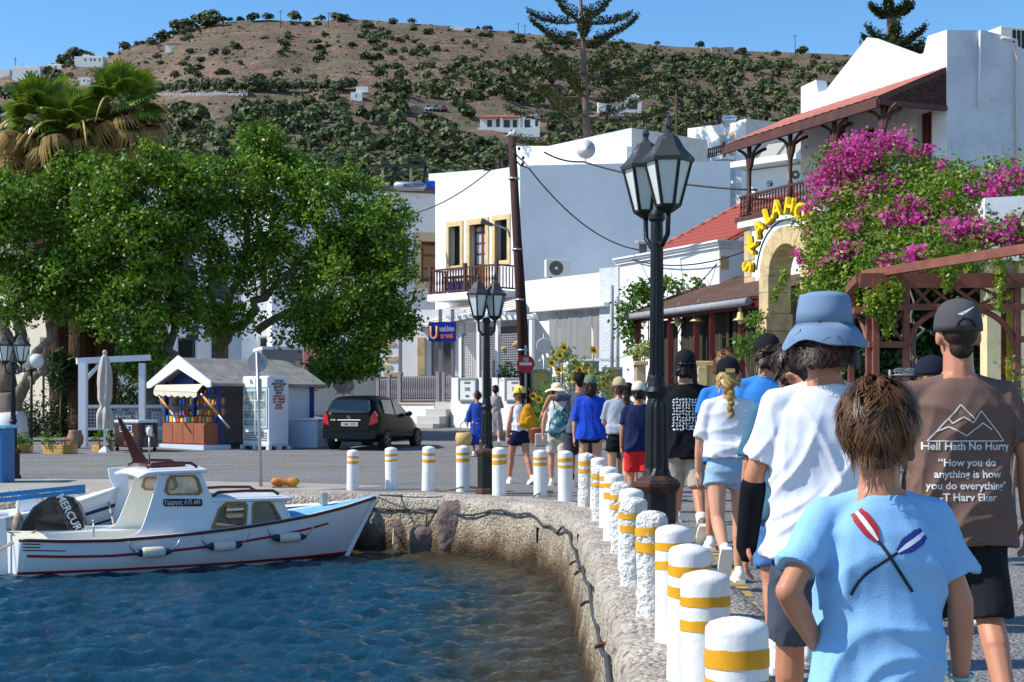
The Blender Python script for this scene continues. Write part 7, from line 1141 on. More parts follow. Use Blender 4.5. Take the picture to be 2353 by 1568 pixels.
for k in range(4): mb = MB(); a0, a1 = -.03 + k * .485, .43 + k * .485; mb.hexa([K(a0, -.445, gz + .14), K(a1, -.445, gz + .14), K(a1, -.423, gz + .14), K(a0, -.423, gz + .14), K(a0, -.445, .85), K(a1, -.445, .85), K(a1, -.423, .85), K(a0, -.423, .85)]); mb.build('counter_panel', mkd, ct_, True)
mb = MB(); mb.hexa([K(-.1, -.5, gz - .05), K(1.95, -.5, gz - .05), K(1.95, .3, gz - .05), K(-.1, .3, gz - .05), K(-.1, -.5, gz + .1), K(1.95, -.5, gz + .1), K(1.95, .3, gz + .1), K(-.1, .3, gz + .1)]); mb.build('plinth', M('pale_blue_plinth', (190, 206, 224), .7), t, True)
aw = thing('kiosk_awning', 'cream scalloped canvas awning folded out over the kiosk counter', 'awning', K(1.2, -.9, 1.6)); mcan = M('cream_canvas', (214, 206, 182), .9, var=.08)
A0, A1, C0, C1 = K(.1, -.38, zE - .12), K(2.3, -.38, zE - .12), px(452, 901, 35.2), px(353, 897, 36.6); mb = MB(); P = [C0, C1, A1, A0]; mb.hexa([p - Vector((0, 0, .02)) for p in P] + P); mb.build('canvas', mcan, aw, True)
mb = MB(); n = 48; V = []
for i in range(n + 1): q = C0.lerp(C1, i / n); V += [q, q - Vector((0, 0, .1 + .05 * abs(math.sin(i / n * math.pi * 7))))]
mb.add(V, [(2 * i, 2 * i + 2, 2 * i + 3, 2 * i + 1) for i in range(n)]); mb.build('scalloped_valance', mcan, aw, True, fix=False)
for (x0, y0, D0), (x1, y1, D1) in (((366, 912, 36.4), (405, 962, 36.0)), ((462, 905, 35.1), (527, 984, 34.9))):
    a, b = px(x0, y0, D0), px(x1, y1, D1); mb = MB(); mb.tube([a.lerp(b, .1), a.lerp(b, .62)], .03, 8); pr = mb.build('prop_pole', M('orange_pole', (232, 150, 40), .5), aw, True)
    for k0, k1 in ((0, .1), (.62, 1)): mb = MB(); mb.tube([a.lerp(b, k0), a.lerp(b, k1)], .027, 8); mb.build('pole_end', mmetal, pr, True)
# drinks fridge on a pallet
f0, f1, f2 = kpt(558, 36.35), kpt(618, 35.55), kpt(663, 36.05); f3 = f0 + (f2 - f1); zb, zt_ = zg(36) + .12, px(610, 864, 35.6).z; t = thing('drinks_fridge', 'tall white drinks fridge with a glass door and lettered side', 'fridge', (f0 + f2) / 2 + Vector((0, 0, zb)))
def prism(pts, z0, z1): mb = MB(); mb.hexa([Vector((p.x, p.y, z0)) for p in pts] + [Vector((p.x, p.y, z1)) for p in pts]); return mb
prism([f0, f1, f2, f3], zb, zt_).build('cabinet', M('fridge_white', (222, 226, 230), .4), t, True, .015); FF_ = Frame(f0.xy, f1.xy); FS = Frame(f1.xy, f2.xy); w_ = FF_.L
mb = MB(); mb.fb(FF_, .05, w_ - .05, zb + .42, zt_ - .32, .003, .03); dr = mb.build('door_frame', M('fridge_frame', (190, 206, 220), .3), t, True); mb = MB(); mb.fb(FF_, .11, w_ - .11, zb + .48, zt_ - .38, .031, .04); gp2 = mb.build('glass_door', M('fridge_glass', (90, 110, 112), .1, c2=(170, 186, 176), vsc=5, det=2), dr, True)
for k in range(3): mb = MB(); z = zb + .62 + k * .24; mb.fb(FF_, .12, w_ - .12, z, z + .02, .041, .046); mb.build('shelf_line', mwhite, gp2, True)
for k in range(4): mb = MB(); mb.fb(FF_, .08, w_ - .08, zb + .1 + k * .06, zb + .13 + k * .06, .003, .012); mb.build('vent_slot', mgreyp, t, True)
mb = MB(); mb.fb(FF_, .05, w_ - .03, zt_ - .28, zt_ - .02, .003, .03); hp = mb.build('header_panel', mwhite, t, True); text_on('lettering', 'Pa    os', FF_, w_ / 2, zt_ - .15, .032, .17, mblack, hp, stretch=.8)
for i, (s_, c) in enumerate((('ΤΣΙΓΑΡΑ', 0), ('ΑΝΑΨΥΚΤΙΚΑ', 0), ('ΜΠΥΡΕΣ', 0), ('ΠΑΓΩΤΑ', 0), ('ΝΕΡΟ', 0), ('CIGARETTE', 1), ('SOFT DRINKS', 1), ('ICE CREAM', 1), ('BEERS', 1), ('WATER', 1))): text_on('lettering', s_, FS, FS.L * .5, zt_ - .13 - i * .075, .004, .085, M('print_black', (40, 36, 36), .6) if not c else M('print_red', (170, 40, 50), .6), t, bold=True, stretch=min(.9, FS.L * .78 / (.058 * len(s_))))
t = thing('pallet', 'white painted timber pallet under the drinks fridge', 'pallet', (f0 + f2) / 2 + Vector((0, 0, zg(36))))
for k in range(5): q = f0.lerp(f3, k / 4.6); q2 = f1.lerp(f2, k / 4.6); e = (q2 - q).normalized() * .06; mb = MB(); mb.bar(q - e + Vector((0, 0, zg(36) + .1)), q2 + e + Vector((0, 0, zg(36) + .1)), .1, .025); mb.build('plank', mkw, t, True)
for k in (0, .5, 1):
    for j in (0, .5, 1): q = f0.lerp(f1, k).lerp(f3.lerp(f2, k), j); mb = MB(); mb.box((q.x, q.y, zg(36) + .04), (.1, .1, .09), R(-40)); mb.build('block', mkw, t, True)
# chest freezer, branded ice-cream freezer
a, b = kpt(667, 36.9), kpt(730, 36.6); t = thing('chest_freezer', 'plain pale blue-grey chest freezer with a man sitting behind it', 'freezer', ((a.x + b.x) / 2, 36.8, zg(36.7))); zt_ = px(700, 967, 36.7).z; prism([a, b, b + Vector((.1, .6, 0)), a + Vector((.1, .6, 0))], zg(36.7), zt_).build('body', M('freezer_grey', (186, 198, 214), .5), t, True, .02); prism([a + Vector((-.02, -.02, 0)), b + Vector((.02, -.02, 0)), b + Vector((.12, .62, 0)), a + Vector((.08, .62, 0))], zt_ + .003, zt_ + .06).build('lid', mkw, t, True, .015)
a, b, c = kpt(262, 35.4), kpt(325, 34.8), kpt(363, 35.2); d_ = a + (c - b); z0, zt_ = zg(35) + .1, px(310, 972, 35).z; t = thing('ice_cream_freezer', 'brown ice cream chest freezer with a pale lid and printed chocolate bar picture', 'freezer', (a + c) / 2 + Vector((0, 0, zg(35)))); prism([a, b, c, d_], z0, zt_).build('body', M('snack_brown', (62, 34, 30), .45), t, True, .02); prism([a, b, c, d_], zt_ + .002, zt_ + .07).build('lid', M('pale_blue_lid', (196, 214, 222), .4), t, True, .01)
G1, G2 = Frame(a.xy, b.xy), Frame(b.xy, c.xy)
for G, sc_ in ((G1, 1.), (G2, .8)):
    L = G.L; mb = MB(); mb.fb(G, L * .22, L * .66, zt_ - .22, zt_ - .06, .003, .008); pn = mb.build('brand_panel', mkw, t, True); mb = MB(); mb.fb(G, L * .24, L * .64, zt_ - .2, zt_ - .08, .009, .012); mb.build('brand_inset', M('brand_blue', (30, 50, 140), .5), pn, True); text_on('lettering', 'SNICKERS', G, L * .44, zt_ - .14, .014, .1 * sc_, mwhite, pn, bold=True, stretch=.5)
    for (u, z, ru, rz, cc) in ((.55, .28, .2, .12, (150, 84, 50)), (.5, .24, .12, .07, (226, 180, 130)), (.66, .3, .1, .08, (214, 160, 100)), (.6, .42, .05, .1, (244, 226, 200)), (.46, .1, .2, .08, (120, 60, 40))): mb = MB(); mb.panel([(L * u + ru * .6 * math.cos(q), z0 + z + rz * .7 * math.sin(q)) for q in np.linspace(0, 6.28, 13)[:-1]], G, .003, .006 + .001 * u); mb.build('printed_picture', M('snack_print_%d' % cc[0], cc, .6), t, True)
mb = MB(); mb.fb(G2, .05, G2.L - .06, z0 + .02, z0 + .26, .004, .012); mb.build('grille', M('grille_grey', (92, 90, 84), .6), t, True)
for p in (a, b, c, d_): q = p.lerp((a + c) / 2, .15); mb = MB(); mb.ball((q.x, q.y, zg(35) + .05), .05, 8, 6); mb.build('castor', mblack, t, True)
# planter boxes of stacked planks
mpl = M('planter_pine', (206, 158, 88), .7, var=.18, vsc=4, stretch=(1, 1, 3)); mred_l = LEAF('red_leaf', (120, 40, 30), (200, 90, 60), .5, .3)
for i, (x0, x1, xm, D, l) in enumerate(((2, 76, 42, 34.2, 'wooden plank planter box behind the short lamp at the far left'), (95, 179, 145, 34.0, 'wooden plank planter box with green and red plants, standing clear of the parasol'), (211, 262, 228, 35.2, 'wooden plank planter box behind the closed parasol pole'))):
    a, b, c = kpt(x0, D + .1), kpt(xm, D - .25), kpt(x1, D + .15); d_ = a + (c - b); t = thing('planter_box', l, 'planter', (a + c) / 2 + Vector((0, 0, zg(D)))); zt_ = px(xm, 1022, D).z; h = (zt_ - zg(D)) / 5
    for k in range(5):
        e = .012 * (k % 2); cen = (a + c) / 2; pts = [p + (p - cen).normalized() * e for p in (a, b, c, d_)]; z0 = zg(D) + k * h + .003; mb = prism(pts[:2] + [pts[1].lerp(pts[2], .12), pts[0].lerp(pts[3], .12)], z0, z0 + h - .01); mb.build('plank', mpl, t, True); prism([pts[1].lerp(pts[0], .0) , pts[2], pts[2].lerp(pts[3], .1), pts[1].lerp(pts[0], .1)], z0 + .004, z0 + h - .006).build('plank', mpl, t, True)
    prism([a.lerp(c, .1), b.lerp(d_, .1), c.lerp(a, .1), d_.lerp(b, .1)], zg(D), zt_ - .04).build('soil', M('soil', (60, 46, 36), .95), t, True)
    xs_ = ((30, 1012, 18, 10), (55, 1010, 18, 12)) if i == 0 else ((113, 1008, 16, 14), (150, 1014, 10, 8)) if i == 1 else ((228, 1008, 12, 12), (252, 1002, 8, 18))
    for j, (x, y, rx, ry) in enumerate(xs_): plant('potted_plant', ('pinkish flowering plant in the far left planter', 'leafy green plant in the far left planter behind the lamp', 'bushy green plant in the middle planter', 'small red-leaved plant in the middle planter', 'round green plant beside the closed parasol pole', 'upright lime green plant next to the ice cream freezer')[i * 2 + j], [(x, y, rx, ry, D, 1.2)], mred_l if (i == 1 and j) else mgl, 26, .075, .6, .06, 'plant', (px(x, y, D).x, D, zt_ - .05), 14)
# closed parasols
mcv = M('parasol_canvas', (186, 176, 166), .9, var=.1, vsc=3)
def parasol(label, x, yt, yb, D, r, hem):
    p = kpt(x, D, zg(D)); zt_, zb = px(x, yt, D).z, px(x, yb, D).z; t = thing('closed_parasol', label, 'parasol', p); mb = MB(); mb.tube([p, Vector((p.x, D, zt_))], .025, 8); mb.build('pole', mwhite, t, True); mb = MB(); mb.lathe([(.16, zg(D)), (.12, zg(D) + .06), (.04, zg(D) + .14)], 6, (p.x, D, 0), sm=False); mb.build('foot', mwhite, t, True)
    n = 32; m = 26; V = []
    for i in range(m):
        k = i / (m - 1); z = zt_ - (zt_ - zb) * k; rr = r * (.35 + .65 * min(1, k * 2.5)) * (1 - .42 * math.exp(-((k - hem) / .06) ** 2)) * (1 + .12 * math.sin(k * 9)) * (.25 if i == 0 else 1)
        V += [(p.x + rr * (1 + .2 * math.sin(6 * a + k * 3) * (k > .04)) * math.cos(a), D + rr * (1 + .2 * math.sin(6 * a + k * 3) * (k > .04)) * math.sin(a), z) for a in (2 * math.pi * j / n for j in range(n))]
    mb = MB(); mb.add(V, [(i * n + j, i * n + (j + 1) % n, (i + 1) * n + (j + 1) % n, (i + 1) * n + j) for i in range(m - 1) for j in range(n)], 0, True); mb.build('folded_canvas', mcv, t, True, fix=False); mb = MB(); mb.ball((p.x, D, zt_ + .02), .06, 8, 6); mb.build('finial', mcv, t, True)
parasol('closed beige parasol standing beside the ice cream freezer', 241, 812, 985, 34.6, .17, .7); parasol('closed pale parasol with faint print behind the parked car', 790, 815, 905, 43, .26, .95)
# white timber pergola with lattice fence
t = thing('white_pergola', 'white timber pergola frame with a brace and low lattice fence left of the kiosk', 'pergola', kpt(255, 38.5, zg(38.5)))
for x, D, w in ((191, 37.6, .2), (327, 38.5, .16), (245, 38.2, .13)): p = kpt(x, D); mb = MB(); mb.bb(p.x - w / 2, p.x + w / 2, D - w / 2, D + w / 2, zg(D) - .1, px(x, 835, D).z); mb.build('post', mkw, t, True)
mb = MB(); mb.bar(px(176, 830, 37.6), px(345, 822, 38.6), .14, .16); mb.build('beam', mkw, t, True); mb = MB(); mb.bar(px(198, 872, 37.7), px(228, 838, 37.9), .07, .09); mb.build('brace', mkw, t, True)
f = PF(200, 39, 400, 40); u0, u1, z0, z1 = 0, f.L, px(300, 985, 39.5).z, px(300, 934, 39.5).z; mb = MB()
for i in range(int(u1 / .09)): mb.fb(f, i * .09, i * .09 + .03, z0, z1, -.02, 0)
for i in range(int((z1 - z0) / .09) + 1): mb.fb(f, 0, u1, z0 + i * .09, z0 + i * .09 + .03, .001, .018)
kind(mb.build('lattice', M('lattice_shade', (150, 156, 166), .7), t, True, fix=False), 'stuff')
for z in (z0, z1): mb = MB(); mb.fb(f, 0, u1, z - .04, z + .04, -.03, .03); mb.build('rail', mkw, t, True)
t = thing('globe_lamp', 'twin globe garden lamp in front of the left tree', 'lamp', kpt(70, 38.5, zg(38.5))); p = kpt(72, 38.5); mb = MB(); mb.tube([(p.x, 38.5, zg(38)), (p.x, 38.5, px(72, 850, 38.5).z)], .04, 8); mb.build('post', mblack, t, True)
for x in (57, 84): q = px(x, 830, 38.5); mb = MB(); mb.ball(q, .2, 16, 12); mb.build('globe', M('globe_white', (214, 214, 208), .4), t, True); mb = MB(); mb.tube([Vector((p.x, 38.5, px(72, 850, 38.5).z)), q + Vector((0, 0, -.28)), q + Vector((0, 0, -.19))], .02, 6); mb.build('arm', mblack, t, True)
mb = MB(); p = kpt(173, 36.5, zg(36.5)); mb.lathe([(.1, 0), (.19, .12), (.21, .28), (.15, .42), (.17, .46), (.14, .46)], 16, p); tag(mb.build('clay_jar', M('clay_jar', (150, 122, 98), .8, var=.1), None), 'large clay jar standing at the foot of the white pergola post', 'jar')
a, b = kpt(-12, 24.6), kpt(7, 24.6); t = thing('blue_cabinet', 'narrow blue printed cabinet cut off at the left edge of the quay', 'cabinet', (b.x - .2, 24.8, 0)); mb = MB(); mb.bb(a.x, b.x, 24.6, 25.2, 0, px(0, 985, 24.6).z); mb.build('body', M('cabinet_blue', (40, 110, 170), .5, c2=(170, 80, 90), vsc=6, ramp=(.62, .7)), t, True, .02); mb = MB(); mb.bb(a.x - .05, b.x + .06, 24.55, 25.25, px(0, 985, 24.6).z + .002, px(0, 978, 24.6).z); mb.build('top', M('cabinet_top', (120, 190, 220), .5), t, True)
for x, D, l, ds in ((1232, 39, 'terracotta flower pot beside the roadside shrub', 1.), (1238, 37.5, 'wide pale concrete planter trough at the roadside', 0)):
    p = kpt(x, D, zg(D)); mb = MB()
    if ds: mb.lathe([(.13, 0), (.2, .36), (.22, .38), (.22, .43), (.18, .43)], 16, p); o = mb.build('flower_pot', M('terracotta', (186, 112, 84), .8, var=.1), None)
    else: mb.bb(p.x - .1, p.x + 1.1, D - .2, D + .25, p.z, p.z + .34); o = mb.build('planter_trough', M('trough_grey', (170, 164, 160), .9, var=.1), None, False, .03)
    tag(o, l, 'pot')
for x, D in ((1365, 36), (1302, 37)): p = kpt(x, D, zg(D)); mb = MB(); mb.lathe([(.16, 0), (.26, .55), (.28, .58), (.28, .66), (.22, .66)], 16, p); tag(mb.build('flower_pot', M('terracotta', (186, 112, 84), .8, var=.1), None), 'tall terracotta pot under the sunflowers behind the walkers', 'pot', 'pots under the sunflowers')
# ---------------------------------------------------------------- parked car
mcb = M('car_black', (9, 9, 11), .3, coat=.0, spec=.22); mcg = M('car_glass', (30, 40, 42), .06, spec=.7); mtl = M('tail_red', (190, 20, 28), .2, coat=.6); mpt = M('tyre', (26, 26, 27), .85)
cs = .86; rear = ground_at(803, 1036); t = thing('hatchback_car', 'black compact hatchback parked with its rear towards the quay', 'car', rear, R(-17)); t.scale = (cs, cs, cs)
ST = [(-.02, .34, .62, .86, .60, 1.02, .40, 1.06), (.04, .28, .80, .88, .70, 1.05, .44, 1.1), (.12, .26, .85, .88, .78, 1.12, .58, 1.5), (.35, .24, .87, .88, .82, 1.08, .64, 1.56), (.9, .22, .88, .88, .83, 1.02, .66, 1.59), (1.6, .21, .88, .88, .83, .99, .66, 1.585), (2.2, .21, .88, .88, .82, .97, .62, 1.5), (2.75, .22, .88, .87, .8, .98, .62, 1.16), (3.1, .23, .87, .84, .74, .92, .5, .97), (3.55, .26, .82, .78, .62, .8, .4, .84), (3.8, .34, .6, .62, .4, .62, .3, .66)]
V = []; n = 15
for (y, zb, wb_, ws, wt, zbelt, wr, zr) in ST:
    half = [(0, zb), (wb_ * .75, zb), (wb_, zb + .1), (ws, (zb + zbelt) / 2), (wt + .04, zbelt - .03), ((wt * 1.4 + wr) / 2.4, zbelt + (zr - zbelt) * .45), (wr, zr - .03), (wr * .6, zr)]
    V += [(-x, y, z) for x, z in half[::-1][:-1]] + [(x, y, z) for x, z in half] if False else [(x, y, z) for x, z in half] + [(-x, y, z) for x, z in half[::-1][:-1]]
n = 15; mb = MB(); Fc = [(i * n + j, i * n + (j + 1) % n, (i + 1) * n + (j + 1) % n, (i + 1) * n + j) for i in range(len(ST) - 1) for j in range(n)] + [[j for j in range(n)][::-1], [(len(ST) - 1) * n + j for j in range(n)]]; mb.add(V, Fc, 0, True); o = mb.build('body', mcb, t); s_ = o.modifiers.new('sub', 'SUBSURF'); s_.levels = 2; s_.render_levels = 2
def cq(nm, P, mat, off=(0, 0, 0), par=None): mb = MB(); o_ = Vector(off); k = len(P); mb.add([Vector(p) for p in P] + [Vector(p) + o_ for p in P], [list(range(k)), list(range(k, 2 * k))[::-1]] + [[i, (i + 1) % k, k + (i + 1) % k, k + i] for i in range(k)], 0, False); q = mb.build(nm, mat, par or t, False, .006); return q
cq('rear_window', [(-.6, -.005, 1.08), (.6, -.005, 1.08), (.66, .0, 1.2), (.56, .07, 1.44), (-.56, .07, 1.44), (-.66, .0, 1.2)], mcg, (0, .05, 0)); cq('tailgate_panel', [(-.62, -.035, .56), (.62, -.035, .56), (.68, -.03, 1.0), (-.68, -.03, 1.0)], mcb, (0, .05, 0))
for s_ in (-1, 1):
    cq('tail_light', [(s_ * .62, -.045, .72), (s_ * .84, .03, .8), (s_ * .83, .05, 1.0), (s_ * .76, .03, 1.14), (s_ * .68, -.03, 1.02)], mtl, (0, .06, 0)); cq('side_window', [(s_ * .855, .55, 1.06), (s_ * .855, 1.35, 1.02), (s_ * .74, 1.3, 1.45), (s_ * .735, .6, 1.46)], mcg, (-.03 * s_, 0, 0)); cq('side_window', [(s_ * .855, 1.42, 1.02), (s_ * .85, 2.35, 1.0), (s_ * .74, 1.75, 1.44), (s_ * .745, 1.4, 1.45)], mcg, (-.03 * s_, 0, 0))
    mb = MB(); mb.ball((s_ * .98, 2.2, 1.05), (.1, .06, .075), 10, 8); m_ = mb.build('wing_mirror', mcb, t); mb = MB(); mb.tube([(s_ * .84, 2.25, 1.0), (s_ * .95, 2.22, 1.03)], .025, 6); mb.build('mirror_arm', mblack, m_)
    for y in (.72, 3.2):
        mb = MB(); V_ = MB(); V_.lathe([(.2, -.09), (.29, -.1), (.31, -.06), (.31, .06), (.29, .1), (.2, .09)], 24); mb.add([Vector((p[2] + s_ * .79, p[0] + y, p[1] + .31)) for p in V_.v], V_.f, 0, True); wh = mb.build('wheel', mpt, t); mb = MB(); 
        for k in range(5): a = 2 * math.pi * k / 5; mb.bar((s_ * .885, y, .31), (s_ * .875, y + .2 * math.cos(a), .31 + .2 * math.sin(a)), .05, .03, up=(1, 0, 0))
        mb.tube([(s_ * .87, y + .2 * math.cos(a), .31 + .2 * math.sin(a)) for a in np.linspace(0, 6.28, 20)], .02, 6); mb.build('rim', M('alloy', (120, 122, 126), .35, .7), wh)
cq('bumper', [(-.8, -.06, .34), (.8, -.06, .34), (.84, -.02, .58), (-.84, -.02, .58)], mcb, (0, .1, 0)); cq('chrome_bar', [(-.36, -.05, .86), (.36, -.05, .86), (.36, -.05, .9), (-.36, -.05, .9)], M('chrome', (210, 214, 220), .12, 1.), (0, .02, 0)); pl_ = cq('number_plate', [(-.28, -.05, .70), (.28, -.05, .70), (.28, -.05, .81), (-.28, -.05, .81)], M('plate_white', (216, 218, 214), .5), (0, .015, 0)); cq('plate_blue', [(-.28, -.054, .70), (-.23, -.054, .70), (-.23, -.054, .81), (-.28, -.054, .81)], mnavy, (0, .003, 0), pl_)
me = text_mesh('TMX 2573', .1, 'CENTER', .001, True); me.transform(Matrix.Translation((.03, -.053, .755)) @ Matrix.Rotation(R(90), 4, 'X')); link('lettering', me, mblack, pl_); me = text_mesh('A150', .07, 'CENTER', .001, True); me.transform(Matrix.Translation((-.5, -.04, .88)) @ Matrix.Rotation(R(90), 4, 'X')); link('model_lettering', me, M('chrome', (210, 214, 220), .12, 1.), t)
mb = MB(); mb.tube([(.05 * math.cos(a), -.05, .95 + .05 * math.sin(a)) for a in np.linspace(0, 6.28, 16)], .006, 5); em = mb.build('emblem', M('chrome', (210, 214, 220), .12, 1.), t); mb = MB(); [mb.tube([(0, -.05, .95), (.05 * math.sin(a), -.05, .95 + .05 * math.cos(a))], .005, 5) for a in (0, 2.09, 4.19)]; mb.build('emblem_star', M('chrome', (210, 214, 220), .12, 1.), em)
mb = MB(); mb.tube([(-.1, .5, 1.57), (-.12, .38, 1.85)], .006, 5); mb.build('aerial', mblack, t); mb = MB(); mb.tube([(-.4, -.04, .3), (-.4, .1, .3)], .035, 8); mb.build('exhaust', M('chrome', (210, 214, 220), .12, 1.), t)
# ---------------------------------------------------------------- people
def cap_(mb, a, b, r0, r1, n=10):
    a, b = Vector(a), Vector(b); d = (b - a).normalized(); P = [a - d * r0 * .97, a - d * r0 * .7, a - d * r0 * .25] + [a.lerp(b, k) for k in (.1, .5, .9)] + [b + d * r1 * .25, b + d * r1 * .7, b + d * r1 * .97]; rr = [r0 * .2, r0 * .7, r0 * .97, r0 * .9 + r1 * .1, (r0 + r1) / 2, r0 * .1 + r1 * .9, r1 * .97, r1 * .7, r1 * .2]; mb.tube(P, rr, n)
def cone_(mb, a, b, r0, r1, n=14):
    a, b = Vector(a), Vector(b); d = (b - a).normalized(); mb.tube([a - d * r0 * .9, a - d * r0 * .6, a, a.lerp(b, .4), a.lerp(b, .8), b], [r0 * .35, r0 * .8, r0, r0 * .6 + r1 * .4, r0 * .2 + r1 * .8, r1], n)
def loft(mb, rings, n=20, p=2.4):
    V = []
    for (z, rx, ry, cy) in rings:
        for j in range(n): a = 2 * math.pi * j / n; c, s = math.cos(a), math.sin(a); V.append((rx * math.copysign(abs(c) ** (2 / p), c), cy + ry * math.copysign(abs(s) ** (2 / p), s), z))
    k = len(rings); mb.add(V, [(i * n + j, i * n + (j + 1) % n, (i + 1) * n + (j + 1) % n, (i + 1) * n + j) for i in range(k - 1) for j in range(n)], 0, True); o = len(mb.v) - len(V); mb.f += [[o + j for j in range(n)][::-1], [o + (k - 1) * n + j for j in range(n)]]; mb.m += [0, 0]; mb.sm += [True, True]
def cloth(name, c, var=.06, rough=.9): return M(name, c, rough, var=var, vsc=7, bump=.25, bsc=160, spec=.15, dist=.004)
SK = [M('skin_%d' % i, c, .5, var=.06, vsc=9, spec=.35) for i, c in enumerate(((206, 150, 120), (190, 130, 100), (176, 114, 84)))]
HAIR = {}
def hairm(n, c):
    if n not in HAIR: HAIR[n] = (M('hair_' + n, c, .6, c2=tuple(int(v * .55) for v in c), vsc=30, bump=.8, bsc=70, spec=.25, dist=.01), LEAF('strand_' + n, tuple(int(v * .5) for v in c), tuple(min(255, int(v * 1.35)) for v in c), .45, .1, .4))
    return HAIR[n]
def strands(nm, parent, mats, C, Rd, n, th=(.1, 1.5), lim=2.0, lift=.12, w=.006, seg=6, curl=.0, ln=(.5, 1.1), phi=(0, 6.283), xf=None):
    """hair ribbons running over the skull and falling free below the nape"""
    V, Fq, A = [], [], []; C, Rd = np.array(C), np.array(Rd)
    for i_ in range(n):
        if i_ % 16 == 0: K_ = (rng.uniform(*th), rng.uniform(*phi), rng.uniform(*ln), lift * rng.uniform(.1, 1.7), rng.normal() * .55, rng.uniform(0, 6), rng.uniform(.05, .8))   # locks of sixteen
        j_ = rng.normal(size=7); t0 = max(.03, K_[0] + j_[0] * .05); ph = K_[1] + j_[1] * .055; L = K_[2] * (1 + .12 * j_[2]); lf = K_[3] * (1 + .18 * j_[3]); sw = K_[4] + j_[4] * .08; c0 = K_[5] + j_[5] * .2; tn = np.clip(K_[6] + j_[6] * .15, 0, 1); prev = None
        for k in range(seg + 1):
            s = k / seg; t = t0 + L * s; over = max(0, t - lim); tt = min(t, lim); a = ph + sw * s + curl * math.sin(s * 9 + c0); r = 1.0 + lf * s ** .7 + .03 + curl * .25 * math.cos(s * 11 + c0)
            p = C + Rd * r * np.array([math.sin(tt) * math.cos(a), math.sin(tt) * math.sin(a), math.cos(tt)]) + np.array([0, 0, -over * .1]); tg = np.array([-math.sin(a), math.cos(a), 0]) * w * (1 - .75 * s)
            cur = (tuple(p - tg), tuple(p + tg))
            if prev: o = len(V); V += [prev[0], prev[1], cur[1], cur[0]]; Fq.append((o, o + 1, o + 2, o + 3)); A.append(np.clip(tn + .2 * s - .1, 0, 1))
            prev = cur
    V = np.array(V); 
    if xf is not None: V = V @ np.array(xf.to_3x3()).T + np.array(xf.translation)
    return link(nm, npmesh('strands', V, np.array(Fq), True, A), mats[1], parent)
def decal(nm, V2, Fs, bvh, parent, mat, off=.004):
    P = []
    for x, z in V2:
        h = bvh.ray_cast(Vector((x, -1.5, z)), Vector((0, 1, 0))); P.append(h[0] + Vector((0, -off, 0)) if h[0] is not None else Vector((x, -.1, z)))
    mb = MB(); mb.add(P, Fs); return mb.build(nm, mat, parent, False, fix=False)
def decal_line(nm, pts, w, bvh, parent, mat, off=.004, sub=10, w1=None):
    V2, Fs = [], []
    for (a, b) in zip(pts, pts[1:]):
        a, b = Vector(a), Vector(b); d = (b - a).normalized(); q = Vector((-d.y, d.x)) * w / 2; o = len(V2)
        for k in range(sub + 1): c = a.lerp(b, k / sub); V2 += [c - q, c + q]
        Fs += [(o + 2 * k, o + 2 * k + 2, o + 2 * k + 3, o + 2 * k + 1) for k in range(sub)]
    return decal(nm, V2, Fs, bvh, parent, mat, off)
def decal_text(body, size, x, z, bvh, parent, mat, bold=True, stretch=1.):
    me = text_mesh(body, size, 'CENTER', 0, bold); V2 = [(x + v.co.x * stretch, z + v.co.y) for v in me.vertices]; return decal('shirt_lettering', V2, [list(p.vertices) for p in me.polygons], bvh, parent, mat)
SHOE = {}
def shoe_mesh(c, sole=(226, 222, 212)):
    if c not in SHOE:
        mb = MB(); mb.ball((0, -.04, .055), (.04, .055, .05)); mb.ball((0, .07, .04), (.042, .1, .04)); mb.ball((0, -.02, .09), (.037, .045, .04)); mb.ball((0, .15, .03), (.036, .05, .028)); mb.bb(-.04, .04, -.09, .19, -.002, .02); a = remesh(mb, .009, 3); a.materials.append(M('shoe_%d_%d_%d' % c, c, .6, var=.08, vsc=12))
        mb = MB(); mb.panel([(x * 1.0, y) for x, y in ((-.036, -.09), (.036, -.09), (.045, -.02), (.048, .1), (.036, .18), (0, .208), (-.036, .18), (-.048, .1), (-.045, -.02))], lambda u, v, w: Vector((u, v, w)), -.008, .022); b = mb.mesh('sole'); b.materials.append(M('shoe_sole', sole, .7)); SHOE[c] = (a, b)
    return SHOE[c]
BODY = {}
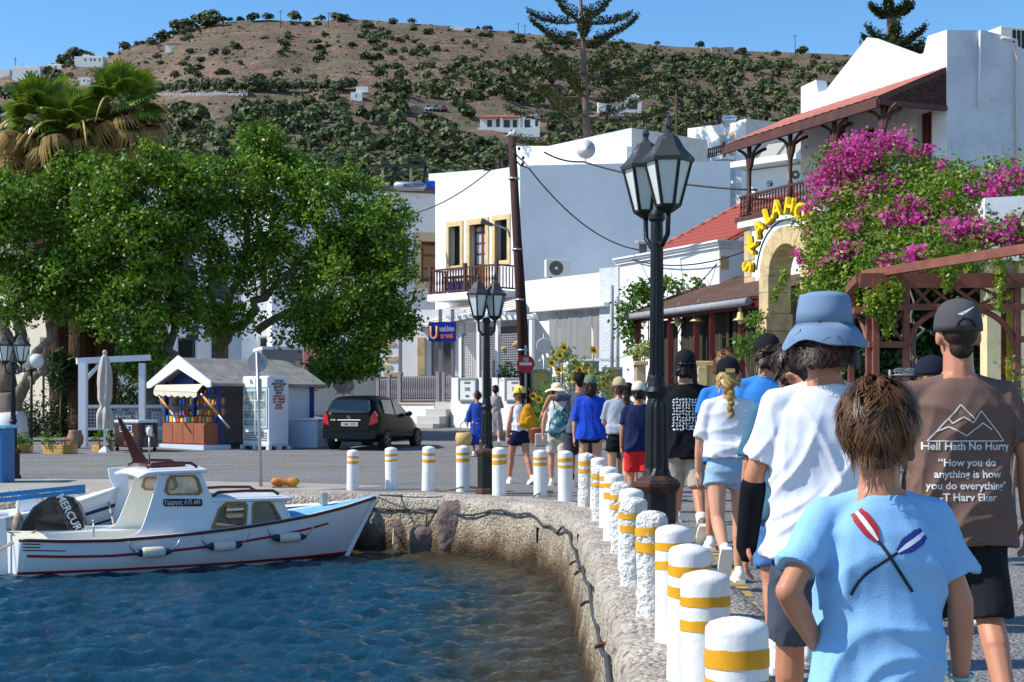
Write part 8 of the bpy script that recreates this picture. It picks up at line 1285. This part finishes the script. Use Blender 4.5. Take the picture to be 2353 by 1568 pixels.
def person(label, X, Y, H, yaw=0, fem=False, legs=((18, 6), (-14, 26)), arms=((4, 7, 12), (-6, 7, 8)), skin=1, top=('tee', (200, 200, 200)), bot=('shorts', (60, 60, 60)), shoe=(225, 224, 220), sock=None, hat=None, hair=('short', (70, 50, 36)), vox=.016, wide=1., hturn=0, htilt=0, big=1., group=None, zbase=None, z0=None, seat=False, back=0):
    k = H / 1.75; zb = zg(Y) if z0 is None else z0; t = thing('person', label, 'person', (X, Y, zb), yaw, group); sk = SK[skin]; sw = (.155 if fem else .178) * wide; hw_ = .10 if not fem else .095; v = vox / k
    lg = []
    for s, (a, b) in zip((-1, 1), legs):
        a, b = R(a), R(b); hip = Vector((s * hw_, 0, .9)); kn = hip + Vector((s * .005, math.sin(a), -math.cos(a))) * .42; an = kn + Vector((0, math.sin(a - b), -math.cos(a - b))) * .40; lg.append((hip, kn, an, a - b))
    dz = .085 - min(l[2].z for l in lg) if not seat else 0
    t.scale = (k, k, k); t.location.z = zb + dz * k; am = []
    for s, (fw, ou, be) in zip((-1, 1), arms):
        fw, ou, be = R(fw), R(ou), R(be); sh = Vector((s * sw, -.005, 1.415)); d = Vector((s * math.sin(ou), math.sin(fw) * math.cos(ou), -math.cos(fw) * math.cos(ou))); el = sh + d * .29; f2 = fw + be; d2 = Vector((s * math.sin(ou) * .3 if be < .8 else -s * .5, math.sin(f2), -math.cos(f2))).normalized(); am.append((sh, el, el + d2 * .25, d2))
    mb = MB()
    T = [(.80, .12, .09, 0), (.9, .16, .11, -.01), (1.0, .15, .1, 0), (1.1, .14, .095, .005), (1.25, .158, .11, .01), (1.36, .165 * wide, .105, .0), (1.43, .12, .08, -.01), (1.48, .06, .06, -.01)] if not fem else [(.8, .12, .09, 0), (.9, .17, .115, -.015), (1.0, .15, .1, 0), (1.1, .12, .085, .005), (1.25, .135, .105, .02), (1.36, .14, .09, .0), (1.43, .1, .07, -.01), (1.48, .05, .052, -.01)]
    loft(mb, T)
    for hip, kn, an, ang in lg: cap_(mb, hip, kn, .088, .056); cf = kn.lerp(an, .28); cap_(mb, kn, cf + Vector((0, -.012, 0)), .055, .056); cap_(mb, cf + Vector((0, -.01, 0)), an, .054, .036); cap_(mb, an, an + Vector((0, .1, -.045)), .036, .03)
    for s, (sh, el, wr, d2) in zip((-1, 1), am):
        cap_(mb, sh + Vector((-s * .022, 0, -.028)), el, .04, .039); cap_(mb, el, el.lerp(wr, .35), .039, .04); cap_(mb, el.lerp(wr, .35), wr, .04, .026); x = Vector((s, 0, 0)); f = d2; sd_ = x.cross(f).normalized(); pc = wr + f * .05
        m3 = Matrix((x, sd_, f)).transposed(); mb.ball(pc, (.02, .038, .052), 10, 8, rot=m3)
        for i in range(4): L = (.07, .08, .075, .058)[i]; p0 = pc + f * .04 + sd_ * (.028 - .0185 * i); p1 = p0 + (f - x * .18).normalized() * L * .55; p2 = p1 + (f * .75 - x * .75).normalized() * L * .5; cap_(mb, p0, p1, .0098, .0092, 6); cap_(mb, p1, p2, .0092, .008, 6)
        p0 = pc + sd_ * .03 - f * .02; p1 = p0 + (sd_ * .7 + f * .7 - x * .2).normalized() * .04; cap_(mb, p0, p1, .012, .011, 6); cap_(mb, p1, p1 + (f - x * .3).normalized() * .03, .011, .009, 6)
    hm = Matrix.Translation((0, 0, 1.5)) @ Matrix.Rotation(R(hturn), 4, 'Z') @ Matrix.Rotation(R(htilt), 4, 'X') @ Matrix.Scale(big, 4) @ Matrix.Translation((0, 0, -1.5)); q = MB()
    q.ball((0, -.008, 1.65), (.075, .096, .1), 16, 12); q.ball((0, .028, 1.595), (.06, .066, .08), 14, 10); q.ball((0, .05, 1.545), (.035, .035, .025)); q.ball((0, .094, 1.605), (.013, .02, .02), 8, 6); cap_(q, (0, .088, 1.64), (0, .098, 1.61), .008, .012, 6); q.ball((0, .083, 1.57), (.024, .014, .012), 8, 6)
    for s in (-1, 1): q.ball((s * .081, -.012, 1.622), (.013, .023, .036), 8, 8); q.ball((s * .03, .075, 1.652), (.022, .014, .008), 8, 6)
    mb.add([hm @ Vector(p) for p in q.v], q.f, 0, True); cap_(mb, (0, -.02, 1.42), hm @ Vector((0, -.005, 1.58)), .066 if not fem else .05, .058 if not fem else .045)
    me = remesh(mb, v * .95, 3); link('body', me, sk, t)
    for s in (-1, 1): m2 = MB(); m2.ball((0, 0, 0), .011, 8, 6); m2.v = [tuple(hm @ (Vector(p) + Vector((s * .03, .086, 1.634)))) for p in m2.v]; m2.build('eye', M('eye', (50, 40, 36), .2), t)
    # clothes
    tk, tc = top[0], top[1]; mt = cloth('cloth_%d_%d_%d' % tuple(tc), tc); hem = top[2] if len(top) > 2 else .80; sl_ = top[3] if len(top) > 3 else .62; mb = MB(); w = wide
    if tk in ('tee', 'tank', 'dress'):
        e = .03
        if not fem: rings = [(hem, .214 * w, .165, -.0), (hem + .12, .208 * w, .165, -.0), (1.08, .188 * w, .142, 0), (1.25, .186 * w, .145, .0), (1.35, .176 * w, .122, -.008), (1.42, .12 * w, .092, -.014), (1.462, .075, .07, -.012)]
        else: rings = [(hem, (.2 if hem < .95 else .178) * w, .165, -.0), (hem + .12, .185 * w, .158, 0), (1.1, .16 * w, .13, .0), (1.26, .16 * w, .132, .014), (1.35, .148 * w, .108, -.005), (1.42, .105 * w, .082, -.012), (1.455, .068, .062, -.01)]
        if tk == 'dress': rings = [(.32, .24, .2, 0), (.6, .22, .17, 0), (.85, .19, .145, 0), (1.08, .15, .12, 0)] + rings[3:]
        loft(mb, rings)
        if tk != 'tank':
            for (sh, el, wr, d2) in am:
                en = sh.lerp(el, min(1, sl_) * 1.15) if sl_ <= 1 else el; ix = Vector((-math.copysign(.018, sh.x), 0, -.022)); cone_(mb, sh + ix, en, .061, .072); cap_(mb, (math.copysign(.03, sh.x), -.016, 1.435), sh + Vector((-math.copysign(.02, sh.x), -.008, -.018)), .052, .05)
            if sl_ > 1:
                for (sh, el, wr, d2) in am: cone_(mb, el, el.lerp(wr, .8), .07, .11)
    me = remesh(mb, v, 5); wrinkle(me, .03 if vox < .011 else .022, seed=int(X * 100 + Y * 37) % 999, flt=lambda P: np.clip((1.47 - P[:, 2]) * 3, .15, 1))
    tp = link('dress' if tk == 'dress' else 'shirt', me, mt, t); bv = BVHTree.FromPolygons([x.co for x in me.vertices], [list(p.vertices) for p in me.polygons]) if vox < .014 else None
    if bot:
        kind_, bc = bot[0], bot[1]; ln = bot[2] if len(bot) > 2 else .8; mb = MB(); loft(mb, [(.78, .15, .115, -.005), (.88, .182 if fem else .172, .13, -.01), (.98, .165, .122, 0), (1.04, .155, .115, 0)])
        for s, (hip, kn, an, ang) in zip((-1, 1), lg):
            end = hip.lerp(kn, ln) if ln <= 1 else kn; cone_(mb, hip + Vector((-math.copysign(.012, hip.x), 0, -.03)), end, .1, .098 if ln > .5 else .106)
            if ln > 1: cap_(mb, kn, kn.lerp(an, min(.95, ln - 1)), .08, .068)
        me = remesh(mb, v, 4); wrinkle(me, .012, seed=3); bt = link(kind_, me, cloth('cloth_%d_%d_%d' % tuple(bc), bc, .12), t)
    for s, (hip, kn, an, ang) in zip((-1, 1), lg):
        a, b = shoe_mesh(shoe); pitch = max(0, -ang) * .95 if ang < -.1 else 0; rot = Matrix.Translation(an + Vector((0, 0, 0))) @ Matrix.Rotation(-pitch, 4, 'X') @ Matrix.Translation((0, .0, -.085)) @ Matrix.Scale(1.06, 4)
        o = link('shoe', a, None, t); o.matrix_local = rot; link('sole', b, None, o)
        if sock: m2 = MB(); m2.tube([an + Vector((0, 0, -.01)), an.lerp(kn, .28)], [.044, .05], 10); m2.build('sock', cloth('sock_%d' % sock[0], sock), t)
    # head wear and hair
    def onhead(mb2): mb2.v = [tuple(hm @ Vector(p)) for p in mb2.v]; return mb2
    hs, hc = hair; hmats = hairm('%d_%d_%d' % hc, hc); lo = (hs in ('long', 'pony', 'bob', 'wavy')); mb = MB(); mb.ball((0, -.02, 1.66), (.086, .102, .104) if not hat else (.081, .095, .09), 18, 14)
    if hs == 'crop': mb = MB(); mb.ball((0, -.022, 1.655), (.077, .092, .09), 18, 14); mb.ball((0, -.05, 1.575), (.05, .04, .045))
    else: mb.ball((0, -.05, 1.6), (.078, .062, .07), 14, 10)
    if hs in ('curly', 'wavy'): mb.ball((0, -.055, 1.58), (.094, .072, .07), 14, 10); mb.ball((-.06, -.0, 1.6), (.035, .05, .06)); mb.ball((.06, -.0, 1.6), (.035, .05, .06))
    if hs in ('bob', 'long'): mb.ball((0, -.045, 1.53), (.09, .075, .09), 14, 10)
    if hs == 'long': mb.ball((0, -.085, 1.42), (.085, .045, .13), 14, 10)
    if hs == 'pony': [mb.ball((.02 + .012 * i, -.11 - .02 * min(i, 2), 1.6 - .06 * i), (.035 + .01 * (2 - abs(i - 2)), .035, .05), 10, 8) for i in range(6)]
    if hs == 'bun': mb.ball((0, -.1, 1.7), .05, 12, 10)
    onhead(mb); me = remesh(mb, v * .8, 2); n_ = len(me.vertices); P = np.empty(n_ * 3, np.float32); me.vertices.foreach_get('co', P); P = P.reshape(-1, 3); Nn = np.empty(n_ * 3, np.float32); me.vertices.foreach_get('normal', Nn); am_ = {'curly': .022, 'wavy': .014, 'crop': .002}.get(hs, .006); P = P + Nn.reshape(-1, 3) * (vnoise(P, 26 if hs != 'curly' else 30, int(X * 9) % 50, 2) * am_)[:, None]; me.vertices.foreach_set('co', P.astype(np.float32).ravel()); me.update(); hr = link('hair', me, hmats[0], t)
    if vox < .02 and hs != 'crop': strands('hair_strands', hr, hmats, (0, -.02, 1.66), (.088, .104, .106), 4200 if vox < .009 else 420, (.05, 1.85) if not hat else (1.62, 1.95), 2.0 if hs != 'boy' else 2.3, .2 if hs != 'curly' else .34, .003 if vox < .009 else .008, 7, .12 if hs in ('curly', 'wavy') else 0, (.35, 1.0) if not hat else (.3, .9), (3.0, 6.5) if hat else (2.6, 6.83), hm)
    if hs == 'braid':
        for i in range(7): mb = MB(); mb.ball((.006 * (-1) ** i, -.115 - .004 * i, 1.58 - .042 * i), (.034 - .002 * i, .026, .034), 10, 8, rot=Matrix.Rotation(.5 * (-1) ** i, 3, 'Y')); onhead(mb); mb.build('braid', hmats[0], hr)
    if hat:
        hk, c = hat[0], hat[1]; hmt = cloth('hat_%d_%d_%d' % tuple(c), c, .07)
        if hk == 'cap':
            rev = hat[2] if len(hat) > 2 else 0; mb = MB(); prof = [(1., 0), (1.0, .025), (.95, .06), (.82, .095), (.6, .118), (.3, .131), (.04, .135)]; mb.lathe([(r * .096, z) for r, z in prof], 24, (0, -.008, 1.648), sy=1.14); onhead(mb); cp = mb.build('cap', hmt, t); mb = MB(); V = []; n = 14; rot = Matrix.Rotation(R(rev), 4, 'Z')
            for i in range(n + 1):
                a = R(20) + R(140) * i / n; e = math.sin((a - R(20)) / R(140) * math.pi) ** .6; V += [(.097 * math.cos(a), .108 * math.sin(a), 1.65), ((.1) * math.cos(a) * 1.0, .108 * math.sin(a) + .075 * e, 1.652 - .01 * e), ((.1) * math.cos(a), .108 * math.sin(a) + .075 * e, 1.646 - .01 * e), (.097 * math.cos(a), .108 * math.sin(a), 1.65)]
            mb.add([rot @ Vector(p) for p in V], [(4 * i + j, 4 * i + 4 + j, 4 * i + 4 + (j + 1) % 4, 4 * i + (j + 1) % 4) for i in range(n) for j in range(4)]); onhead(mb); mb.build('brim', hmt, cp); mb = MB(); mb.ball((0, -.008, 1.783), .009, 8, 6); onhead(mb); mb.build('button', hmt, cp)
            t['_'] = 0; del t['_']; return t, tp, bv, hm, am, cp, bt if bot else None
        mb = MB(); prof = {'bucket': [(.103, .0), (.1, .05), (.092, .1), (.086, .112), (.05, .122), (.005, .124)], 'sun': [(.1, 0), (.102, .05), (.09, .09), (.05, .115), (.005, .12)]}[hk]; mb.lathe(prof, 28, (0, -.01, 1.675 if hk == 'bucket' else 1.66), sy=1.12); onhead(mb); cp = mb.build('hat_crown', hmt, t)
        n = 36; rb = .152 if hk == 'bucket' else .21; dr = .055 if hk == 'bucket' else .03; V = []
        for i in range(n): a = 2 * math.pi * i / n; wv = .012 * math.sin(3 * a + 1) + .008 * math.sin(5 * a); V += [(.1 * math.cos(a), -.01 + .112 * math.sin(a), 1.685), ((.1 + rb) / 2 * math.cos(a), -.01 + (.112 + rb * 1.06) / 2 * math.sin(a), 1.672 - dr * .35 + wv * .4), (rb * math.cos(a), -.01 + rb * 1.06 * math.sin(a), 1.66 - dr + wv), (rb * math.cos(a), -.01 + rb * 1.06 * math.sin(a), 1.655 - dr + wv), (.1 * math.cos(a), -.01 + .112 * math.sin(a), 1.675)]
        mb = MB(); mb.add(V, [(5 * i + j, 5 * ((i + 1) % n) + j, 5 * ((i + 1) % n) + (j + 1) % 5, 5 * i + (j + 1) % 5) for i in range(n) for j in range(5)], 0, True); onhead(mb); mb.build('hat_brim', hmt, cp); return t, tp, bv, hm, am, cp, bt if bot else None
    return t, tp, bv, hm, am, None, bt if bot else None
NV = (28, 34, 62); BK = (24, 25, 28)
# the boy in front
t, tp, bv, hm, am, cp, _ = person('boy with tousled brown hair in a light blue T-shirt printed with crossed oars', .885, 3.47, 1.385, legs=((14, 4), (-10, 20)), arms=((-26, 24, 62), (-2, 13, 14)), top=('tee', (142, 190, 232), .70, .66), bot=('shorts', (60, 64, 72), .9), hair=('boy', (100, 70, 44)), vox=.0075, hturn=-14, big=1.13, wide=1.02, skin=1)
mo = [M('print_%s' % n, c, .8) for n, c in (('red', (176, 70, 70)), ('white', (236, 238, 242)), ('blue', (34, 58, 140)), ('ink', (40, 42, 52)))]; OX, OZ = -.03, 1.275
def oar(px0, pz0, ang, L, bl, mat):
    d = Vector((math.cos(ang), math.sin(ang))); q = Vector((-d.y, d.x)); p = Vector((OX + px0, OZ + pz0)); pts = [p + d * (L * k) + q * (-.03 * (max(0, .5 - k) ** 2) * 4 * (1 if mat is mo[2] else 0)) for k in np.linspace(0, 1, 10)]; decal_line('printed_oar_shaft', pts, .0095, bv, tp, mo[3], .005, 4)
    e = p + d * L; V2, Fs = [], []; n = 10
    for i in range(n + 1): s = i / n; w = .025 * min(1, .35 + s * 1.9) * (1 if s < .9 else .8); c = e + d * bl * s; V2 += [c - q * w, c - q * w * .28, c + q * w * .28, c + q * w]
    for j, mm in ((0, mat), (1, mo[1]), (2, mat)): decal('printed_oar_blade', V2, [(4 * i + j, 4 * i + 4 + j, 4 * i + 5 + j, 4 * i + 1 + j) for i in range(n)], bv, tp, mm, .005)
oar(.1, -.1, R(124), .185, .1, mo[0]); oar(-.1, -.085, R(34), .185, .1, mo[2])
sh, el, wr, d2 = am[1]; mb = MB(); c = wr - d2 * .01; x = Vector((1, 0, 0)); y = x.cross(d2).normalized(); x = d2.cross(y); mb.tube([c + (x * math.cos(a) + y * math.sin(a)) * .036 for a in np.linspace(0, 6.283, 24)], .005, 6); mb.build('bracelet', M('aqua_beads', (130, 200, 196), .4), t)
# man with the bucket hat
t, tp, bv, hm, am, cp, _ = person('man in a white T-shirt and blue bucket hat with a black wrist brace', 1.13, 5.2, 1.735, legs=((16, 6), (-12, 24)), arms=((6, 12, 10), (38, -10, 112)), top=('tee', (226, 228, 236), .83, .72), bot=('shorts', (74, 80, 92), .95), hair=('curly', (62, 42, 32)), hat=('bucket', (116, 140, 168)), vox=.0085, wide=1.06, hturn=-8, skin=1, sock=(220, 220, 216))
sh, el, wr, d2 = am[0]; mb = MB(); cap_(mb, el.lerp(wr, .2), wr + d2 * .035, .049, .04, 14); mb.ball(wr + d2 * .05, (.028, .045, .05), 10, 8); link('wrist_brace', remesh(mb, .007, 3), cloth('brace_black', (20, 21, 25)), t)
# man in brown
t, tp, bv, hm, am, cp, _ = person('man in a brown printed T-shirt and dark grey cap walking on the right', 1.83, 5.9, 1.765, legs=((10, 4), (-12, 22)), arms=((2, 12, 10), (-4, 13, 12)), top=('tee', (116, 92, 82), .775, .66), bot=('shorts', (36, 36, 40), 1.0), hair=('crop', (66, 50, 40)), hat=('cap', (80, 80, 80), 0), vox=.0085, wide=1.16, skin=1)
mk = M('print_pale', (222, 220, 216), .8)
for P in (((-.158, 1.205), (-.075, 1.295), (-.027, 1.35), (.028, 1.29), (.055, 1.325), (.155, 1.205), (-.158, 1.205)), ((-.075, 1.295), (-.06, 1.275), (-.02, 1.302), (.018, 1.278), (.028, 1.29)), ((-.12, 1.244), (-.075, 1.262), (-.004, 1.226), (.06, 1.277), (.1, 1.25))): decal_line('printed_mountains', P, .0042, bv, tp, mk, .004, 8)
for s_, z, sz in (('Hell Hath No Hurry', 1.183, .043), ('“How you do', 1.118, .042), ('anything is how', 1.072, .042), ('you do everything”', 1.026, .042), ('-T Harv Eker', .98, .042)): decal_text(s_, sz, .0, z, bv, tp, mk)
sw_ = [(-.028, .0), (-.014, .006), (.03, .026), (-.002, .002), (-.02, -.008), (-.032, -.004)]; mb = MB(); mb.panel([(a + .0, b + 1.715) for a, b in sw_], lambda u, z, w: Vector((u, -.01 - w - .108 * math.sqrt(1 - (u / .098) ** 2), z)), .0, .006); mb.v = [tuple(hm @ Vector(p)) for p in mb.v]; mb.build('tick_logo', mo[1], cp); mb = MB(); mb.panel([(.042 * math.cos(a), 1.654 + .042 * math.sin(a)) for a in np.linspace(0, math.pi, 12)], lambda u, z, w: Vector((u, -.012 - w - (.111 - (z - 1.654) * .3) * math.sqrt(1 - (u / .1) ** 2), z)), 0, .004); mb.v = [tuple(hm @ Vector(p)) for p in mb.v]; mb.build('cap_opening', M('hair_gap', (40, 30, 25), .9), cp)
# woman with the braid
t, tp, bv, hm, am, cp, bt = person('woman with a blonde braid, white T-shirt and frayed denim shorts', 1.64, 10.9, 1.69, fem=True, legs=((-16, 44), (8, 4)), arms=((4, 9, 10), (-2, 9, 12)), top=('tee', (222, 224, 232), .99, .85), bot=('denim_shorts', (142, 172, 196), .34), hair=('braid', (196, 156, 92)), hat=('cap', (26, 27, 34)), vox=.011, wide=1.1, skin=0, shoe=(224, 222, 212))
mb = MB(); mb.panel([(-.035, 1.654), (.035, 1.654), (.035, 1.685), (-.035, 1.685)], lambda u, z, w: hm @ Vector((u, -.112 - w, z)), 0, .008); mb.build('gold_label', M('gold_label', (206, 176, 110), .5), cp)
# the group between
G = 'walkers on the quay road'
t, tp, bv, hm, am, cp, _ = person('man in a black T-shirt with a dense white print on the back and khaki shorts', 1.69, 14.0, 1.86, legs=((6, 4), (-14, 30)), top=('tee', BK, .78, .75), bot=('shorts', (176, 164, 150), .95), hair=('curly', (34, 28, 26)), hat=('cap', (30, 30, 34), 180), vox=.0125, wide=1.1, shoe=(110, 100, 84), sock=(220, 218, 214))
r_ = np.random.default_rng(3); V2, Fs = [], []
for i in range(11):
    for j in range(9):
        x0, z0 = -.12 + j * .028, 1.32 - i * .027
        for _ in range(2): a = r_.uniform(0, 3.1); L = r_.uniform(.008, .014); d = Vector((math.cos(a), math.sin(a))) * L; q = Vector((-d.y, d.x)).normalized() * .0028; c = Vector((x0 + r_.uniform(-.006, .006), z0 + r_.uniform(-.006, .006))); o = len(V2); V2 += [c - d - q, c + d - q, c + d + q, c - d + q]; Fs.append((o, o + 1, o + 2, o + 3))
kind(decal('shirt_print', V2, Fs, bv, tp, mo[1]), 'stuff')
person('tall man in a bright blue T-shirt with a black cap over dark curls', 2.08, 11.7, 1.93, top=('tee', (58, 132, 206), .8), bot=('shorts', (50, 60, 90)), hair=('curly', (70, 48, 34)), hat=('cap', (30, 32, 36), 180), vox=.013, wide=1.1)
person('person with curly light brown hair in a blue T-shirt beside the black T-shirt man', 1.96, 13.2, 1.86, top=('tee', (50, 126, 204), .8), bot=('shorts', (60, 64, 70)), hair=('curly', (128, 88, 54)), vox=.014)
person('person in a pale blue striped shirt behind the bucket hat man', 1.77, 8.5, 1.74, top=('tee', (140, 174, 204), .8), bot=('shorts', (70, 80, 110)), hair=('short', (90, 66, 48)), vox=.014)
person('person in a teal T-shirt and blue shorts partly hidden by the bucket hat man', 1.42, 7.35, 1.66, legs=((-6, 10), (12, 4)), top=('tee', (70, 108, 130), .82, .8), bot=('shorts', (74, 116, 172), .8), hair=('short', (70, 52, 40)), vox=.013, sock=(222, 222, 220))
person('person in a navy cap half hidden behind the brown T-shirt man', 2.62, 9.0, 1.66, top=('tee', (120, 130, 140), .8), bot=('shorts', (60, 60, 66)), hair=('pony', (190, 160, 110)), hat=('cap', (30, 36, 52)), vox=.014, yaw=R(60), fem=True)
person('dark capped person walking just ahead of the black T-shirt man', 2.02, 16.4, 1.76, top=('tee', (50, 50, 54), .8), bot=('shorts', (60, 60, 66)), hair=('curly', (40, 32, 28)), hat=('cap', (34, 34, 38)), vox=.016)
person('boy in a white cap, navy T-shirt and red shorts', 1.585, 18.0, 1.62, legs=((4, 6), (-6, 12)), top=('tee', (30, 40, 76), .82, .7), bot=('shorts', (206, 44, 44), .85), hair=('short', (34, 28, 26)), hat=('cap', (214, 208, 194)), vox=.014, skin=1)
person('woman in a beige cap and grey T-shirt with long wavy brown hair', 1.49, 20.0, 1.71, fem=True, legs=((6, 4), (-4, 10)), arms=((14, 8, 55), (0, 7, 10)), top=('tee', (160, 166, 176), .96, .8), bot=('shorts', BK, .45), hair=('pony', (86, 54, 38)), hat=('cap', (186, 166, 130)), vox=.014, hturn=22, wide=1.1, skin=0)
person('person with dark tied hair in front of the beige cap woman', 1.77, 22.0, 1.7, fem=True, top=('tee', (70, 70, 78), .85), bot=('shorts', (60, 60, 66)), hair=('bun', (36, 28, 26)), vox=.018)
person('woman in a green cap and loose royal blue T-shirt', 1.145, 21.0, 1.76, fem=True, legs=((3, 3), (-5, 8)), arms=((-2, 7, 6), (-2, 9, 6)), top=('tee', (34, 74, 190), .83, .95), bot=('shorts', BK, .2), hair=('bob', (70, 44, 34)), hat=('cap', (98, 124, 104)), vox=.014, wide=1.22, skin=0)
person('man in a grey T-shirt and black cap with his arm round the woman in white', 1.1, 23.5, 1.86, legs=((8, 4), (-6, 12)), arms=((20, 84, 10), (-2, 8, 8)), top=('tee', (86, 94, 106), .82, .6), bot=('shorts', (50, 52, 60), .95), hair=('crop', (44, 34, 30)), hat=('cap', (28, 29, 34), 150), vox=.015, yaw=R(14), sock=BK)
person('woman in white with a cream sun hat and a drawstring bag', .75, 23.9, 1.69, fem=True, legs=((6, 4), (-8, 16)), arms=((-6, 11, 8), (4, 8, 12)), top=('tee', (222, 220, 212), .93, .35), bot=('shorts', (206, 196, 180), .8), hair=('bob', (150, 104, 62)), hat=('sun', (232, 220, 180)), vox=.014, wide=1.12, skin=0)
person('woman in a yellow cap and white tank top looking back over her shoulder', .12, 24.5, 1.665, fem=True, legs=((16, 4), (-16, 10)), arms=((2, 8, 12), (-4, 6, 8)), top=('tank', (224, 226, 232), .97), bot=('shorts', NV, .42), hair=('short', (58, 40, 34)), hat=('cap', (240, 212, 92)), vox=.012, yaw=R(28), hturn=72, skin=1)
person('woman in a long blue patterned dress carrying a straw basket', -.80, 33.0, 1.5, fem=True, top=('dress', (44, 74, 160), .8, 1.4), bot=None, hair=('short', (92, 40, 40)), vox=.017, hturn=40, arms=((0, 16, 8), (-2, 8, 10)))
person('woman in a long dusty pink sleeveless dress with short black hair', -.43, 37.5, 1.6, fem=True, top=('dress', (176, 156, 160), .8, .05), bot=None, hair=('short', (26, 22, 24)), vox=.017, arms=((6, 6, 20), (20, 10, 70)))
p_ = kpt(690, 38.3); person('dark haired man sitting behind the chest freezer beside the kiosk', p_.x, 38.3, 1.7, legs=((84, 82), (84, 82)), arms=((40, 8, 50), (40, 8, 50)), top=('tee', (110, 44, 40), .85), bot=('shorts', (50, 50, 56)), hair=('short', (40, 34, 32)), vox=.02, z0=zg(38.3) - .45, seat=True, yaw=R(150)); mb = MB(); mb.bb(p_.x - .25, p_.x + .25, 38.05, 38.55, zg(38.3), zg(38.3) + .38); tag(mb.build('wooden_stool', mwood2, None), 'low wooden box stool under the man behind the chest freezer', 'stool')
# bags
def bag(name, label, c, yaw, mats, size, strap, pattern=None):
    t = thing(name, label, 'bag', c, yaw); mb = MB(); w, d, h = size; mb.ball((0, 0, h * .4), (w * .5, d * .5, h * .42), 16, 12); mb.ball((0, 0, h * .22), (w * .55, d * .55, h * .24), 16, 12); mb.ball((0, 0, h * .75), (w * .3, d * .4, h * .25), 14, 10); me = remesh(mb, .012, 3); wrinkle(me, .008, (14, 7, 5), 4); o = link('bag_body', me, mats[0], t)
    for s in (-1, 1): m2 = MB(); m2.tube([(s * w * .2, d * .3, h * .85), (s * w * .35, d * .35, h + .18), (s * w * .3, d * .75, h + .26)], .011, 6); m2.build('strap', mats[1], t)
    return t, o
t, o = bag('yellow_backpack', 'mustard yellow backpack worn by the woman in the yellow cap', (.27, 24.3, .95), R(28), (cloth('mustard', (198, 140, 30)), cloth('strap_dark', (60, 50, 46))), (.3, .2, .42), 0); mb = MB(); mb.ball((0, -.08, .12), (.11, .05, .1), 12, 8); mb.build('front_pocket', cloth('mustard', (198, 140, 30)), t)
t, o = bag('drawstring_bag', 'teal and white drawstring bag on the back of the woman in white', (.80, 23.68, .80), 0, (M('teal_print', (44, 104, 116), .7, c2=(206, 216, 220), vsc=7, ramp=(.52, .62)), cloth('strap_dark', (60, 50, 46))), (.4, .16, .52), 0); mb = MB(); mb.panel([(-.13, .1), (-.02, .08), (.19, .26), (.16, .28), (-.02, .14), (-.1, .16)], lambda u, z, w: Vector((u, -.085 - w, z)), 0, .015); mb.build('printed_tick', M('swoosh_grey', (150, 160, 164), .7), t)
t = thing('straw_basket', 'round straw basket hanging from the hand of the woman in blue', 'basket', (-1.1, 32.8, .38), 0); mb = MB(); mb.lathe([(.1, 0), (.17, .08), (.2, .2), (.17, .33), (.16, .33), (.19, .2), (.15, .08), (.02, .02)], 18); mb.build('basket_body', M('straw_weave', (206, 172, 112), .9, var=.15, vsc=20, bump=.6, bsc=50), t)
mb = MB(); mb.tube([(.1 * math.cos(a), 0, .32 + .26 * math.sin(a)) for a in np.linspace(0, math.pi, 12)], .012, 6); mb.build('handle', M('straw_weave', (206, 172, 112), .9), t)
bpy.data.scenes.remove(TS)
